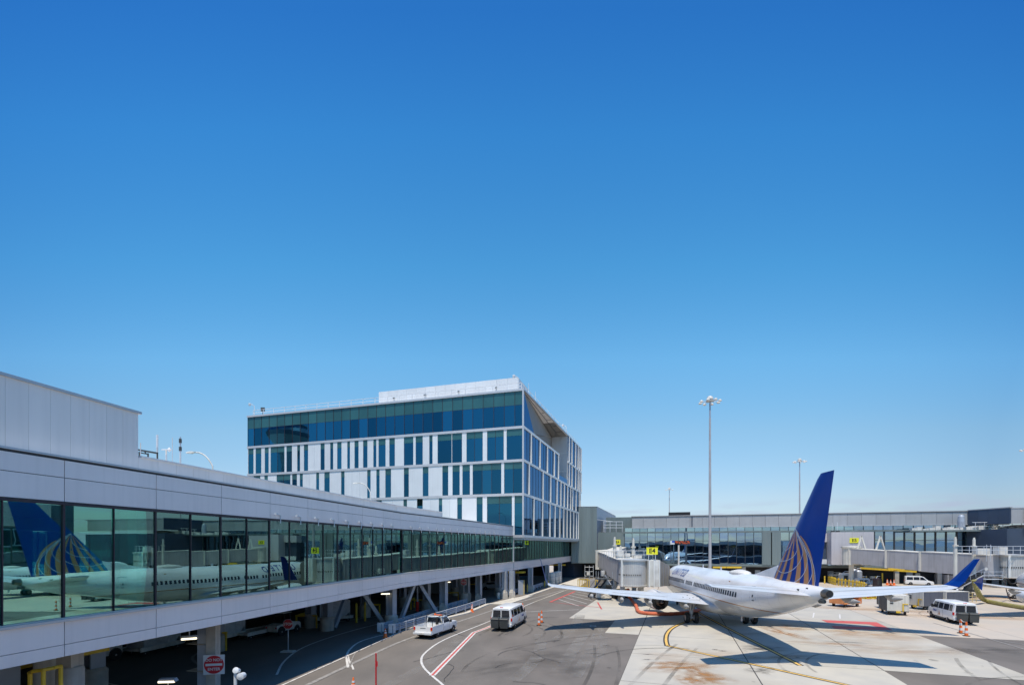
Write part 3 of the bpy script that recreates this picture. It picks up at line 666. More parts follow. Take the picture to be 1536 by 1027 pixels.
# right face
def face_r(x0, x1, z0, z1, finpx):
    n_ = max(1, round((x1-x0)/1.75))
    for i in range(n_):
        xa, xb = x0+(x1-x0)*i/n_, x0+(x1-x0)*(i+1)/n_
        pane('window_pane', G_side, off, FR, xa+.02, xb-.02, 0, .03, z0+.21, z1-.21)
        piece('mullion', M_bronze, off, FR, xa-.02, xa+.02, -.03, .06, z0+.21, z1-.21)
    for p in finpx:
        x = rx(p)
        if x0+.2 < x < x1+.3: piece('facade_fin', M_whitef, off, FR, x-.11, x+.11, -.22, .08, z0+.205, z1-.205)
face_r(.12, 24.0, Z3, Z4, [795.9, 809.2, 820.4, 830.7, 837])
face_r(32.75, LR, Z3, Z4, [853.2, 857.3, 862.8, 866.5, 869.1, 871.3])
face_r(32.75, LR, Z4, ZR, [853.2, 857.3, 862.8, 866.5, 869.1, 871.3])
face_r(.12, LR, Z2, Z3, [792.8, 813.7, 825.2, 834.8, 840.5, 845.6, 850.7, 855.2, 858.3, 863.4, 868.1, 870])
face_r(.12, LR, Z1, Z2, [799.9, 813, 824.1, 831.8, 838.9, 844.9, 849.9, 855, 859.9, 864.1, 867, 869.8])
# folded corner
MB().add([(0.1, .01, ZR-.25), (0.1, .01, Z4+.2), (6.2, .01, Z4+.2), (0.1, .05, ZR-.25), (0.1, .05, Z4+.2), (6.2, .05, Z4+.2)], [(0, 1, 2), (3, 5, 4), (0, 2, 5, 3)]).obj('corner_glass', G_side, off, M=FR)
for px_ in (0, 1.8, 3.6): pass
MB().add([(0.1, .02, ZR-.22), (6.2, .06, Z4+.2), (32.7, 3.5, ZR-.3), (32.7, .1, ZR-.3)], [(0, 1, 2), (0, 2, 3)]).obj('folded_soffit', M_soff, off, M=FR)
MB().beam((.3, .1, ZR-.4), (32.4, 3.4, ZR-.45), .12, .1).obj('soffit_joint', M_dtrim, off, M=FR)
MB().beam((.3, .05, ZR-.36), (32.4, 1.8, ZR-.38), .06, .06).obj('soffit_joint', M_dtrim, off, M=FR)
for k in range(5):
    x0 = 8+k*5
    yy = 3.5*(x0-6.2)/26.5; 
    MB().beam((x0, yy*.6, ZR-.36-0*k), (x0, .1, ZR-.34), .05, .05).obj('soffit_joint', M_dtrim, off, M=FR)
w0 = [(6.25, .13, Z4+.1), (24.1, 2.5, Z4+.1), (24.1, 2.5, Z3+.1), (32.7, 3.55, Z3+.1), (32.7, 3.55, ZR-.33)]
MB().add(w0+[(x, y+.2, z) for x, y, z in w0], [(0, 1, 4), (1, 2, 3, 4), (5, 9, 6), (6, 9, 8, 7), (0, 4, 9, 5), (0, 5, 6, 1), (3, 8, 9, 4)]).obj('terrace_wall', M_soff, off, M=FR)
MB().prism([(0.2, .1), (24.1, .1), (24.1, 2.5), (6.3, .3), (.2, .3)], Z4-.15, Z4+.12).obj('terrace_floor', M_soff, off, M=FR)
MB().prism([(24.1, .1), (32.7, .1), (32.7, 3.5), (24.1, 2.5)], Z3-.1, Z3+.15).obj('terrace_floor', M_soff, off, M=FR)
piece('terrace_end', M_whitep, off, FR, 24.02, 24.15, 0, 2.4, Z3+.2, Z4-.16)
for z0, z1 in ((Z3+.2, 24.2), (24.23, 28.1), (28.13, ZR-.3)):
    for y0, y1 in ((0, 1.72), (1.74, 3.5)): piece('return_panel', M_whitep, off, FR, 32.62, 32.74, y0, y1, z0, z1)
piece('balustrade', G_side, off, FR, 24.2, 32.5, .05, .08, Z3+.2, Z3+1.2)
# roof: penthouse and rails
x0 = lx(554)
ph = thing('roof_plant_screen', 'long white metal plant screen standing on the office roof', 'plant screen', *fp(FL, 40, 4), ZR)
n_ = 14; Wp = (52.0-x0)/n_
for i in range(n_):
    for z0, z1 in ((ZR+.04, ZR+1.0), (ZR+1.02, ZR+2.0), (ZR+2.02, ZR+2.95)):
        piece('screen_panel', M_whitep, ph, FL, x0+i*Wp+.01, x0+(i+1)*Wp-.01, 2.9, 3.0, z0, z1)
piece('screen_body', M_whitep, ph, FL, x0+.02, 51.98, 3.02, 9, ZR-.01, ZR+2.93)
for px_ in (629, 681, 736, 579.5, 630):
    x = x0+(px_-554)/(767-554)*(52-x0); MB().box(-.14, .14, -.2, 0, 0, .2).box(-.1, .1, -.3, -.2, .05, .12).obj('wall_lamp', M_dgrey, ph, M=FL @ T(x, 2.9, ZR+1.45))
def railing(name, label, Fm, xa, xb, z, y=.35, sp_=3.4, h=1.1):
    r = thing(name, label, 'railing', *fp(Fm, (xa+xb)/2, y), z)
    n_ = int((xb-xa)/sp_)
    for i in range(n_+1):
        x = xa+(xb-xa)*i/n_; MB().tube((0, 0, 0), (0, 0, h), .045, 6).obj('post', M_whitep, r, M=Fm @ T(x, y, z))
    for hh in (h, h*.55): MB().tube((xa, y, hh), (xb, y, hh), .04, 6).obj('rail', M_whitep, r, M=Fm @ T(0, 0, z))
    return r
railing('roof_railing', 'white pipe railing along the office roof above the glass front', FL, .8, LL-.4, ZR+.05, .45, 2.35)
railing('roof_railing', 'white pipe railing along the sunny side edge of the office roof', FR, .5, LR-.3, ZR+.03, .45, 2.35)
def cctv(x, y, z, label, rz=0):
    t_ = thing('security_camera', label, 'camera', x, y, z, group=None)
    MB().tube((0, 0, 0), (0, 0, 2.0), .06, 6).tube((0, 0, 2.0), (-.7, -.2, 2.45), .05, 6).obj('pole', M_whitep, t_, M=T(x, y, z))
    MB().lathe([(.05, .32), (.2, .25), (.24, 0), (.16, -.2), (.02, -.26)], 12).obj('dome', M_whitep, t_, M=T(x-.75, y-.2, z+2.2), smooth=True)
    return t_
p = fp(FL, .9, .6); cctv(p[0], p[1], ZR, 'white dome camera on a pole at the far left corner of the office roof')
MB().box(-.35, .35, -.1, .1, .9, 1.6).box(-.04, .04, -.04, .04, 0, .9).obj('roof_cabinet', M_dgrey, None, M=T(p[0]+1.8, p[1]-.4, ZR)) 
tag(bpy.data.objects['roof_cabinet'], 'small grey cabinet on a post beside the roof camera', 'cabinet')
p = fp(FL, LL-1.0, .8); cctv(p[0], p[1], ZR, 'white dome camera on a pole at the near corner of the office roof')
p = fp(FR, 33.5, .5); cctv(p[0], p[1], ZR, 'white dome camera above the folded soffit of the office block')
for px_, hh in ((799, 2.6), (809, 2.4), (855, 1.0)):
    p = fp(FR, rx(px_), .7)
    if px_ < 850:
        tag(MB().tube((0, 0, 0), (0, 0, .9), .09, 6).tube((0, 0, .9), (0, 0, hh), .035, 5).obj('roof_antenna', M_whitep, None, M=T(p[0], p[1], ZR)),
            'thin white rod aerial on the side edge of the office roof, %s of the two' % ('nearer' if px_ < 805 else 'farther'), 'antenna')
# ------------------------------------------------------------------ far terminal
TU = Vector((.9557, -.2942)); TO = Vector((29, 115))
FT = frame(TO.x, TO.y, TU.x, TU.y)
term = thing('terminal', 'long low airport terminal with a dark glazed front under a grey metal parapet', 'terminal', 60, 106)
def tx(px): return lx_line(px, TO.x, TO.y, TU.x, TU.y)
xa, xb = tx(937), 71.0
n_ = int((xb-xa)/1.75)
for i in range(n_):
    x = xa+i*1.75
    if abs(x+.87-tx(1157)) < .9:
        piece('solid_bay', M_gtower, term, FT, x-.1, x+1.85, -.25, .1, 3.6, 10.78); pane('clerestory_pane', G_term, term, FT, x+.05, x+1.70, .5, .54, 11.15, 12.05); continue
    pane('window_pane', G_term, term, FT, x+.05, x+1.70, 0, .04, 3.7, 8.9)
    pane('window_pane', G_term, term, FT, x+.05, x+1.70, 0, .04, 8.98, 10.75)
    pane('clerestory_pane', G_term, term, FT, x+.05, x+1.70, .5, .54, 11.15, 12.05)
    th = .05 if x < tx(1290) else .14
    piece('mullion', M_dtrim, term, FT, x-th, x+th, -.12, .10, 3.6, 10.8)
    piece('mullion', M_dtrim, term, FT, x-.04, x+.04, .42, .6, 11.1, 12.1)
piece('transom', M_dtrim, term, FT, xa, xb, -.06, .08, 8.9, 8.98)
piece('ledge', M_gtower, term, FT, tx(937)-.3, xb, -.25, .6, 10.78, 11.12)
piece('sill', M_gtower, term, FT, xa, xb, -.12, .2, 3.3, 3.68)
piece('side_wall', M_gtower, term, FT, tx(897), xa, 0, .4, 3.4, 11.1)
x = tx(948); k = 0
while x < xb-.5:
    piece('parapet_panel', M_tpar, term, FT, x+.02, min(x+2.6, xb)-.02, .05, .3, 12.1, 14.55); x += 2.6
piece('parapet_coping', M_dtrim, term, FT, tx(947), xb, -.02, .5, 14.56, 14.66)
piece('parapet_coping', M_tpar, term, FT, tx(947), xb, -.1, .6, 14.665, 14.85)
piece('parapet_soffit', M_trim, term, FT, tx(947), xb, -.12, .5, 11.98, 12.09)
piece('roof', M_tpar, term, FT, tx(947), xb+20, .61, 30, 13.9, 14.5)
piece('inner_wall', M_teal, term, FT, xa-4, xb, 9, 9.3, 3.4, 13.8)
piece('floor_deck', M_floor, term, FT, xa-4, xb, .3, 9, 3.1, 3.4)
piece('ceiling', M_ceil, term, FT, xa, xb, .7, 9, 10.9, 11.0)
piece('downpipe', M_navy, term, FT, tx(1038)-.1, tx(1038)+.12, -.1, .05, 12.1, 14.6)
piece('undercroft_dark_backing', M_dark, term, FT, tx(897), xb+40, 3, 3.4, 0, 3.3)
piece('undercroft_ceiling', M_gtower, term, FT, tx(897), xb+40, .2, 3, 3.2, 3.29)
for i in range(14):
    x = 2+i*7.2
    piece('undercroft_column', M_concp, term, FT, x, x+.7, .3, 1.0, 0, 3.19)
    if i % 2: piece('service_door', M_steel, term, FT, x+3, x+4.1, 2.9, 3.0, 0, 2.3); piece('service_door', M_offw, term, FT, x+4.6, x+5.4, 2.9, 3.0, 0, 2.1)
for i in range(12):
    x = xa+1+i*7; piece('interior_post', M_tealpost, term, FT, x, x+.5, 2, 2.5, 3.45, 10.9)
for i in range(8):
    piece('duct', M_tealpost, term, FT, xa+2+i*8, xa+7+i*8, 4, 5.5, 9.2, 10.2)
# tall grey-green blocks at its left end
stair = thing('stair_tower', 'grey green metal clad block between the office block and the terminal', 'building', 20, 118)
FV = frame(14.5, 118.0, 1, -.04)
for i in range(5): piece('cladding_panel', M_gtower, stair, FV, i*1.24+.01, i*1.24+1.23, 0, .2, 3.6, 17.3)
FV2 = frame(20.72, 117.9, .3189, .948)
for i in range(12): piece('cladding_panel', M_steel, stair, FV2, i*3.3+.01, i*3.3+3.29, 0, .2, 11.2 if i > 2 else 3.6, 17.3)
MB().prism([(14.5, 118.2), (20.65, 118), (33, 156), (24, 160)], 3.5, 17.25).obj('block_body', M_gtower, stair)
piece('coping', M_trim, stair, FV, -.05, 6.25, -.05, .25, 17.31, 17.42)
piece('coping', M_trim, stair, FV2, 0, 39, -.05, .25, 17.31, 17.42)
piece('undercroft_dark_backing', M_dark, stair, I4, 15.0, 34, 124, 124.4, 0, 3.49)  # dark wall added below the block in place of plain shadow
low = thing('link_block', 'low grey green clad block behind the gate four walkway', 'building', 30, 125)
x0, x1 = tx(905), tx(948)
for i in range(4): piece('cladding_panel', M_gtower, low, FT, x0+(x1-x0)*i/4+.01, x0+(x1-x0)*(i+1)/4-.01, 6, 6.2, 11.0, 15.0)
piece('block_body', M_gtower, low, FT, x0, x1, 6.21, 14, 11.0, 14.95)
sc = thing('roof_scaffold', 'pale pipe frame platform on the low roof beside the grey green block', 'scaffold', 24.5, 118.5, 11.1)
for i in range(4):
    x = 22.5+i*1.5
    MB().tube((x, 118.3, 11.1), (x, 118.3, 13.7), .07, 6).obj('upright', M_whitep, sc)
for z in (12.2, 12.9, 13.7): MB().tube((22.3, 118.3, z), (27.2, 118.3, z), .06, 6).obj('rail', M_whitep, sc)
MB().beam((20.9, 118.3, 14.2), (25, 118.3, 13.7), .1, .1).obj('rail', M_whitep, sc)
# projecting volume at the right end
FS = frame(90.7, 96.0, .8, -7.4)
for i in range(4): piece('side_shade_panel', M_navy, term, FS, i*1.86+.01, i*1.86+1.85, -.2, 0, 11.9, 14.75)  # side face in navy: its shade is put into the colour
piece('side_wall', M_gtower, term, FT, 64.2, 72.5, -.3, -.05, 3.4, 10.75)
FS2 = frame(91.5, 88.6, TU.x, TU.y)
for i in range(9): piece('parapet_panel', M_tpar, term, FS2, i*2.6+.02, i*2.6+2.58, 0, .3, 11.9, 14.6)
piece('navy_wall', M_navy, term, FS2, -1, 24, .05, .3, 3.3, 11.0)
piece('dark_wall', M_navy, term, frame(90.0, 95.5, .3, -7.4), 0, 7.5, -.2, 0, 3.3, 10.9)
piece('parapet_coping', M_tpar, term, FS2, 0, 24, -.05, .5, 14.61, 14.8)
piece('parapet_coping', M_tpar, term, FS, 0, 7.45, -.25, .3, 14.77, 14.95)
piece('roof', M_tpar, term, FS2, .1, 24, .6, 12, 13.8, 14.5)
piece('brown_post', M_bronze, term, FS2, 1.9, 2.6, -.4, -.06, 9.5, 14.5)
# roof clutter on the ledge in front
cl = thing('roof_equipment', 'pale rooftop equipment and pipes on the low roof in front of the terminal parapet', 'roof equipment', 78, 95, 11)
m_ = MB(); rnd = random.Random(3)
for i in range(22):
    x = 54+i*.95; h = rnd.uniform(.3, .9); m_.box(x, x+rnd.uniform(.4, 1.2), -2.5-rnd.random(), -1.8, 10.9, 10.9+h)
m_.obj('duct_boxes', M_offw, cl, M=FT)
piece('base_slab', M_gtower, cl, FT, 53.5, 76, -3.4, -.05, 10.6, 10.88)
MB().lathe([(.55, 0), (.62, 1.6), (.5, 2.6), (.3, 3.0)], 14).obj('vent_stack', M_steel, cl, M=FT @ T(tx(1433), -2, 10.9))
for i in range(9):
    MB().tube((64+i*1.4, -3.3, 10.9), (64+i*1.4, -3.3, 12.3), .05, 5).obj('rail_post', M_galv, cl, M=FT)
for z in (11.6, 12.3): MB().tube((63.5, -3.3, z), (76, -3.3, z), .05, 5).obj('rail', M_galv, cl, M=FT)
MB().box(tx(1003), tx(1036), 1.5, 3, 14.9, 15.7).obj('roof_louvre', M_black, term, M=FT)
# E5 gate house
gh = thing('gate_house', 'pale lilac grey box projecting from the terminal at gate E5', 'gate house', 68, 98)
ghx = lx_line(1247, 66.4, 98.3, TU.x, TU.y); FG = frame(66.4, 98.3, TU.x, TU.y)
for i in range(4): piece('wall_panel', M_lilac, gh, FG, ghx+i*1.85+.008, ghx+(i+1)*1.85-.008, 0, .15, 3.95, 10.6)
piece('body', M_lilac, gh, FG, ghx+.02, ghx+7.38, .16, 6, 3.97, 10.55)
piece('left_wing', M_lilac, gh, FG, ghx-3.2, ghx-.02, 2.5, 6, 8.6, 10.4)
piece('dark_opening', M_navy, gh, FG, ghx-3.0, ghx-.03, 3.0, 5.9, 3.9, 8.6)
piece('parapet', M_whitep, gh, FG, ghx-3.1, ghx-.04, 2.4, 2.6, 4.0, 5.0)
for x in (.3, 1.2): MB().tube((ghx+x, .5, 10.6), (ghx+x, .5, 12.6), .04, 5).obj('lightning_rod', M_whitep, gh, M=FG)
MB().box(ghx+.1, ghx+.7, .3, .8, 10.56, 10.9).box(ghx+1.0, ghx+1.6, .3, .8, 10.56, 10.9).obj('roof_hatch', M_dgrey, gh, M=FG)
def ysign(name_label, txt, M, w, h, size, double=False):
    r = put('gate_sign', MB().box(-w/2, w/2, 0, .08, -h/2, h/2).mesh('sign_board', M_ysign), M)
    tag(r, name_label, 'sign'); WM[r.name] = M
    put('lettering', text_mesh(txt, size, M_black, .006, bold=.012), M @ T(0, -.012, 0) @ RX(pi/2), r)
    if double: put('lettering', text_mesh(txt, size, M_black, .006, bold=.012), M @ T(0, .092, 0) @ RZ(pi) @ RX(pi/2), r)
    return r
ysign('small yellow sign reading E5 on the pale gate house wall', 'E5', FG @ T(ghx+4.0, -.09, 8.9), 1.6, 1.0, .85)
ysign('small yellow sign reading E4 on the terminal wall behind the jet bridge', 'E4', FT @ T(tx(926.5), -.3, 8.7), 1.3, 1.15, .8)
# ------------------------------------------------------------------ jet bridges
def tunnel(root, p, q, w, h, z0p, z0q, m, roofm, name='tunnel', ribs=0):
    p = Vector(p); q = Vector(q); d = (q-p).normalized(); n_ = Vector((-d.y, d.x))*w/2
    m_ = MB(); vs = []
    for (c, z) in ((p, z0p), (q, z0q)): vs.append([(c.x-n_.x, c.y-n_.y, z), (c.x+n_.x, c.y+n_.y, z), (c.x+n_.x, c.y+n_.y, z+h), (c.x-n_.x, c.y-n_.y, z+h)])
    o = m_.loft(vs).obj(name, m, root)
    r_ = MB(); vs = []
    e = 1.03
    for (c, z) in ((p, z0p), (q, z0q)): vs.append([(c.x-n_.x*e, c.y-n_.y*e, z+h+.01), (c.x+n_.x*e, c.y+n_.y*e, z+h+.01), (c.x+n_.x*e, c.y+n_.y*e, z+h+.13), (c.x-n_.x*e, c.y-n_.y*e, z+h+.13)])
    r_.loft(vs).obj('roof', roofm, root)
    L = (q-p).length; k = int(L/ribs) if ribs else 0
    if k:
        rb = MB()
        for i in range(k):
            t_ = (i+.5)/k; c = p+(q-p)*t_; z = z0p+(z0q-z0p)*t_
            for s_ in (-1, 1): rb.add([(c.x+s_*n_.x*1.0+a*d.x, c.y+s_*n_.y*1.0+a*d.y, zz) for zz in (z+.1, z+h-.1) for a in (-.04, .04)]+[(c.x+s_*n_.x*1.035+a*d.x, c.y+s_*n_.y*1.035+a*d.y, zz) for zz in (z+.1, z+h-.1) for a in (-.04, .04)], [(4, 5, 7, 6), (0, 2, 6, 4), (1, 5, 7, 3), (0, 4, 5, 1), (2, 3, 7, 6)])
        ro = rb.obj('wall_ribs', m, root, kind='stuff')
    return o
def drive_column(root, x, y, zt, zb=.9):
    MB().tube((x, y, zb), (x, y, zt-1.1), .24, 12).tube((x, y, zt-1.1), (x, y, zt), .18, 12).obj('lift_column', M_cream2, root)
    MB().tube((x, y, zt-1.15), (x, y, zt-.95), .36, 12).tube((x, y, zt), (x, y, zt+.25), .13, 10).obj('column_collar', M_cream2, root)
b4 = thing('jet_bridge', 'cream jet bridge with drum cab docked to the airliner nose at gate E4', 'jet bridge', 17, 88)
put('rotunda', MB().lathe([(2.0, 3.7), (2.0, 6.7), (2.1, 6.75), (2.1, 6.95), (.2, 7.1)], 24).mesh('rotunda', M_cream2, True), T(17.6, 90.3), b4)
MB().tube((17.6, 90.3, 0), (17.6, 90.3, 3.7), .5, 14).obj('rotunda_column', M_concp, b4)
tunnel(b4, (25.5, 113.5), (18.6, 92), 2.6, 2.8, 4.6, 3.9, M_jbgrey, M_cream2, 'fixed_walkway', 2)
tunnel(b4, (17.2, 88.6), (16.75, 76), 2.7, 2.75, 3.85, 3.35, M_jbgrey, M_cream2, 'tunnel', .8)
tunnel(b4, (16.8, 78), (16.1, 64.8), 3.0, 3.05, 3.1, 2.65, M_jbgrey, M_cream2, 'tunnel', .8)
MB().box(-1.75, 1.75, -.25, .25, -.1, .28).box(-1.75, -1.35, -.25, .25, .28, 3.0).box(1.35, 1.75, -.25, .25, .28, 3.0).box(-1.75, 1.75, -.25, .25, 3.0, 3.35).obj('end_frame', M_cream2, b4, M=T(16.98, 88.3, 3.6))
MB().lathe([(1.72, 0), (1.85, .12), (1.85, .2), (1.75, .22), (1.75, 3.3), (1.9, 3.32), (1.9, 3.5), (.3, 3.62)], 32).obj('drum', M_drum, b4, M=T(15.75, 63.0, 2.55), smooth=True)
dr = MB()
for k in range(17): a = -1.75+k*.13; dr.box(-.045, .045, -.03, 0, 0, .2, M=T(15.75+1.78*sin(a), 63-1.78*cos(a), 4.0) @ RZ(a))
dr.obj('ventilation_slots', M_dgrey, b4)
for a in (-1.05, 1.15): piece('drum_edge', M_whitef, b4, T(15.75+1.86*sin(a), 63-1.86*cos(a), 2.6) @ RZ(a), -.1, .1, -.12, .12, 0, 3.4)
dcab = (Vector((20.2, 63.2))-Vector((15.75, 63.0))).normalized()
FCb = frame(15.75, 63.0, dcab.x, dcab.y)
piece('cab', M_cream2, b4, FCb, 1.5, 2.2, -1.75, 1.5, 2.7, 5.95)
piece('cab', M_offw, b4, FCb, 2.23, 2.95, -1.65, 1.4, 2.62, 5.9)
for x_ in (1.6, 2.2, 2.93): piece('cab_frame', M_whitef, b4, FCb, x_-.05, x_+.05, -1.8, 1.55, 2.55, 6.0)
# folding canopy: bellows hoops
for i in range(9):
    x_ = 3.0+i*.17; k_ = 1-.02*i
    MB().loft([[(x_, -1.6*k_, 2.6+.02*i), (x_, 1.35*k_, 2.6), (x_, 1.35*k_, 5.75-.07*i), (x_, .9, 6.05-.09*i), (x_, -1.1, 6.05-.09*i), (x_, -1.6*k_, 5.7-.08*i)],
        [(x_+.10, -1.5*k_, 2.65), (x_+.10, 1.3*k_, 2.65), (x_+.10, 1.3*k_, 5.65-.07*i), (x_+.10, .85, 5.9-.09*i), (x_+.10, -1.05, 5.9-.09*i), (x_+.10, -1.5*k_, 5.6-.08*i)]]).obj('bellows', M_jbgrey if i % 2 else M_concp, b4, M=FCb)
drive_column(b4, at(922, 72), 72, 8.9); drive_column(b4, at(950, 72), 72, 8.7)
drive_column(b4, at(931, 76), 76, 7.6, 3)
MB().box(-2.2, 2.2, -.35, .35, .75, 1.15).obj('bogie_beam', M_cream2, b4, M=T(16.8, 72))
for s_ in (-1.6, 1.6):
    for dy in (-.55, .55): MB().tube((s_-.2, dy, .55), (s_+.2, dy, .55), .55, 18).obj('wheel', M_rub, b4, M=T(16.8, 72))
# service stairs on the left of the tunnel
st = MB()
for i in range(13): st.box(-.5, .5, i*.28, i*.28+.3, 3.0-i*.22, 3.05-i*.22)
st.obj('stair_treads', M_dgrey, b4, M=T(13.3, 70.2) @ RZ(.35), kind='stuff')
for s_ in (-.5, .5): MB().beam((s_, 0, 2.95), (s_, 3.7, .1), .07, .3).tube((s_, 0, 4), (s_, 3.7, 1.15), .03, 5).tube((s_, 0, 3), (s_, 0, 4), .03, 5).tube((s_, 3.7, .1), (s_, 3.7, 1.15), .03, 5).obj('stair_stringer', M_navy, b4, M=T(13.3, 70.2) @ RZ(.35))
piece('service_platform', M_dgrey, b4, T(13.3, 69.2), -1.2, 1.0, -1, 1, 3.05, 3.15)
for (x_, y_) in ((12.2, 68.3), (14.2, 68.3), (12.2, 70.1)): MB().tube((x_, y_, 3.1), (x_, y_, 4.2), .03, 5).obj('rail_post', M_galv, b4)
MB().box(-.5, .5, -.3, .3, 0, 1.1).box(.7, 1.4, -.3, .3, 0, .7).box(1.9, 3.0, -.4, .4, 0, .5).obj('roof_unit', M_offw, b4, M=T(14.8, 66.5, 6.1))
for x_ in (13.2, 14.4, 15.6, 16.8, 18.0, 19.2): MB().tube((x_, 65.9, 6.05), (x_, 65.9, 7.15), .03, 5).obj('rail_post', M_galv, b4)
for z in (6.6, 7.15): MB().tube((13.2, 65.9, z), (19.2, 65.9, z), .03, 5).obj('rail', M_galv, b4)
sg = ysign('big yellow sign reading E4 on posts above the jet bridge cab', 'E4', T(18.15, 62.6, 7.15), 1.45, .92, .85, True)
for x_ in (-.45, .45): MB().tube((x_, .04, -1.15), (x_, .04, -.46), .04, 6).obj('post', M_galv, sg, M=T(18.15, 62.6, 7.15))
# E5 bridge, seen from its flank
b5 = thing('jet_bridge', 'long lilac grey jet bridge at gate E5 with drum cab at right', 'jet bridge', 67, 95)
R5 = Vector((at(1277, 94.5), 94.5)); E5e = Vector((72.0, 72.8))
put('rotunda', MB().lathe([(1.55, 4.1), (1.55, 7.35), (1.7, 7.4), (1.7, 7.7), (.2, 7.8)], 24).mesh('rotunda', M_cream2, True), T(R5.x, R5.y), b5)
MB().tube((R5.x, R5.y, 0), (R5.x, R5.y, 4.1), .42, 14).obj('rotunda_column', M_cream2, b5)
def p5(t_): c = R5+(E5e-R5)*t_; return (c.x, c.y)
tunnel(b5, p5(.03), p5(.36), 2.5, 2.75, 4.45, 4.05, M_jbgrey, M_cream2)
tunnel(b5, p5(.34), p5(.62), 2.8, 3.0, 3.95, 3.6, M_jbgrey, M_cream2)
tunnel(b5, p5(.60), p5(1.03), 3.1, 3.2, 3.55, 3.15, M_jbgrey, M_cream2)
for t_, w_ in ((.03, 1.5), (.35, 1.6), (.61, 1.75)):
    x_, y_ = p5(t_); MB().box(-w_, w_, -.12, .12, -.1, 3.15).obj('tunnel_frame', M_cream2, b5, M=T(x_, y_, 4.25-.9*t_) @ RZ(atan2((E5e-R5).y, (E5e-R5).x)+pi/2))
MB().lathe([(1.9, 0), (2.0, .1), (2.0, .2), (1.92, .22), (1.92, 3.25), (2.1, 3.3), (2.1, 3.5), (.3, 3.6)], 32).obj('drum', M_drum, b5, M=T(74.9, 72.6, 3.0), smooth=True)
dr = MB()
for k in range(16): a = -1.7+k*.12; dr.box(-.045, .045, -.04, 0, 0, .24, M=T(74.9+1.95*sin(a), 72.6-1.95*cos(a), 4.5) @ RZ(a))
dr.obj('ventilation_slots', M_dgrey, b5)
piece('drum_edge', M_whitef, b5, T(74.9, 72.6, 3.0) @ RZ(-.85), -.12, .12, -2.15, -1.9, .1, 3.4)
for px_, zt in ((1433, 8.9), (1461, 8.8)):
    drive_column(b5, at(px_, 72.5), 72.5, zt)
for px_, zz in ((1292, 0), (1320, 0)):
    c = (px_-1284)/(1497-1284)
    for s_ in (-1, 1):
        for k in (0, 1):
            pass
for pc in (1292, 1320.5):
    Yc = 93-(pc-1284)*.045*1.2; 
    for s_ in (-1, 1): MB().beam((at(pc+s_*6.2, Yc), Yc, 7.1), (at(pc, Yc), Yc, 9.7), .22, .22).obj('brace', M_cream2, b5)
xw, yw = g(1446, 896.5)
MB().box(-1.3, 1.3, -.3, .3, .95, 1.3).box(-.35, .35, -.35, .35, 1.3, 2.7).obj('bogie_beam', M_dgrey, b5, M=T(xw+.6, yw))
for s_ in (-.6, .35): MB().tube((s_-.22, 0, .62), (s_+.22, 0, .62), .62, 20).obj('wheel', M_rub, b5, M=T(xw+s_*.5, yw) @ RZ(.5))
for i in range(10):
    x_ = at(1437+i*11, 70); MB().tube((x_, 70.5-0*i, 6.6), (x_, 70.5, 7.75), .035, 5).obj('rail_post', M_galv, b5)
for z in (7.2, 7.75): MB().tube((at(1437, 70.5), 70.5, z), (at(1536, 70.5), 70.5, z), .035, 5).obj('rail', M_galv, b5)
MB().box(-.9, .9, -.4, .4, 0, .9).box(2.2, 3.4, -.5, .5, 0, 1.1).obj('roof_unit', M_offw, b5, M=T(at(1472, 71.5), 71.5, 6.55))
for z0, z1, xo in ((5.6, 8.0, 1480), (5.6, 8.0, 1486)): MB().tube((at(xo, 68.6), 68.6, z0), (at(xo, 68.6), 68.6, z1), .035, 5).obj('ladder_rail', M_galv, b5)
MB().box(-1.3, 1.3, -.5, .5, 0, .08).tube((-1.3, -.5, .08), (-1.3, -.5, 1.1), .03, 5).tube((1.3, -.5, .08), (1.3, -.5, 1.1), .03, 5).tube((-1.3, -.5, 1.1), (1.3, -.5, 1.1), .03, 5).tube((-1.3, -.5, .6), (1.3, -.5, .6), .03, 5).obj('side_platform', M_galv, b5, M=T(at(1485, 68), 68, 3.1))
put('dish', MB().lathe([(.05, 0), (.16, .03), (.24, .08)], 16).mesh('dish', M_offw, True), T(at(1478.5, 68.3), 68.3, 4.55) @ RX(pi/2), b5)
# ------------------------------------------------------------------ mast lights and street lamps
def mast(x, y, h, label, n_=8):
    t_ = thing('floodlight_mast', label, 'light mast', x, y, group='tall floodlight masts')
    MB().tube((0, 0, 0), (0, 0, h-3.5), .25, 14, .14).obj('pole', M_jbgrey, t_, M=T(x, y), smooth=True)
    MB().tube((0, 0, h-3.5), (0, 0, h-.6), .13, 10, .11).obj('upper_pole', M_steel, t_, M=T(x, y))
    MB().lathe([(.6, 0), (.64, .1), (.25, .28)], 16).obj('lamp_ring', M_offw, t_, M=T(x, y, h-.9))
    for i in range(n_):
        a = 2*pi*i/n_+.2
        MB().beam((.3*cos(a), .3*sin(a), 0), (1.3*cos(a), 1.3*sin(a), 0), .05, .05).lathe([(.12, .14), (.22, .06), (.27, -.12), (.22, -.16)], 10, M=T(1.45*cos(a), 1.45*sin(a), 0)).obj('floodlight', M_offw, t_, M=T(x, y, h-.95))
    MB().lathe([(.5, 0), (.4, .35), (.1, .5)], 12).obj('top_cap', M_offw, t_, M=T(x, y, h-.55))
mast(at(1065, 75), 75, 31.1, 'tallest floodlight mast, rising just behind the airliner')
mast(at(1199.5, 128), 128, 31, 'second floodlight mast behind the terminal, left of the tail fin')
mast(at(1004, 192), 192, 31, 'far small floodlight mast above the terminal roof near the grey green block', 3)
mast(at(1544, 112), 112, 31, 'floodlight mast cut off by the right edge of the photo')
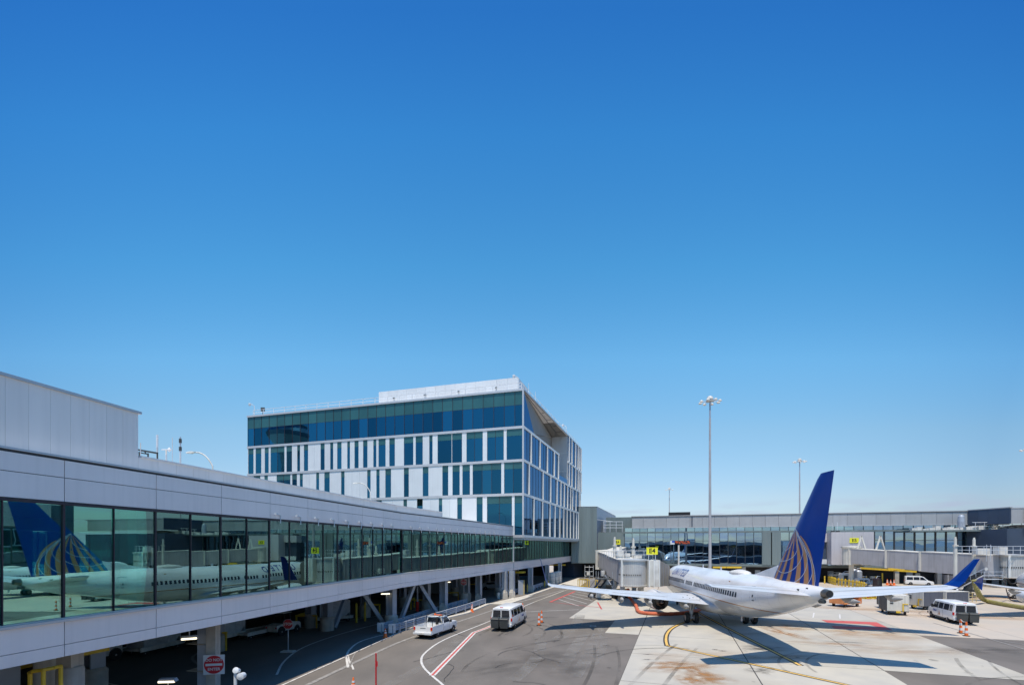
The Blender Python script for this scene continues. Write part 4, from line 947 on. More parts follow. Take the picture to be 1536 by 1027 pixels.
def lamp(px, Y, ztop, label, dirx=-1, rz=0, L=1.45, hs_=.62):
    x = at(px, Y)
    t_ = thing('street_lamp', label, 'street lamp', x, Y, 0, group='curved arm street lamps behind the walkway')
    pts = [(x, Y, 0), (x, Y, ztop-1.2)]
    for k in range(1, 8):
        a = k/7; pts.append((x+dirx*L*a*a*.4+dirx*L*a*.6, Y, ztop-1.2+1.2*sin(a*pi/2)))
    MB().path(pts, .06, 7).obj('pole', M_offw, t_)
    MB().loft([[(-.05, -.1, .05), (-.05, .1, .05), (-.05, .1, .18), (-.05, -.1, .18)], [(-.6, -.24, -.08), (-.6, .24, -.08), (-.6, .2, .22), (-.6, -.2, .22)], [(-1.25, -.16, -.04), (-1.25, .16, -.04), (-1.25, .1, .1), (-1.25, -.1, .1)]]).obj('lamp_head', M_offw, t_, M=T(x+dirx*L, Y, ztop-.06) @ SC(hs_, hs_, hs_))
    return x
lamp(319, 41, zat(678, 41), 'curved street lamp behind the near low parapet')
lamp(555.5, 62, zat(724, 62), 'curved street lamp in front of the white strip panels of the office block')
MB_ = MB().loft([[(-.05, -.1, .05), (-.05, .1, .05), (-.05, .1, .18), (-.05, -.1, .18)], [(-.6, -.24, -.1), (-.6, .24, -.1), (-.6, .2, .12), (-.6, -.2, .12)], [(-1.25, -.16, -.06), (-1.25, .16, -.06), (-1.25, .1, .06), (-1.25, -.1, .06)]])
# aerials and truss behind the near parapet
def aerial(px, Y, y0, y1, label, r=.05, r2=.03, m2=None, cat='antenna'):
    x = at(px, Y); z0 = 10.3
    t_ = thing('roof_aerial', label, cat, x, Y, z0)
    zm = zat((y0*.6+y1*.4), Y)
    MB().tube((x, Y, z0), (x, Y, zm), r, 6).obj('mast', M_galv, t_)
    MB().tube((x, Y, zm), (x, Y, zat(y1, Y)), r2, 6).obj('whip', m2 or M_offw, t_)
    return t_
aerial(235.8, 26, 684, 652, 'white whip aerial beside the dark roof truss behind the parapet', .045, .05, M_whitep)
a_ = aerial(270.5, 30, 690, 655, 'banded grey aerial mast behind the parapet, nearest the street lamp', .05, .045, M_steel)
for z in (zat(664, 30), zat(676, 30)): MB().tube((at(270.5, 30), 30, z), (at(270.5, 30), 30, z+.25), .08, 6).obj('clamp', M_dgrey, a_)
a_ = aerial(249.3, 28, 687, 674, 'short bracket post with a small white ball antenna behind the parapet', .045, .04)
MB().lathe([(.02, -.13), (.12, 0), (.02, .13)], 10).tube((-.45, 0, 0), (0, 0, 0), .03, 5).obj('antenna_ball', M_whitep, a_, M=T(at(254, 28), 28, zat(674, 28)))
aerial(258.5, 29, 688, 656, 'hair thin pale whip aerial between the ball antenna and the banded mast', .02, .015)
aerial(210.8, 25, 680, 664, 'small pinkish whip aerial right at the end of the tall parapet', .02, .02)
tr = thing('roof_truss', 'dark bar truss lying above the low parapet next to the tall wall', 'truss', at(222, 25.5), 25.5, 10.3)
pA = (at(208, 25.5), 25.5, zat(674.5, 25.5)); pB = (at(236.5, 25.5), 25.5, zat(679.5, 25.5))
MB().beam(pA, pB, .09, .09).obj('top_chord', M_dgrey, tr)
MB().beam((at(208, 25.5), 25.5, zat(678.3, 25.5)), (at(220, 25.5), 25.5, zat(680.5, 25.5)), .06, .06).beam((at(209.5, 25.5), 25.5, zat(678.3, 25.5)), (at(212.5, 25.5), 25.5, zat(675.5, 25.5)), .04, .04).beam((at(216, 25.5), 25.5, zat(676, 25.5)), (at(219.5, 25.5), 25.5, zat(680.3, 25.5)), .04, .04).obj('lower_chord', M_dgrey, tr)
for px_ in (209, 222, 236): MB().tube((at(px_, 25.5), 25.5, 10.3), (at(px_, 25.5), 25.5, zat(679.5, 25.5)), .04, 5).obj('leg', M_dgrey, tr)
# control tower behind the photographer, seen only mirrored in the office glass
cc = thing('concourse', 'glazed concourse the photo was taken from, behind the viewpoint and only seen mirrored', 'terminal', 40, -12)
piece('hall', M_navy, cc, I4, -17, 48, -34, -6.2, 0, 8.0)
piece('parapet', M_tpar, cc, I4, -17, 48, -34, -5.6, 8.01, 9.4)
for i in range(18): piece('window_pane', M_win, cc, I4, -16.6+i*3.5, -13.3+i*3.5, -6.18, -6.1, 3.6, 7.7)
piece('sill', M_trim, cc, I4, -17, 48, -6.19, -5.9, 3.0, 3.5)
pr = thing('pier_building', 'tall glazed pier beyond the right edge, seen only as a reflection in the walkway glass', 'terminal', 112, 30)
piece('body', M_navy, pr, I4, 112.2, 140, -50, 78, 0, 18.5)
for i in range(34):
    pane('window_pane', G_term, pr, frame(112, -48+i*3.6, 0, 1), .08, 3.5, -.1, 0, 4.5, 12.4, .003)
    piece('mullion', M_dtrim, pr, frame(112, -48+i*3.6, 0, 1), -.08, .07, -.1, .25, 4.4, 12.5)
    piece('parapet_panel', M_tpar, pr, frame(112, -48+i*3.6, 0, 1), .02, 3.58, -.1, .3, 13, 18.4)
    if i % 2: piece('buttress', M_tpar, pr, frame(112, -48+i*3.6, 0, 1), -.3, .3, .31, .9, 0, 13)
ct = thing('control_tower', 'control tower with flared cab, seen mirrored in the top floor glass of the office', 'control tower', -150, 22)
put('shaft', MB().lathe([(5, 0), (3.3, 28), (3.2, 42), (4.2, 48), (8.2, 53)], 28).mesh('shaft', M_panel, True), T(-150, 22), ct)
put('cab', MB().lathe([(8.3, 53.1), (8.8, 54.6), (7.2, 57.2), (7.6, 58), (3, 59)], 28).mesh('cab', M_steel, True), T(-150, 22), ct)

for (cx2, cy2, z0_, r_, rt) in ((15.75, 63.0, 2.8, 1.76, b4), (74.9, 72.6, 3.25, 1.93, b5)):
    sm = MB()
    for k in range(46): a = k*2*pi/46; sm.box(-.012, .012, -.015, .01, 0, 3.05, M=T(cx2+r_*sin(a), cy2-r_*cos(a), z0_) @ RZ(a))
    sm.obj('shutter_seams', M_jbgrey, rt, kind='stuff')
for (x_, y_, z_, w_, h_, m2) in ((14.2, 71, 1.2, .8, .9, M_dgrey), (18.6, 71.4, 1.1, .7, 1.1, M_offw), (14.9, 65.2, 1.9, .5, .6, M_steel), (17.3, 64.9, 1.8, .6, .6, M_offw), (13.6, 72.5, 3.3, .5, .8, M_offw), (12.6, 70.5, .3, .7, 1.2, M_offw)):
    MB().box(-w_/2, w_/2, -.35, .35, 0, h_).box(-w_/3, w_/3, -.38, -.35, h_*.3, h_*.8).obj('machinery_box', m2, b4, M=T(x_, y_, z_))
for (p_, q_) in (((14.6, 76, 3.2), (15.2, 72, 1.3)), ((18.6, 76, 3.2), (18.2, 72, 1.3)), ((14.9, 68, 2.5), (15.3, 72, 1.1)), ((17.9, 68, 2.5), (18.1, 72, 1.1))): MB().tube(p_, q_, .07, 6).obj('strut', M_steel, b4)
for i in range(7): MB().tube((14.3, 66+i*1.8, 6.0), (14.3, 66+i*1.8, 6.9), .025, 5).obj('rail_post', M_galv, b4)
MB().tube((14.3, 66, 6.9), (14.3, 76.8, 7.0), .025, 5).obj('rail', M_galv, b4)
# ------------------------------------------------------------------ airliner
ST = [(0, 2.95, .04, .04), (.25, 2.95, .42, .40), (.7, 2.98, .74, .70), (1.4, 3.05, 1.08, 1.06), (2.2, 3.16, 1.36, 1.42), (3.2, 3.28, 1.6, 1.74), (4.4, 3.36, 1.77, 1.93), (6, 3.4, 1.87, 2.0), (8, 3.4, 1.88, 2.0), (12, 3.4, 1.88, 2.0), (17, 3.4, 1.88, 2.0), (22, 3.4, 1.88, 2.0),
      (25, 3.43, 1.87, 1.97), (27.5, 3.58, 1.78, 1.83), (29.5, 3.75, 1.66, 1.66), (31.5, 3.97, 1.48, 1.44), (33.5, 4.2, 1.24, 1.18), (35.2, 4.42, .98, .92), (36.6, 4.60, .72, .68), (37.6, 4.73, .5, .48), (38.1, 4.8, .34, .34)]
def fus(x):
    for a, b in zip(ST[:-1], ST[1:]):
        if a[0] <= x <= b[0]:
            t_ = (x-a[0])/(b[0]-a[0]); return [a[i]+(b[i]-a[i])*t_ for i in (1, 2, 3)]
    return ST[-1][1:]
def fy(x, z, off_=.01):
    zc, w, h = fus(x); q = max(0, 1-((z-zc)/h)**2); return w*sqrt(q)+off_
def livery():
    m = bpy.data.materials.new('fuselage_paint'); m.use_nodes = True; t = m.node_tree; b = t.nodes['Principled BSDF']
    b.inputs['Roughness'].default_value = .22; b.inputs['Coat Weight'].default_value = .35
    tcn = N(t, 'ShaderNodeTexCoord'); s = N(t, 'ShaderNodeSeparateXYZ'); t.links.new(tcn.outputs['Object'], s.inputs[0])
    r = N(t, 'ShaderNodeValToRGB'); r.color_ramp.interpolation = 'CONSTANT'; e = r.color_ramp.elements
    e[0].position = 0; e[0].color = (.50, .51, .52, 1); e[1].position = .565; e[1].color = (.80, .80, .80, 1)
    e2 = e.new(.546); e2.color = (.42, .22, .11, 1)
    mr = N(t, 'ShaderNodeMapRange'); mr.inputs[1].default_value = 0; mr.inputs[2].default_value = 5.2; t.links.new(s.outputs[2], mr.inputs[0]); t.links.new(mr.outputs[0], r.inputs[0])
    n = N(t, 'ShaderNodeTexNoise'); n.inputs['Scale'].default_value = .9; n.inputs['Detail'].default_value = 7
    mpn = N(t, 'ShaderNodeMapping'); mpn.inputs['Scale'].default_value = (.35, 1, 1.2); t.links.new(tcn.outputs['Object'], mpn.inputs[0]); t.links.new(mpn.outputs[0], n.inputs['Vector'])
    r2 = N(t, 'ShaderNodeMapRange'); r2.inputs[1].default_value = .42; r2.inputs[2].default_value = .75; r2.inputs[3].default_value = 0; r2.inputs[4].default_value = .5; t.links.new(n.outputs[0], r2.inputs[0])
    mi = N(t, 'ShaderNodeMixRGB'); mi.inputs[2].default_value = (.42, .40, .37, 1); t.links.new(r2.outputs[0], mi.inputs[0]); t.links.new(r.outputs[0], mi.inputs[1])
    # skin joints every 1.27 m along the hull and stringer laps
    fr_ = N(t, 'ShaderNodeMath', operation='PINGPONG'); fr_.inputs[1].default_value = .635; t.links.new(s.outputs[0], fr_.inputs[0])
    lt = N(t, 'ShaderNodeMath', operation='LESS_THAN'); lt.inputs[1].default_value = .012; t.links.new(fr_.outputs[0], lt.inputs[0])
    fz = N(t, 'ShaderNodeMath', operation='PINGPONG'); fz.inputs[1].default_value = .55; t.links.new(s.outputs[2], fz.inputs[0])
    lz = N(t, 'ShaderNodeMath', operation='LESS_THAN'); lz.inputs[1].default_value = .008; t.links.new(fz.outputs[0], lz.inputs[0])
    mxx = N(t, 'ShaderNodeMath', operation='MAXIMUM'); t.links.new(lt.outputs[0], mxx.inputs[0]); t.links.new(lz.outputs[0], mxx.inputs[1])
    msc = N(t, 'ShaderNodeMath', operation='MULTIPLY'); msc.inputs[1].default_value = .35; t.links.new(mxx.outputs[0], msc.inputs[0])
    mj = N(t, 'ShaderNodeMixRGB'); mj.inputs[2].default_value = (.3, .3, .3, 1); t.links.new(msc.outputs[0], mj.inputs[0]); t.links.new(mi.outputs[0], mj.inputs[1]); t.links.new(mj.outputs[0], b.inputs['Base Color'])
    return m
M_fus = livery()
M_wing = mat('wing_skin', (.66, .68, .70), .32, .15, var=.1, scale=.5, obj=True, grime=.1)
M_wfair = mat('fairing_grey', (.45, .44, .41), .5, var=.15, scale=1, obj=True)
M_nac = mat('nacelle_white', (.74, .75, .77), .25, var=.06, obj=True, coat=.3)
M_exh = mat('exhaust_metal', (.22, .19, .16), .35, .8, obj=True)
def wing_sec(x0, x1, y, z, th):
    pts = []
    for t_, u_ in ((0, 0), (.08, .75), (.3, 1), (.6, .75), (1, .04)): pts.append((x0+(x1-x0)*t_, y, z+th*u_*.62))
    for t_, u_ in ((1, -.04), (.6, -.6), (.3, -.8), (.08, -.6)): pts.append((x0+(x1-x0)*t_, y, z+th*u_*.42))
    return pts
def cut_rows(me):
    bm = bmesh.new(); bm.from_mesh(me)
    for k in range(-9, 10):
        bmesh.ops.bisect_plane(bm, geom=bm.verts[:]+bm.edges[:]+bm.faces[:], plane_co=(0, k*.07, 0), plane_no=(0, 1, 0))
    for k in range(-14, 15):
        bmesh.ops.bisect_plane(bm, geom=bm.verts[:]+bm.edges[:]+bm.faces[:], plane_co=(k*.2, 0, 0), plane_no=(1, 0, 0))
    bmesh.ops.triangulate(bm, faces=bm.faces[:]); bm.to_mesh(me); bm.free()
def airliner(label, fence=False, reg=None):
    R = thing('airliner', label, 'airplane', 0, 0)
    # local frame: x aft from nose, y starboard -> stored with the nose towards -x
    rings = []
    for x, zc, w, h in ST: rings.append([(x, w*cos(2*pi*i/40), zc+h*sin(2*pi*i/40)) for i in range(40)])
    fu = MB().loft(rings).obj('fuselage', M_fus, R, smooth=True)
    MB().loft([[(x, w*cos(a), z+h*sin(a)) for a in [2*pi*i/24 for i in range(24)]] for x, z, w, h in ((11.2, 2.0, .3, .3), (12.5, 1.95, 1.5, .75), (15, 1.85, 2.15, .85), (19, 1.85, 2.25, .88), (22, 1.95, 1.8, .8), (24.2, 2.1, .5, .4))]).obj('belly_fairing', M_fus, R, smooth=True)
    # APU exhaust
    MB().tube((38.1, 0, 4.82), (38.55, 0, 4.86), .31, 18, .24).obj('exhaust_cone', M_exh, R)
    MB().tube((38.5, 0, 4.855), (38.58, 0, 4.862), .19, 16).obj('exhaust_opening', M_black, R)
    MB().tube((37.9, -.2, 4.32), (38.35, -.2, 4.36), .13, 10).obj('tail_vent', M_dgrey, R)
    # cabin windows
    wm = MB().box(-.13, .13, -.02, .02, -.21, .21).mesh('cabin_window', M_cwin)
    for s_ in (-1, 1):
        for i in range(44):
            x = 6.6+i*.502
            if i in (14, 20): continue
            zc, w, h = fus(x); put('cabin_window', wm, T(x, s_*fy(x, 3.76, .008), 3.76) @ RX(s_*.19), R)
    for s_ in (-1, 1):
        for k, (x0, x1, z0, z1) in enumerate(((.75, 1.35, 3.45, 3.85), (1.4, 1.95, 3.6, 4.1))):
            MB().add([(x, s_*fy(x, z, .02), z) for x, z in ((x0, z0), (x1, z0+.1), (x1, z1), (x0, z1-.2))], [(0, 1, 2, 3)]).obj('cockpit_window', M_cwin, R)
        for (xd, z0, z1) in ((4.6, 2.75, 4.55), (31.0, 2.95, 4.65)):
            ol = MB(); wd = .42
            seq = [(xd-wd, z0), (xd-wd, (z0+z1)/2), (xd-wd, z1), (xd, z1+.04), (xd+wd, z1), (xd+wd, (z0+z1)/2), (xd+wd, z0), (xd, z0-.02), (xd-wd, z0)]
            ol.path([(x, s_*fy(x, z, .006), z) for x, z in seq], .028, 4)
            ol.obj('door_outline', M_steel, R)
            MB().box(-.06, .06, -.02, .02, -.1, .1).obj('door_window', M_cwin, R, M=T(xd, s_*fy(xd, 3.95), 3.95) @ RX(s_*.2))
            MB().box(-.14, .14, -.02, .02, -.03, .03).obj('door_handle', M_dgrey, R, M=T(xd, s_*fy(xd, 3.6), 3.6))
    # name on both flanks, wrapped on the hull
    for s_ in (-1, 1):
        me = text_mesh('UNITED', 1.1, M_blue, 0, .2, bold=.012, spacing=1.4, sx=1.12)
        cut_rows(me)
        for v in me.vertices:
            xx = 10.0+v.co.x if s_ < 0 else 10.0-v.co.x
            zz = 4.62+v.co.y; v.co = Vector((xx, s_*fy(xx, zz, .03), zz))
        put('airline_lettering', me, I4, R)
        if reg:
            me = text_mesh(reg, .55, M_steel, 0, 0, bold=.005, sx=1.15)
            cut_rows(me)
            for v in me.vertices:
                xx = 27.4+v.co.x if s_ < 0 else 27.4-v.co.x
                zz = 2.48+v.co.y; v.co = Vector((xx, s_*fy(xx, zz, .03), zz))
            put('registration', me, I4, R)
    # small dark ports around the tail cone
    for x, z, a in ((36.2, 4.9, .12), (34.9, 4.55, .1), (36.9, 5.05, .1), (26, 4.7, .12)):
        MB().box(-a, a, -.02, .02, -a*.5, a*.5).obj('access_panel', M_dgrey if x > 30 else M_gold, R, M=T(x, -fy(x, z, .005), z))
    # satcom radome
    MB().loft([[(x, w*cos(a), 5.36+h*sin(a)) for a in [2*pi*i/20 for i in range(20)]] for x, w, h in ((22.8, .05, .03), (23.4, .55, .2), (24.5, .72, .34), (25.6, .6, .26), (26.6, .08, .05))]).obj('radome', M_offw, R, smooth=True)
    MB().box(14.0, 14.25, -.02, .02, 5.38, 5.75).obj('blade_antenna', M_nac, R)
    MB().box(19.6, 19.9, -.02, .02, 5.38, 5.7).obj('blade_antenna', M_nac, R)
    for x in (20.5, 24.8): MB().box(x, x+.3, -.02, .02, fus(x)[0]-fus(x)[2]-.4, fus(x)[0]-fus(x)[2]).obj('drain_mast', M_nac, R)
    # fin
    LE0, LE1, TE0, TE1 = (31.04, 5.3), (37.48, 12.4), (37.2, 4.9), (39.04, 12.4)
    def fsec(t_, y0=0):
        x0 = LE0[0]+(LE1[0]-LE0[0])*t_; x1 = TE0[0]+(TE1[0]-TE0[0])*t_; z = 4.85+(12.4-4.85)*t_
        x0 = LE0[0]-.4+(LE1[0]-LE0[0]+.4)*t_; th = .34*(1-t_)+.09
        return [(x0+(x1-x0)*a, s_*th*b_, z+(.05 if False else 0)) for a, b_, s_ in ((0, .1, 1), (.1, .6, 1), (.35, 1, 1), (.7, .62, 1), (1, .08, 1), (1, .08, -1), (.7, .62, -1), (.35, 1, -1), (.1, .6, -1), (0, .1, -1))]
    def fth(x, z):
        t_ = (z-4.85)/7.55; x0 = LE0[0]-.4+(LE1[0]-LE0[0]+.4)*t_; x1 = TE0[0]+(TE1[0]-TE0[0])*t_; th = .34*(1-t_)+.09
        a = min(1, max(0, (x-x0)/(x1-x0))); K = ((0, .1), (.1, .6), (.35, 1), (.7, .62), (1, .08))
        for (a0, b0), (a1, b1) in zip(K[:-1], K[1:]):
            if a0 <= a <= a1: return th*(b0+(b1-b0)*(a-a0)/(a1-a0))
        return .05
    fin = MB().loft([fsec(t_) for t_ in (0, .2, .4, .6, .8, .96)]+[[(x+.12*(k in (0, 1, 8, 9)), y*.5, 12.42) for k, (x, y, z) in enumerate(fsec(1))]]).obj('tail_fin', M_blue, R, smooth=True)
    MB().loft([[(27.6, -.03, 5.35), (27.6, .03, 5.35), (27.6, .02, 5.42), (27.6, -.02, 5.42)], [(32.4, -.24, 5.0), (32.4, .24, 5.0), (31.9, .06, 6.35), (31.9, -.06, 6.35)]]).obj('dorsal_fillet', M_fus, R)
    P0 = Vector((34.66, 9.06))
    arcs = [[(34.66, 9.06), (34.71, 8.65), (34.66, 8.17), (34.19, 7.7), (33.31, 7.43)], [(34.66, 9.06), (35.11, 8.64), (35.41, 7.89), (35.11, 7.23), (34.19, 6.78), (32.6, 6.69)],
        [(34.66, 9.06), (35.64, 8.16), (35.99, 7.52), (35.73, 6.88), (34.93, 6.2), (33.61, 5.79), (31.85, 6.1)], [(34.9, 8.95), (35.99, 7.89), (36.45, 6.99), (36.24, 6.26), (35.64, 5.59), (34.56, 5.2)],
        [(35.4, 8.5), (36.57, 7.17), (36.86, 6.38), (36.81, 5.84), (36.24, 5.15)], [(34.66, 9.06), (35.11, 8.82), (35.81, 8.16), (36.49, 7.44), (36.98, 6.65), (37.13, 5.78), (37.01, 5.15)]]
    outer = [Vector(p) for p in arcs[5]]
    def chaik(P, n=2):
        P = [Vector(p) for p in P]
        for _ in range(n):
            Q = [P[0]]
            for a_, b_ in zip(P[:-1], P[1:]): Q += [a_*.75+b_*.25, a_*.25+b_*.75]
            P = Q+[P[-1]]
        return P
    bot = [(31.86, 5.35), (32.18, 5.33), (32.81, 5.29), (33.27, 5.26), (33.84, 5.24), (34.28, 5.23), (34.89, 5.2), (35.47, 5.17), (35.9, 5.15), (36.41, 5.15), (36.78, 5.15), (37.0, 5.15)]
    for s_ in (-1, 1):
        for i in range(0, 12, 2):
            ptsA, ptsB = [], []
            for side, idx in ((ptsA, i), (ptsB, i+1)):
                e = Vector(bot[idx]); fr = idx/11
                for k in range(11):
                    t_ = .06+.94*k/10
                    p = P0.lerp(e, t_); bul = (fr*1.0-.05)*sin(pi*t_)*1.0; n2 = Vector((e.y-P0.y, -(e.x-P0.x))).normalized()*-1
                    p = p+n2*bul*.95
                    side.append(p)
            vs = []; 
            for a_, b_ in zip(ptsA, ptsB):
                for q in (a_, b_): vs.append((q.x, s_*(fth(q.x, q.y)+.012), q.y))
            MB().add(vs, [(2*k, 2*k+1, 2*k+3, 2*k+2) for k in range(10)]).obj('globe_stripe', M_gold, R)
        for arc in arcs:
            P = chaik(arc); vs = []
            for k, p in enumerate(P):
                d = (P[min(k+1, len(P)-1)]-P[max(k-1, 0)]).normalized(); n2 = Vector((-d.y, d.x))*.026
                for q in (p+n2, p-n2): vs.append((q.x, s_*(fth(q.x, q.y)+.022), q.y))
            MB().add(vs, [(2*k, 2*k+1, 2*k+3, 2*k+2) for k in range(len(P)-1)]).obj('globe_line', M_lgry, R)
    # wings, flaps, winglets, engines, gear
    for s_ in (-1, 1):
        def W_(secs): return [[(x, s_*y, z) for x, y, z in sc_] for sc_ in secs]
        wg = MB().loft(W_([wing_sec(12.9, 21.7, 1.2, 2.05, .95), wing_sec(15.9, 21.9, 5.3, 2.5, .62), wing_sec(20.2, 24.2, 12, 3.35, .34), wing_sec(23.7, 25.9, 17.0, 4.12, .2)])).obj('wing', M_wing, R, smooth=True)
        for (ya, yb) in ((2.2, 5.1), (5.4, 11.2), (11.5, 16.2)):
            def te(y):
                for (y0, x0, z0), (y1, x1, z1) in (((1.2, 21.7, 2.05), (5.3, 21.9, 2.5)), ((5.3, 21.9, 2.5), (12, 24.2, 3.35)), ((12, 24.2, 3.35), (17, 25.9, 4.12))):
                    if y0 <= y <= y1+.01: t_ = (y-y0)/(y1-y0); return x0+(x1-x0)*t_, z0+(z1-z0)*t_
            (xa_, za_), (xb_, zb_) = te(ya), te(yb)
            MB().beam((xa_-1.5, s_*ya, za_+.24), (xb_-1.0, s_*yb, zb_+.13), .05, .02).obj('panel_joint', M_wfair, wg)
        for (xq, yq, zq) in ((20.9, 2.4, 2.62), (20.3, 2.9, 2.68), (19.6, 2.3, 2.7), (20.9, 3.4, 2.68), (19.4, 3.2, 2.82), (20.4, 3.9, 2.74)):
            MB().box(xq-.09, xq+.09, s_*yq-.05, s_*yq+.05, zq-.03, zq-.0).obj('access_panel', M_dgrey, R)
        if fence:
            MB().add([(24.2, s_*17.05, 4.2), (25.9, s_*17.1, 4.2), (26.3, s_*17.25, 4.95), (25.5, s_*17.2, 4.8), (26.1, s_*17.25, 3.4), (25.5, s_*17.15, 3.5)]+[(24.2, s_*17.12, 4.2), (25.9, s_*17.18, 4.2), (26.3, s_*17.3, 4.95), (25.5, s_*17.27, 4.8), (26.1, s_*17.3, 3.4), (25.5, s_*17.22, 3.5)],
                [(0, 1, 2, 3), (0, 5, 4, 1), (6, 9, 8, 7), (6, 7, 10, 11), (0, 3, 9, 6), (3, 2, 8, 9), (2, 1, 7, 8), (1, 4, 10, 7), (4, 5, 11, 10), (5, 0, 6, 11)]).obj('wingtip_fence', M_blue, R)
        else:
            MB().loft(W_([[(x, y, z) for x, y, z in wing_sec(23.7, 25.9, 17.0, 4.12, .2)], [(x, 17.35, z+.12) for x, y, z in wing_sec(24.3, 26.1, 17.2, 4.2, .15)]])).obj('wingtip', M_wing, R, smooth=True)
            MB().loft([[(x, s_*(17.33+yy), z) for x, yy, z in ((24.35, 0, 4.28), (24.9, .05, 4.3), (26.1, .0, 4.3), (24.9, -.05, 4.3))], [(x, s_*(17.55+yy), z) for x, yy, z in ((25.0, 0, 4.8), (25.5, .05, 4.8), (26.5, 0, 4.8), (25.5, -.05, 4.8))], [(x, s_*(18.0+yy), z) for x, yy, z in ((26.75, 0, 6.7), (26.95, .03, 6.72), (27.35, 0, 6.75), (26.95, -.03, 6.72))]]).obj('winglet', M_blue, R)
        for y, xt, zt, ln in ((4.0, 22.0, 2.05, 2.8), (7.6, 22.9, 2.45, 2.7), (10.4, 23.8, 2.85, 2.3), (13.3, 24.8, 3.25, 1.6)):
            MB().loft([[(x, s_*(y+w*cos(a)), zt+dz+h*sin(a)) for a in [2*pi*i/12 for i in range(12)]] for x, w, h, dz in ((xt-ln, .05, .05, .05), (xt-ln*.6, .2, .3, -.05), (xt-.3, .2, .28, -.12), (xt+.7, .04, .06, -.02))]).obj('flap_fairing', M_wfair, R, smooth=True)
        e = MB().loft([[(x, s_*4.83+r*cos(a), zc+r*.97*sin(a)) for a in [2*pi*i/28 for i in range(28)]] for x, r, zc in ((10.3, .86, 1.62), (10.35, .98, 1.62), (11.0, 1.1, 1.6), (12.5, 1.14, 1.58), (13.8, 1.06, 1.58), (14.6, .93, 1.6))], cap=False).obj('engine_cowl', M_nac, R, smooth=True)
        MB().loft([[(x, s_*4.83+r*cos(a), 1.6+r*sin(a)) for a in [2*pi*i/28 for i in range(28)]] for x, r in ((10.6, .80), (10.35, .86))]).obj('intake', M_dgrey, e)
        MB().loft([[(x, s_*4.83+r*cos(a), 1.6+r*sin(a)) for a in [2*pi*i/28 for i in range(28)]] for x, r in ((14.58, .93), (14.3, .86), (13.9, .8))]).obj('fan_duct', M_black, e)
        MB().loft([[(x, s_*4.83+r*cos(a), 1.6+r*sin(a)) for a in [2*pi*i/24 for i in range(24)]] for x, r in ((13.8, .62), (14.7, .52), (15.3, .36))], cap=False).obj('core_nozzle', M_exh, e, smooth=True)
        MB().loft([[(x, s_*4.83+r*cos(a), 1.6+r*sin(a)) for a in [2*pi*i/20 for i in range(20)]] for x, r in ((14.6, .3), (15.4, .2), (15.9, .04))]).obj('exhaust_plug', M_exh, e, smooth=True)
        MB().loft([[(11.6, s_*4.83-.2, 2.5), (11.6, s_*4.83+.2, 2.5), (11.6, s_*4.83+.1, 2.72), (11.6, s_*4.83-.1, 2.72)], [(15.9, s_*4.83-.22, 1.95), (15.9, s_*4.83+.22, 1.95), (15.9, s_*4.83+.2, 2.75), (15.9, s_*4.83-.2, 2.75)], [(18, s_*4.83-.06, 2.2), (18, s_*4.83+.06, 2.2), (18, s_*4.83+.06, 2.6), (18, s_*4.83-.06, 2.6)]]).obj('engine_pylon', M_nac, e)
        # main gear
        ge = MB().tube((19.5, s_*2.86, .56), (19.3, s_*2.75, 2.3), .15, 12).tube((19.55, s_*2.86, .9), (19.45, s_*2.8, 1.7), .2, 12).tube((19.5, s_*2.86, 1.4), (19.0, s_*1.4, 2.2), .07, 8).tube((19.5, s_*2.86, 1.2), (20.7, s_*2.7, 2.3), .07, 8).tube((19.6, s_*2.3, .56), (19.6, s_*3.4, .56), .1, 10).obj('main_gear_leg', M_steel, R)
        for yy in (2.43, 3.29):
            wh = MB().lathe([(.3, -.17), (.5, -.18), (.56, -.1), (.56, .1), (.5, .18), (.3, .17)], 28, M=T(19.6, s_*yy, .56) @ RX(pi/2)).obj('wheel', M_rub, R, smooth=True)
            MB().lathe([(.27, -.19), (.3, -.16), (.3, .16), (.27, .19)], 20, M=T(19.6, s_*yy, .56) @ RX(pi/2)).obj('hub', M_hub, wh)
        MB().box(18.9, 20.1, -.02, .02, -.4, .4).obj('gear_door', M_nac, R, M=T(0, s_*3.05, 1.75) @ RX(s_*.1))
        # stabiliser
        MB().loft(W_([wing_sec(33.7, 37.6, .6, 4.62, .42), wing_sec(37.3, 38.9, 7.15, 5.28, .16)])).obj('stabiliser', M_wing, R, smooth=True)
        MB().beam((36.6, s_*.8, 4.83), (38.35, s_*7.0, 5.37), .05, .02).obj('elevator_joint', M_wfair, R)
    MB().tube((4.0, 0, .34), (4.1, 0, 1.6), .09, 10).obj('nose_gear_leg', M_steel, R)
    for yy in (-.2, .2): MB().lathe([(.2, -.09), (.34, -.07), (.34, .07), (.2, .09)], 20, M=T(4.0, yy, .34) @ RX(pi/2)).obj('wheel', M_rub, R, smooth=True)
    return R
# root frame: local x runs from nose to tail
HD = .075
def place_air(R, gx, gy, hd, k=1):
    # unit vector aft
    ax = Vector((-sin(hd), -cos(hd))); nose = Vector((gx, gy))-ax*19.6*k
    R.matrix_basis = T(nose.x, nose.y, 0) @ RZ(atan2(ax.y, ax.x)) @ SC(k, k, k)
a1 = airliner('white airliner with blue tail fin and gold globe, parked nose in at gate E4', False, 'N77295')
place_air(a1, 21.0, 48.7, HD)
a2 = airliner('second airliner beyond the right edge, only its wing tip with a small blue fence showing', True)
place_air(a2, 67.1, 52.6, .32, .9)
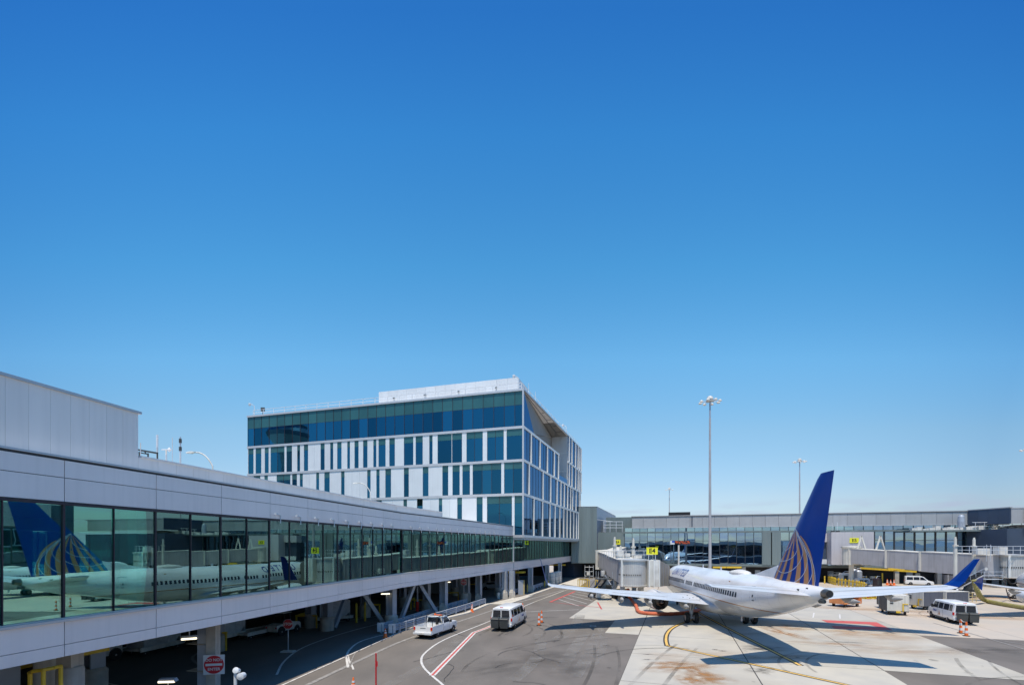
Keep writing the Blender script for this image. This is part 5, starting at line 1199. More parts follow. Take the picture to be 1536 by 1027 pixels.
# ------------------------------------------------------------------ vehicles (x forward, y left, z up, origin on the ground at the middle)
def body(st, m, parent, name='body', smooth=True):
    # station: x, half widths (low, belt, roof), heights (low, mid, belt, roof)
    rings = []
    for x, wl, wb, wr, z0, z1, z2, z3 in st:
        h = [(wl*.93, z0), (wl, z0+.1), (wl*1.01, z1), (wb, z2), (wr, z3-.09), (wr*.8, z3)]
        rings.append([(x, -a, b) for a, b in h]+[(x, a, b) for a, b in reversed(h)])
    return MB().loft(rings).obj(name, m, parent, smooth=smooth)
wheel_cache = {}
def wheel(parent, x, y, r=.36, w=.24, n=20):
    k = (r, w)
    if k not in wheel_cache:
        wheel_cache[k] = (MB().lathe([(r*.7, -w/2), (r*.93, -w/2), (r, -w*.35), (r, w*.35), (r*.93, w/2), (r*.7, w/2)], n, M=RX(pi/2)).mesh('tyre', M_rub, True),
                          MB().lathe([(r*.16, -w*.56), (r*.2, -w*.5), (r*.56, -w*.42), (r*.62, -w*.5), (r*.62, w*.5), (r*.56, w*.42), (r*.2, w*.5), (r*.16, w*.56)], 16, M=RX(pi/2)).mesh('rim', M_hub))
    a = put('wheel', wheel_cache[k][0], T(x, y, r), parent); put('rim', wheel_cache[k][1], T(x, y, r), a)
    s_ = 1 if y > 0 else -1
    MB().lathe([(r*1.16, -.02), (r*1.16, .02)], 20, M=T(x, y+s_*(w/2-.06), r+.04) @ RX(pi/2)).obj('wheel_arch', M_black, parent)
def side_win(parent, pts, ysides, m=M_win, name='window'):
    # pts (x, z); y from ysides(x, z)
    for s_ in (-1, 1):
        o = [(x, s_*ysides(z), z) for x, z in pts]; i_ = [(x, s_*(ysides(z)-.03), z) for x, z in pts]; n = len(pts)
        MB().loft([o, i_]).obj(name, m, parent)
def passenger_van(label, bins=True):
    R = thing('passenger_van', label, 'van')
    L = 2.95
    ys = lambda z: 1.02-.0*(z) if z < 1.15 else 1.02-(z-1.15)*.20
    st = [(-L, .98, .97, .80, .50, .8, 1.2, 2.06), (-L+.12, 1.0, 1.0, .84, .42, .8, 1.2, 2.12), (-1.5, 1.01, 1.01, .86, .38, .8, 1.2, 2.14), (.9, 1.01, 1.01, .86, .38, .8, 1.2, 2.14), (1.35, 1.01, 1.0, .84, .38, .8, 1.2, 2.08)]
    body(st, M_white, R)
    # nose: windscreen slope, bonnet
    rings = []
    for x, w, zt, wt in ((1.35, 1.0, 2.08, .84), (1.75, 1.0, 1.6, .9), (2.0, 1.0, 1.3, .93), (2.6, .97, 1.18, .88), (2.85, .93, 1.02, .84), (2.95, .88, .9, .8)):
        rings.append([(x, -w*.93, .38), (x, -w, .5), (x, -w, min(zt-.1, 1.1)), (x, -wt, zt), (x, wt, zt), (x, w, min(zt-.1, 1.1)), (x, w, .5), (x, w*.93, .38)])
    MB().loft(rings).obj('bonnet', M_white, R, smooth=True)
    MB().add([(1.42, -.80, 2.02), (1.42, .80, 2.02), (1.97, .88, 1.34), (1.97, -.88, 1.34), (1.45, -.80, 2.0), (1.45, .80, 2.0)], [(0, 1, 2, 3)], M=T(.02, 0, .02)).obj('windscreen', M_win, R)
    for x0, x1 in ((.35, 1.25), (-.75, .22), (-2.0, -.88), (-2.68, -2.15)):
        e = .25 if x1 > 1 else 0
        side_win(R, [(x0, 1.28), (x1+e, 1.28), (x1, 1.9), (x0, 1.9)], lambda z: 1.012+.004-(z-1.2)*.175+.006)
    for y0, y1 in ((-.80, -.06), (.06, .80)):
        MB().loft([[(-L-.03, y0, 1.27), (-L-.03, y1, 1.27), (-L-.03, y1*.94, 1.90), (-L-.03, y0*.94, 1.90)], [(-L+.08, y0, 1.27), (-L+.08, y1, 1.27), (-L+.08, y1*.94, 1.90), (-L+.08, y0*.94, 1.90)]]).obj('rear_window', M_win, R)
    MB().box(-L-.012, -L+.02, -.012, .012, .55, 2.0).obj('door_gap', M_dgrey, R)
    for s_ in (-1, 1):
        MB().box(-L-.03, -L+.1, s_*.97-.07, s_*.97+.05, .92, 1.2).obj('tail_lamp', M_redl, R)
        MB().box(1.25, 1.45, s_*1.06-.02, s_*1.06+.1*s_+.02, 1.25, 1.6).box(1.3, 1.4, s_*1.0, s_*1.12, 1.3, 1.4).obj('door_mirror', M_black, R)
        MB().box(2.86, 2.97, s_*.72-.12, s_*.72+.12, .82, 1.02).obj('headlight', M_hub, R)
        for x in (-1.65, 1.95): wheel(R, x, s_*.88, .38, .26)
        MB().box(-2.6, 2.6, s_*1.012-.004, s_*1.012+.004, 1.12, 1.14).obj('side_crease', M_trim, R)
        MB().box(-1.2, 1.4, s_*.98-.04, s_*.98+.06, .3, .38).obj('running_board', M_dgrey, R)
        MB().box(.28, .295, s_*1.02-.004, s_*1.02+.004, .5, 1.95).box(-.8, -.785, s_*1.02-.004, s_*1.02+.004, .5, 1.25).obj('door_gap', M_dgrey, R)
    MB().box(-L-.16, -L+.05, -1.0, 1.0, .42, .62).obj('rear_bumper', M_whitep, R)
    MB().box(2.9, 3.05, -.95, .95, .42, .62).obj('front_bumper', M_dgrey, R)
    MB().box(-L+.1, -L+.2, -.14, .14, 2.08, 2.16).obj('brake_lamp', M_redl, R)
    MB().box(-2.6, 2.6, -.8, .8, .25, .42).obj('chassis', M_black, R)
    me = text_mesh('A1', .34, M_blue, .004, .1, bold=.01); put('fleet_mark', me, T(-L-.03, .62, 1.04) @ RZ(-pi/2) @ RX(pi/2), R)
    me = text_mesh('United', .30, M_blue, .004, .2, bold=.006)
    put('door_lettering', me, T(1.0, -1.03, .98) @ RX(pi/2), R); put('door_lettering', me, T(1.0, 1.03, .98) @ RZ(pi) @ RX(pi/2), R)
    MB().prism([(0, 0), (.35, 0), (.2, .45)], 0, .012, M=T(-.5, -1.015, .6) @ RX(pi/2)).prism([(0, 0), (.35, 0), (.2, .45)], 0, .012, M=T(-.2, 1.03, .6) @ RZ(0) @ RX(pi/2)).obj('crest', M_gold, R)
    if bins:
        for y in (-.42, .44):
            b_ = MB().loft([[(-L-.62, y-.34, .34), (-L-.18, y-.34, .34), (-L-.18, y+.34, .34), (-L-.62, y+.34, .34)], [(-L-.68, y-.38, 1.14), (-L-.18, y-.38, 1.14), (-L-.18, y+.38, 1.14), (-L-.68, y+.38, 1.14)]]).obj('rear_bin', M_dgrey, R)
            MB().loft([[(-L-.72, y-.40, 1.15), (-L-.16, y-.40, 1.15), (-L-.16, y+.40, 1.15), (-L-.72, y+.40, 1.15)], [(-L-.66, y-.35, 1.22), (-L-.2, y-.35, 1.28), (-L-.2, y+.35, 1.28), (-L-.66, y+.35, 1.22)]]).obj('lid', M_dgrey, b_)
    return R
def place2(R, rear, front, half, extra=0):
    # put the vehicle so that the ground points below rear axle and front axle match
    r = Vector(rear); f_ = Vector(front); d = (f_-r).normalized(); c = (r+f_)/2
    move(R, c.x+d.x*extra, c.y+d.y*extra, atan2(d.y, d.x))
v1 = passenger_van('white passenger van with two black bins on the back, driving up the centre lane')
# centre van: rear-right wheel and front-right wheel seen
rr = Vector(g(763, 945)); fr_ = Vector(g(773.5, 935)); 
d = Vector((.27, .963)).normalized(); c = Vector(g(752, 945.5))+d*2.9; move(v1, c.x, c.y, atan2(d.y, d.x))
rl_, fl_ = Vector(g(1423, 933)), Vector(g(1397.5, 926)); d = (fl_-rl_).normalized(); d = Vector((.36, .93)).normalized()
n_ = Vector((d.y, -d.x)); c = (rl_+fl_)/2+n_*.95
v2 = dup(v1, c.x, c.y, atan2(d.y, d.x), 'white passenger van with rear bins, parked near the striped post pair at right')
# pickup
def pickup(label):
    R = thing('pickup_truck', label, 'pickup truck')
    st = [(-2.45, .84, .86, .84, .45, .7, .95, 1.06), (-.55, .87, .88, .86, .40, .7, .95, 1.07)]
    for s_ in (-1, 1): MB().box(-2.45, -.5, s_*.84-.05, s_*.84+.05, .45, 1.08).obj('bed_side', M_white, R)
    MB().box(-2.44, -.5, -.79, .79, .50, .62).obj('bed_floor', M_offw, R)
    MB().box(-2.5, -2.42, -.80, .80, .52, 1.05).obj('tailgate', M_white, R)
    MB().box(-2.512, -2.5, -.25, .25, .9, .94).obj('tailgate_handle', M_dgrey, R)
    MB().box(-2.68, -2.5, -.86, .86, .42, .58).obj('rear_bumper', M_whitep, R)
    MB().box(-2.70, -2.68, -.22, .22, .44, .56).obj('number_plate', M_offw, R)
    rings = []
    for x, w, zt, wt in ((-.5, .87, 1.62, .66), (-.42, .88, 1.66, .70), (.25, .88, 1.66, .70), (.45, .88, 1.60, .72), (1.0, .88, 1.1, .82), (1.9, .86, 1.02, .78), (2.35, .82, .9, .74), (2.42, .78, .8, .7)):
        rings.append([(x, -w*.95, .38), (x, -w, .5), (x, -w, min(zt-.06, 1.02)), (x, -wt, zt), (x, wt, zt), (x, w, min(zt-.06, 1.02)), (x, w, .5), (x, w*.95, .38)])
    MB().loft(rings).obj('cab', M_white, R, smooth=True)
    MB().add([(-.515, -.70, 1.14), (-.515, .70, 1.14), (-.505, .60, 1.54), (-.505, -.60, 1.54)], [(0, 1, 2, 3)], M=T(-.012, 0, 0)).obj('rear_window', M_win, R)
    MB().add([(.50, -.66, 1.56), (.50, .66, 1.56), (.97, .76, 1.14), (.97, -.76, 1.14)], [(0, 1, 2, 3)], M=T(.015, 0, .02)).obj('windscreen', M_win, R)
    side_win(R, [(-.35, 1.1), (.85, 1.1), (.38, 1.55), (-.3, 1.55)], lambda z: .875-(z-1.02)*.275+.012)
    for s_ in (-1, 1):
        MB().box(-2.53, -2.4, s_*.80-.08, s_*.80+.08, .82, 1.02).obj('tail_lamp', M_redl, R)
        MB().box(-2.532, -2.4, s_*.80-.07, s_*.80+.07, .74, .81).obj('indicator', M_orange, R)
        MB().box(.62, .78, s_*.92-.02, s_*.92+s_*.14, 1.05, 1.25).obj('door_mirror', M_black, R)
        for x in (-1.45, 1.5): wheel(R, x, s_*.77, .34, .22)
        MB().box(-.46, -.45, s_*.883-.004, s_*.883+.004, .5, 1.1).box(.7, .71, s_*.883-.004, s_*.883+.004, .5, 1.05).obj('door_gap', M_dgrey, R)
        # ladder rack hoops
        MB().tube((-2.3, s_*.78, 1.05), (-2.3, s_*.78, 1.72), .03, 5).tube((-2.3, s_*.78, 1.72), (1.0, s_*.72, 1.78), .03, 5).tube((-.55, s_*.78, 1.05), (-.55, s_*.78, 1.75), .03, 5).obj('ladder_rack', M_black, R)
    MB().tube((-.55, -.78, 1.75), (-.55, .78, 1.75), .03, 5).tube((.5, -.72, 1.78), (.5, .72, 1.78), .03, 5).obj('ladder_rack', M_black, R)
    MB().box(.1, .3, -.35, .35, 1.67, 1.71).box(.1, .25, .25, .35, 1.71, 1.8).obj('light_bar', M_orange, R)
    MB().tube((-.6, -.3, 1.0), (-.6, -.3, 1.55), .12, 10).obj('water_drum', M_black, R)
    MB().box(-2.3, 2.3, -.7, .7, .25, .42).obj('chassis', M_black, R)
    MB().box(-2.2, -.8, -.7, .1, .62, .8).obj('tool_box', M_offw, R)
    return R
pk = pickup('small white pickup truck with black ladder rack beside the guard rail')
d = Vector((.33, .944)).normalized(); c = Vector(g(633.5, 958.5))+d*2.6; move(pk, c.x, c.y, atan2(d.y, d.x))
# silver car under the walkway and the distant compact van
def small_car(label, cat, m, van=False):
    R = thing('parked_car', label, cat)
    zt = 1.82 if van else 1.42
    prof = [(-2.2, .62, .95), (-2.15, .8, zt-.12), (-1.7, .8, zt), (.3, .8, zt), (.65, .78, zt-.12), (1.35, .84, .98), (2.05, .8, .8), (2.2, .74, .62)] if van else \
        [(-2.25, .7, .85), (-2.1, .8, 1.0), (-1.3, .7, zt-.06), (-.6, .62, zt), (.1, .64, zt-.02), (1.0, .84, .98), (1.9, .8, .82), (2.2, .72, .62)]
    rings = [[(x, -.88, .28), (x, -.9, .45), (x, -.89, min(z-.03, .92)), (x, -w, z), (x, w, z), (x, .89, min(z-.03, .92)), (x, .9, .45), (x, .88, .28)] for x, w, z in prof]
    MB().loft(rings).obj('body', m, R, smooth=True)
    if van:
        for p_ in ([(-2.0, 1.05), (-1.0, 1.05), (-1.0, 1.62), (-1.95, 1.62)], [(-.9, 1.05), (.0, 1.05), (.0, 1.64), (-.9, 1.64)], [(.1, 1.05), (1.1, 1.05), (.5, 1.62), (.1, 1.62)]):
            side_win(R, p_, lambda z: .905-(z-.92)*.1)
        MB().add([(.72, -.72, zt-.14), (.72, .72, zt-.14), (1.33, .8, 1.02), (1.33, -.8, 1.02)], [(0, 1, 2, 3)], M=T(.02, 0, .02)).obj('windscreen', M_win, R)
    else:
        side_win(R, [(-1.5, .98), (.75, .98), (.1, zt-.1), (-1.2, zt-.12)], lambda z: .90-(z-.9)*.46)
        MB().add([(.16, -.58, zt-.04), (.16, .58, zt-.04), (.96, .76, 1.02), (.96, -.76, 1.02)], [(0, 1, 2, 3)], M=T(.02, 0, .02)).obj('windscreen', M_win, R)
        MB().add([(-1.36, -.6, zt-.06), (-1.36, .6, zt-.06), (-2.05, .7, 1.02), (-2.05, -.7, 1.02)], [(0, 3, 2, 1)], M=T(-.02, 0, .02)).obj('rear_window', M_win, R)
    for s_ in (-1, 1):
        for x in (-1.35, 1.4): wheel(R, x, s_*.8, .32, .2)
        MB().box(2.02, 2.2, s_*.62-.12, s_*.62+.12, .66, .8).obj('headlight', M_hub, R)
        MB().box(-2.24, -2.12, s_*.68-.1, s_*.68+.1, .8, 1.0).obj('tail_lamp', M_redl, R)
    MB().box(2.1, 2.26, -.8, .8, .3, .58).obj('front_bumper', M_dgrey if van else m, R)
    return R
M_silver = mat('silver_paint', (.55, .57, .60), .28, .5, var=.04, obj=True)
cv = small_car('white compact van with dark front bumper parked by the mesh fence panels', 'van', M_white, True)
x, y = g(1378, 877); move(cv, x, y, -.55)
sc_ = small_car('silver saloon car parked in the shade under the far part of the walkway', 'car', M_silver)
x, y = g(741, 883.5); move(sc_, x, y, -.15)
# baggage tractors, dollies and containers
def tractor(label, m=M_offw):
    R = thing('baggage_tractor', label, 'baggage tractor')
    MB().prism([(-1.45, .42), (-1.45, .95), (-.6, 1.02), (-.55, .82), (.15, .82), (.3, 1.08), (1.35, .95), (1.5, .8), (1.5, .38)], -.62, .62, M=RX(pi/2) @ Matrix(((1, 0, 0, 0), (0, 1, 0, 0), (0, 0, 1, 0), (0, 0, 0, 1)))).obj('body', m, R)
    for s_ in (-1, 1):
        wheel(R, -.95, s_*.58, .38, .24); wheel(R, 1.0, s_*.56, .32, .2)
        MB().tube((-.45, s_*.55, .9), (-.5, s_*.52, 1.9), .03, 5).tube((.35, s_*.55, 1.0), (.15, s_*.52, 1.9), .03, 5).obj('roof_post', M_dgrey, R)
        MB().box(-1.47, -1.42, s_*.5-.06, s_*.5+.06, .7, .82).obj('tail_lamp', M_redl, R)
    MB().box(-.7, .35, -.6, .6, 1.9, 1.96).obj('roof', m, R)
    MB().box(-.5, -.05, -.5, .5, .82, .95).box(-.6, -.5, -.5, .5, .82, 1.35).obj('seat', M_black, R)
    MB().tube((.35, .2, 1.0), (.15, .2, 1.22), .02, 5).lathe([(.17, -.015), (.17, .015)], 14, M=T(.13, .2, 1.24) @ RY(-.8)).obj('steering_wheel', M_black, R)
    MB().box(-.3, .3, -.63, .63, .55, .62).obj('red_stripe', M_red, R)
    return R
t1_ = tractor('white baggage tractor with red stripe in the shade beside the near round column')
def yaw_move(R, px, py, rz): x, y = g(px, py); move(R, x, y, rz)
yaw_move(t1_, 140, 994, 1.36+pi)
t2_ = dup(t1_, *g(425, 950), 1.3, 'white tug under the walkway behind the stop sign')
t3_ = dup(t1_, *g(1534, 898), 2.6, 'tug cut off by the right edge beyond the olive hose')
t4_ = dup(t1_, *g(1305, 869), .3, 'orange white tug with a roof among the yellow posts near gate E5')
def dolly(label, box=True, mm=M_offw):
    R = thing('container_dolly', label, 'baggage dolly')
    MB().box(-1.8, 1.8, -.8, .8, .42, .58).box(-1.8, 1.8, -.82, -.78, .36, .66).box(-1.8, 1.8, .78, .82, .36, .66).obj('bed', mm, R)
    for s_ in (-1, 1):
        for x in (-1.3, 1.3): wheel(R, x, s_*.6, .2, .14, 14)
    MB().tube((1.8, 0, .45), (2.7, 0, .35), .04, 6).obj('drawbar', M_dgrey, R)
    return R
def ulds(label, m=M_galv):
    R = thing('air_container', label, 'cargo container')
    MB().prism([(-1.5, 0), (.95, 0), (1.5, .5), (1.5, 1.6), (-1.5, 1.6)], -.75, .75, M=RX(pi/2)).obj('shell', m, R)
    for x in (-1.45, -.5, .5, 1.45): MB().box(x-.03, x+.03, -.77, .77, .02, 1.62).obj('frame_rib', M_galv, R)
    return R
d1 = dolly('flat white dolly hitched behind the near baggage tractor'); yaw_move(d1, 232, 977, 1.36)
u_1 = ulds('silver cargo container on the dolly behind the near baggage tractor'); x, y = g(232, 977); u_1.matrix_basis = T(x, y, .59) @ RZ(1.36)
d2 = dup(d1, *g(330, 962), 1.3, 'second white dolly farther along under the walkway, right of the DO NOT ENTER post')
u_2 = dup(u_1, *g(335, 960), 1.3, 'silver cargo container half hidden under the walkway right of the DO NOT ENTER post', z=.59)
d3 = dup(d1, *g(500, 932), .6, 'white dolly under the walkway left of the pair of yellow posts')
u_3 = dup(u_1, *g(500, 932), .6, 'pale cargo container on the dolly left of the pair of yellow posts', z=.59)
d4 = dup(d1, *g(385, 954), 1.3, 'empty white dolly behind the stop sign')
# baggage carts
def cart(label, end=M_cream2, cur=M_brownc, side_open=False):
    R = thing('baggage_cart', label, 'baggage cart')
    MB().box(-1.6, 1.6, -.98, .98, .42, .52).obj('floor', M_dgrey if not side_open else end, R)
    for x in (-1.6, 1.52): MB().box(x, x+.08, -1.0, 1.0, .5, 2.2).obj('end_panel', end, R)
    MB().box(-1.6, 1.6, -1.0, 1.0, 2.2, 2.26).obj('roof', end, R)
    MB().box(-1.5, 1.5, -.05, .05, .52, 2.19).obj('centre_divider', M_dgrey, R)
    if not side_open:
        for s_ in (-1, 1):
            for k in range(3): MB().box(-1.5+k*1.0, -.52+k*1.0, s_*.96-.015, s_*.96+.015, .52, 2.19).obj('curtain', cur, R)
    for s_ in (-1, 1):
        for x in (-1.1, 1.1): wheel(R, x, s_*.75, .22, .15, 14)
    MB().box(-1.66, -1.61, -.5, -.38, .5, 1.3).box(-1.66, -1.61, -.9, -.38, 1.25, 1.35).tube((-1.6, 0, .4), (-1.7, 0, .45), .05, 6).box(-1.72, -1.6, -.2, .2, .3, .5).obj('tow_handle', M_yel if not side_open else end, R)
    MB().box(-1.63, -1.605, .45, .75, 1.55, 1.7).box(-1.63, -1.605, .45, .75, 1.3, 1.45).obj('stencil', M_dgrey, R)
    return R
bc = cart('cream baggage cart with brown curtain and yellow tow handle, foremost of the carts')
x, y = g(1357, 923); move(bc, x, y+1.6, 1.17)
bc2 = dup(bc, *g(1336, 913), 1.2, 'cream baggage cart mostly hidden behind the foremost cart')
bc3 = cart('baggage cart with blue grey curtains seen side on behind the foremost cart', M_cream2, M_curt)
x, y = g(1390, 913); move(bc3, x, y, .12)
x, y = g(1424, 913); dup(bc3, x, y, .12, 'baggage cart with blue grey curtains standing directly behind the right hand van')
oc = cart('open orange baggage cart with dark inside below the starboard wing', M_orcart, M_curt, True)
x, y = g(1268, 909); move(oc, x, y, .35+pi)
# ------------------------------------------------------------------ cones, posts, bollards, barriers
def cone(label):
    R = thing('traffic_cone', label, 'traffic cone', group=None)
    MB().loft([[(-.19, -.19, 0), (.19, -.19, 0), (.19, .19, 0), (-.19, .19, 0)], [(-.19, -.19, .04), (.19, -.19, .04), (.19, .19, .04), (-.19, .19, .04)]]).obj('base', M_orange, R)
    MB().lathe([(.155, .04), (.03, .74), (.025, .76)], 16).obj('cone_body', M_orange, R, smooth=True)
    for z0, z1 in ((.36, .46), (.54, .62)):
        r0 = .155-.125*(z0-.04)/.7+.004; r1 = .155-.125*(z1-.04)/.7+.004
        MB().lathe([(r0, z0), (r1, z1)], 16).obj('reflective_band', M_whitep, R)
    return R
co1 = cone('orange traffic cone standing at the end of the red and white lane line'); x, y = g(784, 917); co1.matrix_basis = T(x, y) @ SC(1.35, 1.35, 1.35)
def addcone(px, py, lab, k=1.2):
    r = dup(co1, 0, 0, 0, lab); x, y = g(px, py); r.matrix_basis = T(x, y) @ SC(k, k, k); return r
addcone(708, 917.5, 'orange traffic cone on the kerb in front of the middle of the guard rail', 1.25)
addcone(578, 956, 'small red cone at the near end of the guard rail', 1.1)
addcone(753.5, 897.8, 'red cone in front of the far twin columns', 1.1)
addcone(530, 1041, 'orange cone tip poking up at the bottom edge of the photo', 1.2)
addcone(1302, 898, 'small red cone on the tan concrete beyond the orange cart', 1.0)
for i, (px, py) in enumerate(((1331, 877), (1336, 878), (1341, 877.5))):
    addcone(px, py, ('left', 'middle', 'right')[i]+' one of the three far orange cones beside the yellow posts', 1.6)
def channelizer(label, ):
    R = thing('striped_post', label, 'traffic post')
    MB().lathe([(.26, 0), (.25, .06)], 16).obj('base', M_black, R)
    for k in range(5):
        z0 = .06+k*.22; MB().lathe([(.135-.012*k, z0), (.125-.012*k, z0+.22)], 14).obj('band', (M_orange, M_whitep)[k % 2] if k else M_orange, R)
    MB().tube((0, 0, 1.15), (0, 0, 1.25), .05, 8).obj('handle', M_orange, R)
    return R
ch = channelizer('orange and white striped post, nearer of the pair left of the wing tip shadow'); move(ch, *g(808.5, 937.5))
dup(ch, *g(812.5, 933.5), 0, 'orange and white striped post, farther of the pair left of the wing tip shadow')
c3 = dup(ch, *g(1441, 949.2), 0, 'orange and white striped post, left one of the pair behind the right hand van')
c4 = dup(ch, *g(1449.5, 953.5), 0, 'orange and white striped post, right one of the pair behind the right hand van')
pa, pb = g(1441, 949.2), g(1449.5, 953.5)
tag(MB().path([(*pa, 1.22), ((pa[0]+pb[0])/2, (pa[1]+pb[1])/2, 1.12), (*pb, 1.22)], .03, 5).obj('warning_tape', M_offw, None, M=I4), 'white tape tied between the two striped posts by the right hand van', 'tape')
def bollard(px, py, lab, h=1.15, r=.09, first=[None]):
    if first[0] is None:
        R = thing('bollard', lab, 'bollard', group='yellow steel bollards')
        MB().tube((0, 0, 0), (0, 0, 1), 1, 12).obj('post', M_yel, R); MB().lathe([(1, 1), (.8, 1.04), (.2, 1.06)], 12).obj('cap', M_yel, R)
        first[0] = R
    else: R = dup(first[0], 0, 0, 0, lab)
    x, y = g(px, py); R.matrix_basis = T(x, y) @ SC(r, r, h)
bollard(534.5, 933.5, 'yellow bollard, left of the pair under the walkway between the braces', 1.9, .11)
bollard(547.5, 931, 'yellow bollard, right of the pair under the walkway between the braces', 1.9, .11)
bollard(786, 889.5, 'short yellow bollard left of the pair by the grey cabinet', 1.3)
bollard(791, 888, 'short yellow bollard right of the pair by the grey cabinet', 1.3)
bollard(817, 880, 'yellow bollard left of the white tanks', 1.1); bollard(822.5, 879, 'yellow bollard right against the white tanks', 1.1)
for i, px in enumerate((1288, 1294.5, 1299.5, 1314)):
    bollard(px, 873+i*.3, ['first', 'second', 'third', 'fourth'][i]+' yellow bollard from the left near gate E5', 1.4, .12)
bollard(1323.5, 874, 'tall yellow bollard beside the three far cones', 2.0, .14); bollard(1336, 872, 'yellow bollard behind the three far cones', 1.7, .12); bollard(1344.5, 873, 'yellow bollard left of the compact van', 1.2, .12)
bollard(1237, 875, 'yellow bollard just right of the tail fin', 1.5, .12)
# yellow rail guards round the inner columns
def rail_guard(x, y, lab, s_=1.1, h=1.1, rz=0, z=0):
    R = thing('column_guard', lab, 'guard rail', x, y, 0, rz)
    M0 = T(x, y) @ RZ(rz)
    for a, b_ in ((-s_, -s_), (s_, -s_), (-s_, s_)): MB().box(a-.07, a+.07, b_-.07, b_+.07, 0, h).obj('post', M_yel, R, M=M0)
    MB().box(-s_-.09, s_+.09, -s_-.09, -s_+.09, h, h+.16).obj('top_rail', M_yel, R, M=M0)
    MB().box(-s_-.09, -s_+.09, -s_+.1, s_+.09, h, h+.16).obj('top_rail', M_yel, R, M=M0)
    return R
rail_guard(*g(466, 939), 'yellow rail guard round the column right of the stop sign', .95)
rail_guard(*g(560, 920), 'yellow rail guard round the inner column behind the first braces', 1.0)
rail_guard(*g(631, 912), 'yellow rail guard round the inner column behind the second braces', 1.0)
rail_guard(*g(678, 899.5), 'yellow rail guard left of the far DO NOT ENTER sign', 1.0)
rail_guard(*g(709, 885), 'yellow rail frame in the deep shade left of the silver car', 1.2)
rail_guard(*g(334, 973), 'yellow rail guard behind the near DO NOT ENTER column', .55, 1.25)
yg = thing('column_guard', 'curved yellow pipe guard round the near concrete column at the bottom left', 'guard rail', *cpos[0])
pts = [(at(44, 17.6), 17.6, 3.2), (at(45, 17.1), 17.1, zat(1008, 17.1)), (at(50, 16.9), 16.9, zat(1006, 16.9)), (at(65, 16.9), 16.9, zat(1004, 16.9)), (at(80, 17.1), 17.1, zat(1001, 17.1)), (at(91, 17.5), 17.5, zat(998, 17.5))]
MB().path(pts, .065, 8).obj('top_pipe', M_yel, yg)
for p in (pts[1], pts[3], pts[5]): MB().tube((p[0], p[1], 0), p, .065, 8).obj('post', M_yel, yg)
pip = thing('white_pipe_column', 'whitewashed concrete column standing left of the near column collar', 'column', -17.9, 19.5)
MB().lathe([(.6, 0), (.6, 4.1)], 20).obj('shaft', M_cream2, pip, M=T(-18.6, 19.6), smooth=True)
# guard rail of two W beams
def guardrail(pts, lab):
    R = thing('guard_rail', lab, 'guard rail', *pts[0])
    P = [Vector(p) for p in pts]; L = sum((b_-a_).length for a_, b_ in zip(P[:-1], P[1:]))
    for zc in (.42, .74):
        m_ = MB(); rings = []
        for i, p in enumerate(P):
            d = (P[min(i+1, len(P)-1)]-P[max(i-1, 0)]).normalized(); n_ = Vector((d.y, -d.x))
            prof = [(.02, .15), (.09, .12), (.09, .06), (.02, .0), (.09, -.06), (.09, -.12), (.02, -.15)]
            f_ = [(*(p+n_*a_), zc+b_) for a_, b_ in prof]; bk = [(*(p+n_*(a_-.02)), zc+b_) for a_, b_ in reversed(prof)]
            rings.append(f_+bk)
        m_.loft(rings).obj('rail_beam', M_steel, R)
    n_ = int(L/1.9)
    for i in range(n_+1):
        t_ = i/n_*(len(P)-1); k = min(int(t_), len(P)-2); p = P[k].lerp(P[k+1], t_-k)
        MB().box(-.07, .07, -.14, .0, 0, .82).obj('post', M_steel, R, M=T(p.x, p.y) @ RZ(1.25))
    p = P[0]; MB().box(-.3, .3, -.1, .1, .15, .95).obj('end_shoe', M_galv, R, M=T(p.x, p.y) @ RZ(.3))
    return R
guardrail([g(*p) for p in ((588, 951), (615, 943), (660, 929), (700, 916), (727, 906.5))], 'double galvanised guard rail along the kerb behind the pickup')
guardrail([g(*p) for p in ((571, 949), (600, 940), (640, 926), (680, 913), (700, 907))], 'second guard rail just inside the shade, behind the kerb one')
guardrail([g(*p) for p in ((765, 893.5), (775, 890.5), (782, 888))], 'short guard rail beside the grey cabinet')
guardrail([g(*p) for p in ((799, 885.5), (806, 882.5), (814, 880))], 'short guard rail between the far columns')
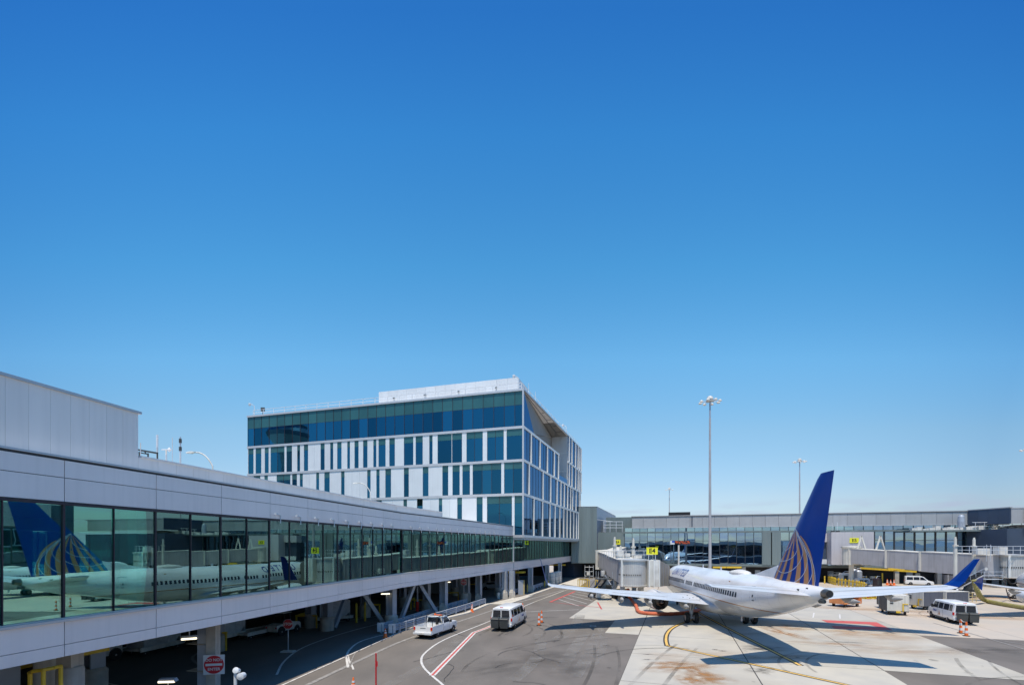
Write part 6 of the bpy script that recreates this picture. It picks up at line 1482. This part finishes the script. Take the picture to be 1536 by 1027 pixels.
# signs
def hexsign():
    x, y = g(432, 977); zc = 1.95+.1
    R = thing('stop_sign', 'red octagonal STOP sign on a thin post with a small foot in the shade', 'sign', x, y)
    MB().box(-.45, .45, -.3, .3, 0, .08).obj('foot', M_offw, R, M=T(x, y)); MB().tube((0, .02, .08), (0, .02, 1.75), .03, 8).obj('post', M_galv, R, M=T(x, y))
    oc_ = [(.39*cos(pi/8+i*pi/4), .39*sin(pi/8+i*pi/4)) for i in range(8)]; oc2 = [(a*.93, b_*.93) for a, b_ in oc_]
    Mx = T(x, y, zc) @ RX(pi/2)
    MB().prism(oc_, -.01, .012).obj('border', M_whitep, R, M=Mx); MB().prism(oc2, .013, .02).obj('face', M_red, R, M=Mx)
    put('lettering', text_mesh('STOP', .27, M_whitep, .003, bold=.008), Mx @ T(0, 0, .024), R)
hexsign()
def dne(px, py, Y, size, lab, rz=0, post=None):
    x = at(px, Y); z = zat(py, Y)
    R = thing('do_not_enter_sign', lab, 'sign', x, Y, 0 if post else z-size/2)
    Mx = T(x, Y, z) @ RZ(rz) @ RX(pi/2)
    h = size/2
    MB().box(-h, h, -h, h, -.008, .008).obj('board', M_whitep, R, M=Mx)
    MB().lathe([(h*.93, .009), (h*.93, .014)], 36).obj('disc', M_red, R, M=Mx)
    MB().box(-h*.78, h*.78, -h*.12, h*.12, .015, .02).obj('bar', M_whitep, R, M=Mx)
    put('lettering', text_mesh('DO NOT', size*.195, M_whitep, .003, bold=.004), Mx @ T(0, h*.47, .018), R)
    put('lettering', text_mesh('ENTER', size*.195, M_whitep, .003, bold=.004), Mx @ T(0, -h*.47, .018), R)
    if post: MB().tube((x, Y+.05, 0), (x, Y+.05, z), .035, 8).obj('post', M_galv, R); MB().lathe([(.55, 0), (.55, 1.25), (.5, 1.3)], 18).obj('barrel_base', M_concp, R, M=T(x, Y+.3), smooth=True)
    return R
dne(321, 996, 24.85, 1.0, 'square DO NOT ENTER sign with red disc strapped to the near column', .2)
dne(695.5, 872.5, 66, .85, 'far DO NOT ENTER sign on a post in a barrel under the walkway', 0, True)
for z in (2.7, 1.3): tag(MB().box(-.4, .4, -.08, .98, z, z+.03).obj('strap', M_cream, None, M=T(cx_, cy_) @ RZ(radians(78))), 'thin yellow strap round the near column %s the DO NOT ENTER sign' % ('above' if z > 2 else 'below'), 'strap')
# lit lamps slung under the walkway
def lum(px, py, Y, lab, w=.75, rz=.5, down=False):
    x = at(px, Y); z = zat(py, Y)
    R = thing('under_deck_lamp', lab, 'lamp', x, Y, z)
    M0 = T(x, Y, z) @ RZ(rz)
    MB().loft([[(-w/2, -.16, 0), (w/2, -.16, 0), (w/2, .16, 0), (-w/2, .16, 0)], [(-w/2+.06, -.1, .16), (w/2-.06, -.1, .16), (w/2-.06, .1, .16), (-w/2+.06, .1, .16)]]).obj('housing', M_steel, R, M=M0)
    MB().box(-w/2+.05, w/2-.05, -.175, -.05, -.03, .05).obj('tube', M_lamp, R, M=M0)
    MB().tube((0, 0, .16 if not down else -z), (0, 0, 4.1-z if not down else 0), .025, 5).obj('post' if down else 'hanger', M_galv, R, M=M0)
lum(284, 957, 24.3, 'lit fluorescent lamp hanging under the walkway left of the DO NOT ENTER sign')
lum(252, 1021, 23.0, 'lit lamp at the bottom edge, lowest of the two under the walkway', .8, .1, True)
lum(578, 890, 45.5, 'lit lamp under the walkway beside the third round column', .9, .4)
lum(671, 872.5, 60, 'lit lamp under the walkway at the far column with square base', .8, .3)
# twin white flood heads on a post at the bottom
x, Y = at(355, 19), 19; z = zat(1008, Y)
fl = thing('camera_post', 'white post with two lamp heads at the bottom edge beside the DO NOT ENTER sign', 'camera', x, Y)
MB().tube((x-.05, Y, 0), (x-.05, Y, z), .06, 8).obj('post', M_whitep, fl)
MB().lathe([(.02, -.13), (.1, -.09), (.12, .1), (.02, .13)], 14, M=T(x+.01, Y, z+.08) @ RX(1.2)).obj('upper_head', M_whitep, fl, smooth=True)
MB().lathe([(.02, -.14), (.12, -.12), (.14, .12), (.02, .16)], 14, M=T(x+.2, Y, z-.13) @ RX(pi/2)).tube((x, Y, z-.1), (x+.15, Y, z-.13), .03, 5).obj('lower_head', M_whitep, fl, smooth=True)
# red whip pole close to the camera
x, y = at(564, 17.5), 17.5
rp = thing('marker_pole', 'thin red pole with a small red flag rising from the bottom edge', 'marker pole', x, y)
MB().tube((x, y, 0), (x, y, zat(979, 17.5)), .03, 8).obj('pole', M_red, rp); MB().box(0, .06, -.01, .01, zat(999, 17.5), zat(991, 17.5)).obj('flag', M_red, rp, M=T(x, y, 0))
# hoses
def hose(pts, r, m, lab, name='hose', cor=True):
    P = [Vector(p) for p in pts]
    for _ in range(3):
        Q = [P[0]]
        for a_, b_ in zip(P[:-1], P[1:]): Q += [a_*.75+b_*.25, a_*.25+b_*.75]
        P = Q+[P[-1]]
    m_ = MB(); rings = []
    Q = []
    for a_, b_ in zip(P[:-1], P[1:]):
        k = max(1, int((b_-a_).length/(r*1.2))); Q += [a_.lerp(b_, i/k) for i in range(k)]
    Q.append(P[-1])
    for i, p in enumerate(Q):
        d = (Q[min(i+1, len(Q)-1)]-Q[max(i-1, 0)]).normalized(); a_ = d.cross(Vector((0, 0, 1)));
        a_ = a_.normalized() if a_.length > .1 else Vector((1, 0, 0)); b_ = d.cross(a_)
        rr_ = r*(1.06 if i % 2 else .94) if cor else r
        rings.append([p+(a_*cos(2*pi*j/10)+b_*sin(2*pi*j/10))*rr_ for j in range(10)])
    o = m_.loft(rings).obj(name, m, smooth=False); tag(o, lab, 'hose'); return o
def gz(px, py, z): x, y = g(px, py+0); return (x, y, z)
hose([(at(942, 66), 66, 1.9), (at(943, 65), 65, 1.1), gz(948, 903, .25), gz(955, 911, .22), gz(956, 919, .22), gz(966, 922, .22), gz(1000, 923.5, .22), gz(1035, 921, .22), gz(1052, 916, .25), (at(1062, 58), 58, .8)], .20, M_hoseo, 'fat orange air hose snaking from the E4 jet bridge under the port wing')
hose([(at(1461, 64), 64, 3.3), (at(1464, 64), 64, 2.3), (at(1470, 64), 64, 1.1), gz(1477, 903.5, .3), gz(1500, 908, .25), gz(1536, 914, .25), gz(1580, 921, .25)], .28, M_hosey, 'fat olive air hose coming down from the E5 jet bridge and running off at right')
hose([(at(1507, 66), 66, 3.2), (at(1508.5, 66), 66, 2.2), gz(1512, 899, .5), gz(1518, 903, .06), gz(1545, 903, .06)], .06, M_bronze, 'thin dark cable hanging from the E5 jet bridge', 'cable', False)
hose([(at(1511, 68), 68, 3.2), (at(1516, 68), 68, 2.4), (at(1524, 68), 68, 2.5), (at(1530, 68), 68, 3.2)], .13, M_black, 'black cable loop sagging under the E5 jet bridge cab', 'cable_loop', False)
# gate E4 yard: plastic barriers, crates, containers, white tanks
def yellow_barrier(px, py, lab, n_=7, rz=0, w=2.2, h=1.5):
    x, y = g(px, py); R = thing('yellow_barrier', lab, 'barrier', x, y, 0, rz); M0 = T(x, y) @ RZ(rz)
    for i in range(n_): MB().box(-w/2+i*w/(n_-1)-.05, -w/2+i*w/(n_-1)+.05, -.04, .04, .05, h).obj('bar', M_yel, R, M=M0)
    for z in (.08, h-.12): MB().box(-w/2-.06, w/2+.06, -.05, .05, z, z+.14).obj('rail', M_yel, R, M=M0)
yellow_barrier(874, 880, 'yellow slatted barrier left of the grey crate near gate E4', 7, .5)
yellow_barrier(882.5, 882, 'narrow yellow barrier post frame left against the grey crate', 2, 0, .4, 1.6)
yellow_barrier(894.5, 882, 'narrow yellow barrier post frame right of the grey crate', 2, 0, .4, 1.5)
x, y = g(888.5, 881); tag(MB().box(-.7, .7, -.5, .5, .1, 1.5).box(-.7, -.6, -.5, .5, 0, .1).box(.6, .7, -.5, .5, 0, .1).obj('grey_crate', M_jbgrey, None, M=T(x, y)), 'grey crate between two yellow barriers near gate E4', 'crate')
x, y = g(878, 870); ls = thing('ladder_stand', 'pale metal ladder stand and concrete pillar under the grey green block', 'ladder stand', x, y)
for dx in (-.1, .9, 1.8): MB().tube((x+dx, y, 0), (x+dx, y, 3.4), .06, 6).obj('upright', M_galv, ls)
for z in (1.0, 2.0, 3.0): MB().tube((x-.1, y, z), (x+1.8, y, z), .05, 6).obj('rung', M_galv, ls)
MB().box(x+.3, x+1.0, y-.3, y, 1.2, 1.9).obj('control_box', M_offw, ls)
for i, px in enumerate((827.5, 833, 837.5)):
    x, y = g(px, 877-i*1.5); t_ = thing('water_tank', ('nearest', 'middle', 'farthest')[i]+' of the three white upright tanks between the far columns', 'tank', x, y, group=None)
    MB().lathe([(.62, 0), (.66, .1), (.66, 2.3), (.6, 2.45), (.2, 2.55)], 20).obj('shell', M_offw, t_, M=T(x, y), smooth=True)
    for z in (.8, 1.6): MB().lathe([(.68, z), (.68, z+.07)], 20).obj('hoop', M_steel, t_, M=T(x, y))
x, y = g(782, 891); cb = thing('electric_cabinet', 'grey electrical cabinet beside the short yellow bollards', 'cabinet', x, y)
MB().box(-.5, .3, -.3, .3, 0, 2.3).obj('body', M_steel, cb, M=T(x, y)); MB().box(.33, .5, -.3, .3, 0, 2.3).obj('side_board', M_wood, cb, M=T(x, y))
x, y = g(748, 897.5); bn_ = thing('waste_bin', 'small white waste bin beside the far twin columns', 'bin', x, y)
MB().lathe([(.27, 0), (.3, .95)], 14).obj('shell', M_offw, bn_, M=T(x, y), smooth=True)
MB().lathe([(.3, .96), (.25, 1.05), (.05, 1.1)], 14).obj('lid', M_dgrey, bn_, M=T(x, y))
x, y = g(935, 897); gp = thing('ground_power_cart', 'small yellow ground power cart under the E4 jet bridge drum', 'ground equipment', x, y+.6)
MB().box(-1.0, 1.0, -.5, .5, .35, 1.35).obj('housing', M_yel, gp, M=T(x, y+.6)); MB().box(-.9, .9, -.52, -.5, .9, 1.2).obj('grille', M_dgrey, gp, M=T(x, y+.6))
for dx in (-.7, .7): MB().tube((dx, -.55, .25), (dx, .55, .25), .25, 12).obj('wheel', M_rub, gp, M=T(x, y+.6))
# long yellow rail fence near gate E5
yf = thing('yellow_rail_fence', 'zigzag yellow painted rail fence right of the tail fin near gate E5', 'fence', *g(1265, 880))
P = [Vector(g(*p)) for p in ((1243, 874), (1253, 877), (1268, 879.5), (1285, 882.5), (1300, 886))]
for a_, b_ in zip(P[:-1], P[1:]):
    n_ = max(2, int((b_-a_).length/1.1))
    for i in range(n_): p = a_.lerp(b_, i/n_); MB().box(-.1, .1, -.1, .1, 0, 1.5).obj('post', M_yel, yf, M=T(p.x, p.y))
    for z in (.45, 1.15): MB().beam((a_.x, a_.y, z), (b_.x, b_.y, z), .1, .24).obj('rail', M_wood if z < 1 else M_yel, yf)
x, y = g(1313, 897.5); yr = thing('yellow_rack', 'low yellow steel rack lying beyond the foremost baggage cart', 'rack', x, y)
for z in (.1, .55): MB().box(-1.9, 1.9, -.7, -.6, z, z+.1).box(-1.9, 1.9, .6, .7, z, z+.1).obj('rail', M_yel, yr, M=T(x, y))
for i in range(6): MB().box(-1.9+i*.74, -1.82+i*.74, -.7, .7, .0, .68).obj('bar', M_yel, yr, M=T(x, y))
# ground equipment cluster
rnd = random.Random(11)
eq = [(1252, 873, M_offw, 1.9, 1.8), (1262, 874.5, M_steel, 1.2, 1.4), (1270, 876, M_offw, 2.6, 2.3), (1280, 876, M_galv, 1.2, 3.2), (1287, 877, M_steel, 1.4, 3.0), (1293, 879, M_offw, 2.3, 1.6), (1303, 880, M_offw, 1.7, .9), (1311, 881, M_offw, 1.4, .6), (1316, 882, M_bronze, 1.0, 1.9)]
names_ = ['white pump housing nearest the tail fin', 'low blue grey box beside the white pump housing', 'broad white cabinet with piping behind the yellow rail fence', 'tall slim silver tank behind the yellow rail fence', 'tall blue grey tank under the E5 rotunda', 'white equipment box right of the tall tanks', 'low white cart beside the yellow bollards', 'small white box left of the brown bin', 'brown bin beside the three far cones']
for (px, py, m_, w, h), nm in zip(eq, names_):
    x, y = g(px, py); t_ = thing('service_unit', nm, 'ground equipment', x, y)
    if h > 2.5:
        MB().lathe([(w*.45, .2), (w*.5, .4), (w*.5, h-.3), (w*.3, h)], 16).obj('tank', m_, t_, M=T(x, y), smooth=True)
    else:
        MB().loft([[(-w/2, -.5, .25), (w/2, -.5, .25), (w/2, .5, .25), (-w/2, .5, .25)], [(-w/2, -.5, h*.9), (w/2, -.5, h*.9), (w/2, .5, h*.9), (-w/2, .5, h*.9)], [(-w/2+.15, -.4, h), (w/2-.15, -.4, h), (w/2-.15, .4, h), (-w/2+.15, .4, h)]]).obj('housing', m_, t_, M=T(x, y))
        MB().box(-w*.35, -w*.05, -.52, -.5, h*.4, h*.8).box(w*.05, w*.35, -.52, -.5, h*.4, h*.8).obj('panel', M_dgrey, t_, M=T(x, y))
    for dx in (-w*.35, w*.35): MB().tube((dx, -.45, .18), (dx, .45, .18), .18, 10).obj('wheel', M_rub, t_, M=T(x, y))
    MB().tube((-w*.4, -.3, h), (-w*.2, -.3, h+.35), .05, 6).tube((-w*.2, -.3, h+.35), (w*.3, -.3, h+.3), .05, 6).obj('pipe', M_galv, t_, M=T(x, y))
# mesh fence panels
mf = thing('mesh_fence', 'grey mesh fence panels right of the compact van', 'fence', *g(1405, 876))
P0_, P1_ = Vector(g(1386, 873)), Vector(g(1432, 878))
for i in range(5):
    a_ = P0_.lerp(P1_, i/5); b_ = P0_.lerp(P1_, (i+1)/5)
    MB().tube((a_.x, a_.y, 0), (a_.x, a_.y, 2.1), .06, 6).obj('post', M_galv, mf)
    MB().beam((a_.x+.08, a_.y, 1.05), (b_.x-.08, b_.y, 1.05), .03, 1.9).obj('mesh_panel', M_jbgrey, mf)
# belt loader
x, y = g(1452, 893)
bl = thing('belt_loader', 'dark baggage belt conveyor raised at a slant beside the starboard winglet', 'belt loader', x, y)
pa = (at(1422, 69), 69, zat(887, 69)); pb = (at(1471, 69), 69, zat(860.5, 69))
MB().beam(pa, pb, .9, .35).obj('boom', M_black, bl)
MB().beam((pa[0], pa[1]-.5, pa[2]-.12), (pb[0], pb[1]-.5, pb[2]-.1), .06, .14).obj('side_plate', M_jbgrey, bl)
d = Vector(pb)-Vector(pa)
for i in range(11):
    c = Vector(pa)+d*((i+.5)/11); MB().box(c.x-.05, c.x+.05, c.y-.48, c.y+.48, c.z+.22, c.z+.30).obj('cleat', M_dgrey, bl)
for i in range(6):
    c = Vector(pa)+d*((i+.5)/6); MB().tube(c+Vector((0, -.5, .2)), c+Vector((0, -.5, .9)), .03, 5).obj('rail_post', M_steel, bl)
MB().tube(Vector(pa)+Vector((0, -.5, 1.0)), Vector(pb)+Vector((0, -.5, .8)), .03, 5).obj('handrail', M_steel, bl)
MB().beam((at(1430, 69), 69, 1.0), (at(1457, 69), 69, 1.0), .8, .3).obj('chassis', M_dgrey, bl)
MB().beam((at(1430, 68.5), 68.5, 1.1), (at(1441, 68.5), 68.5, 1.1), .1, .3).obj('marker_stripe', M_yel, bl)
MB().beam((at(1445, 69), 69, 1.1), (at(1456, 69), 69, 3.0), .35, .35).obj('lift_arm', M_dgrey, bl)
for px_ in (1434, 1441):
    MB().tube((at(px_, 68.3), 68.3, .5), (at(px_, 68.3), 68.8, .5), .5, 18).obj('wheel', M_rub, bl)
ys_ = thing('yellow_steps', 'small yellow tubular steps frame right of the belt loader wheels', 'steps', at(1458, 67), 67)
for px_ in (1453, 1458.5, 1464.5): MB().tube((at(px_, 67), 67, 0), (at(px_, 67), 67, 1.3), .04, 6).obj('post', M_wood, ys_)
for z in (.4, .85, 1.3): MB().tube((at(1453, 67), 67, z), (at(1464.5, 67), 67, z), .035, 6).obj('rung', M_wood, ys_)
# yellow beams below the terminal deck with small plates
tag(MB().beam((at(1290, 97), 97, 3.35), (at(1375, 91), 91, 2.95), .2, .35).obj('yellow_beam', M_yel, None, M=I4), 'long yellow clearance beam under the E5 jet bridge', 'beam')
tag(MB().box(-1.6, 1.6, -.1, .1, 0, .55).obj('yellow_plate', M_yel, None, M=T(at(1344, 93), 93, 3.15)), 'yellow plate fixed on the long clearance beam under the E5 bridge', 'sign')
for px_, Y, lab in ((1080, 108, 'left of the two short yellow beams seen above the airliner roof'), (1101, 106, 'right of the two short yellow beams seen above the airliner roof')):
    tag(MB().box(-1.6, 1.6, -.15, .15, 0, .35).obj('yellow_beam', M_yel, None, M=T(at(px_, Y), Y, zat(851.5, Y))), lab, 'beam')
# docking display
Y = 92; xd = at(1018, Y)
ds = thing('docking_display', 'dark display board with red dots and a blue square on a pole above the airliner', 'display', xd, Y)
MB().tube((xd, Y, 0), (xd, Y, zat(817, Y)), .16, 10).obj('pole', M_offw, ds)
MB().box(at(1011.5, Y), at(1034.5, Y), Y-.2, Y+.1, zat(815.8, Y), zat(810.5, Y)).obj('board', M_black, ds)
MB().box(at(1005, Y), at(1011.3, Y), Y-.2, Y+.1, zat(816, Y), zat(810.3, Y)).obj('white_square', M_whitep, ds)
MB().box(at(1007.5, Y), at(1011.2, Y), Y-.23, Y-.205, zat(813.2, Y), zat(810.4, Y)).obj('blue_square', M_bluesq, ds)
m_ = MB(); rnd = random.Random(5)
for r_ in range(4):
    for c_ in range(22):
        if rnd.random() < .62: X0 = at(1012.3, Y)+c_*.125; Z0 = zat(815, Y)+r_*.14; m_.box(X0, X0+.08, Y-.23, Y-.205, Z0, Z0+.09)
m_.obj('red_dots', M_led, ds, kind='stuff')
# man in a hi-vis vest between the van and the cart
def person(px, py, lab, h=1.75, rz=0):
    x, y = g(px, py)
    me = bpy.data.meshes.new('figure'); k = h/1.75
    vs = [(0, 0, .95), (0, 0, 1.2), (0, 0, 1.42), (0, 0, 1.52), (0, .02, 1.66), (-.1, 0, .9), (-.12, .05, .5), (-.12, -.02, .08), (-.12, .13, .04), (.1, 0, .9), (.13, -.08, .5), (.14, -.16, .08), (.14, -.02, .04),
          (-.2, 0, 1.4), (-.27, .03, 1.12), (-.24, .2, .92), (.2, 0, 1.4), (.26, .08, 1.14), (.18, .3, 1.1)]
    es = [(0, 1), (1, 2), (2, 3), (3, 4), (0, 5), (5, 6), (6, 7), (7, 8), (0, 9), (9, 10), (10, 11), (11, 12), (2, 13), (13, 14), (14, 15), (2, 16), (16, 17), (17, 18)]
    me.from_pydata([(a*k, b_*k, c*k) for a, b_, c in vs], es, []); me.update()
    o = bpy.data.objects.new('person_source', me); COL.objects.link(o)
    md = o.modifiers.new('s', 'SKIN'); rad = [.15, .15, .17, .06, .105, .1, .07, .05, .045, .1, .07, .05, .045, .07, .05, .04, .07, .05, .04]
    for v, r in zip(me.skin_vertices[0].data, rad): v.radius = (r*k, r*k)
    me.skin_vertices[0].data[0].use_root = True
    s2 = o.modifiers.new('u', 'SUBSURF'); s2.levels = 1; s2.render_levels = 1
    m2 = bpy.data.meshes.new_from_object(o.evaluated_get(bpy.context.evaluated_depsgraph_get())); bpy.data.objects.remove(o)
    m2.materials.clear()
    for mm in (M_navy, M_hivis, M_skin, M_black): m2.materials.append(mm)
    for p in m2.polygons:
        z = p.center.z/k; p.material_index = 0 if .1 < z < .95 else (3 if z <= .1 else (1 if z < 1.5 and abs(p.center.x) < .3 else 2))
        p.use_smooth = True
    R = thing('person', lab, 'person', x, y); put('body', m2, T(x, y) @ RZ(rz), R)
    put('helmet', MB().lathe([(.135, 0), (.13, .06), (.08, .13), (.02, .15)], 14).mesh('helmet', M_whitep, True), T(x, y+.02, 1.70*k), R)
    return R
person(1436, 903.5, 'worker in a yellow green vest and white cap behind the right hand van', 1.8, .4)

M_steel  # crates and pallets behind the yellow fence
rnd = random.Random(9)
for i, (px, py, nm) in enumerate(((1256, 870, 'small pale crate stack left of the yellow rail fence posts'), (1274, 871, 'pale crate stack under the E5 rotunda'), (1283, 872, 'dark crate stack between the tall tanks'), (1300, 871, 'orange crate stack behind the yellow posts'), (1308, 873, 'white crate stack behind the low white cart'))):
    x, y = g(px, py); t_ = thing('crate_stack', nm, 'crates', x, y, group='crate stacks near gate E5'); z = 0
    for k in range(3):
        w = rnd.uniform(.8, 1.5); h = rnd.uniform(.4, .7); MB().box(-w/2, w/2, -.4, .4, z+.01, z+h).obj('crate', (M_offw, M_steel, M_dgrey, M_orcart, M_offw)[i] if k != 1 else M_jbgrey, t_, M=T(x+rnd.uniform(-.1, .1), y) @ RZ(rnd.uniform(-.2, .2))); z += h
# look-alikes share a group
GROUPS = {'traffic cone': 'orange traffic cones', 'traffic post': 'orange and white striped posts', 'van': 'white vans', 'tank': 'white tanks', 'baggage dolly': 'dollies under the walkway', 'cargo container': 'containers under the walkway',
    'baggage cart': 'baggage carts', 'baggage tractor': 'baggage tractors', 'jet bridge': 'jet bridges', 'camera': 'roof and post cameras', 'ground equipment': 'service units near gate E5', 'lamp': 'lamps under the walkway',
    'airplane': 'parked airliners', 'guard rail': 'guard rails', 'antenna': 'roof aerials', 'railing': 'roof railings', 'barrier': 'yellow barriers', 'hose': 'hoses and cables'}
for o in list(COL.objects):
    c_ = o.get('category')
    if c_ in GROUPS and not o.get('group'): o['group'] = GROUPS[c_]
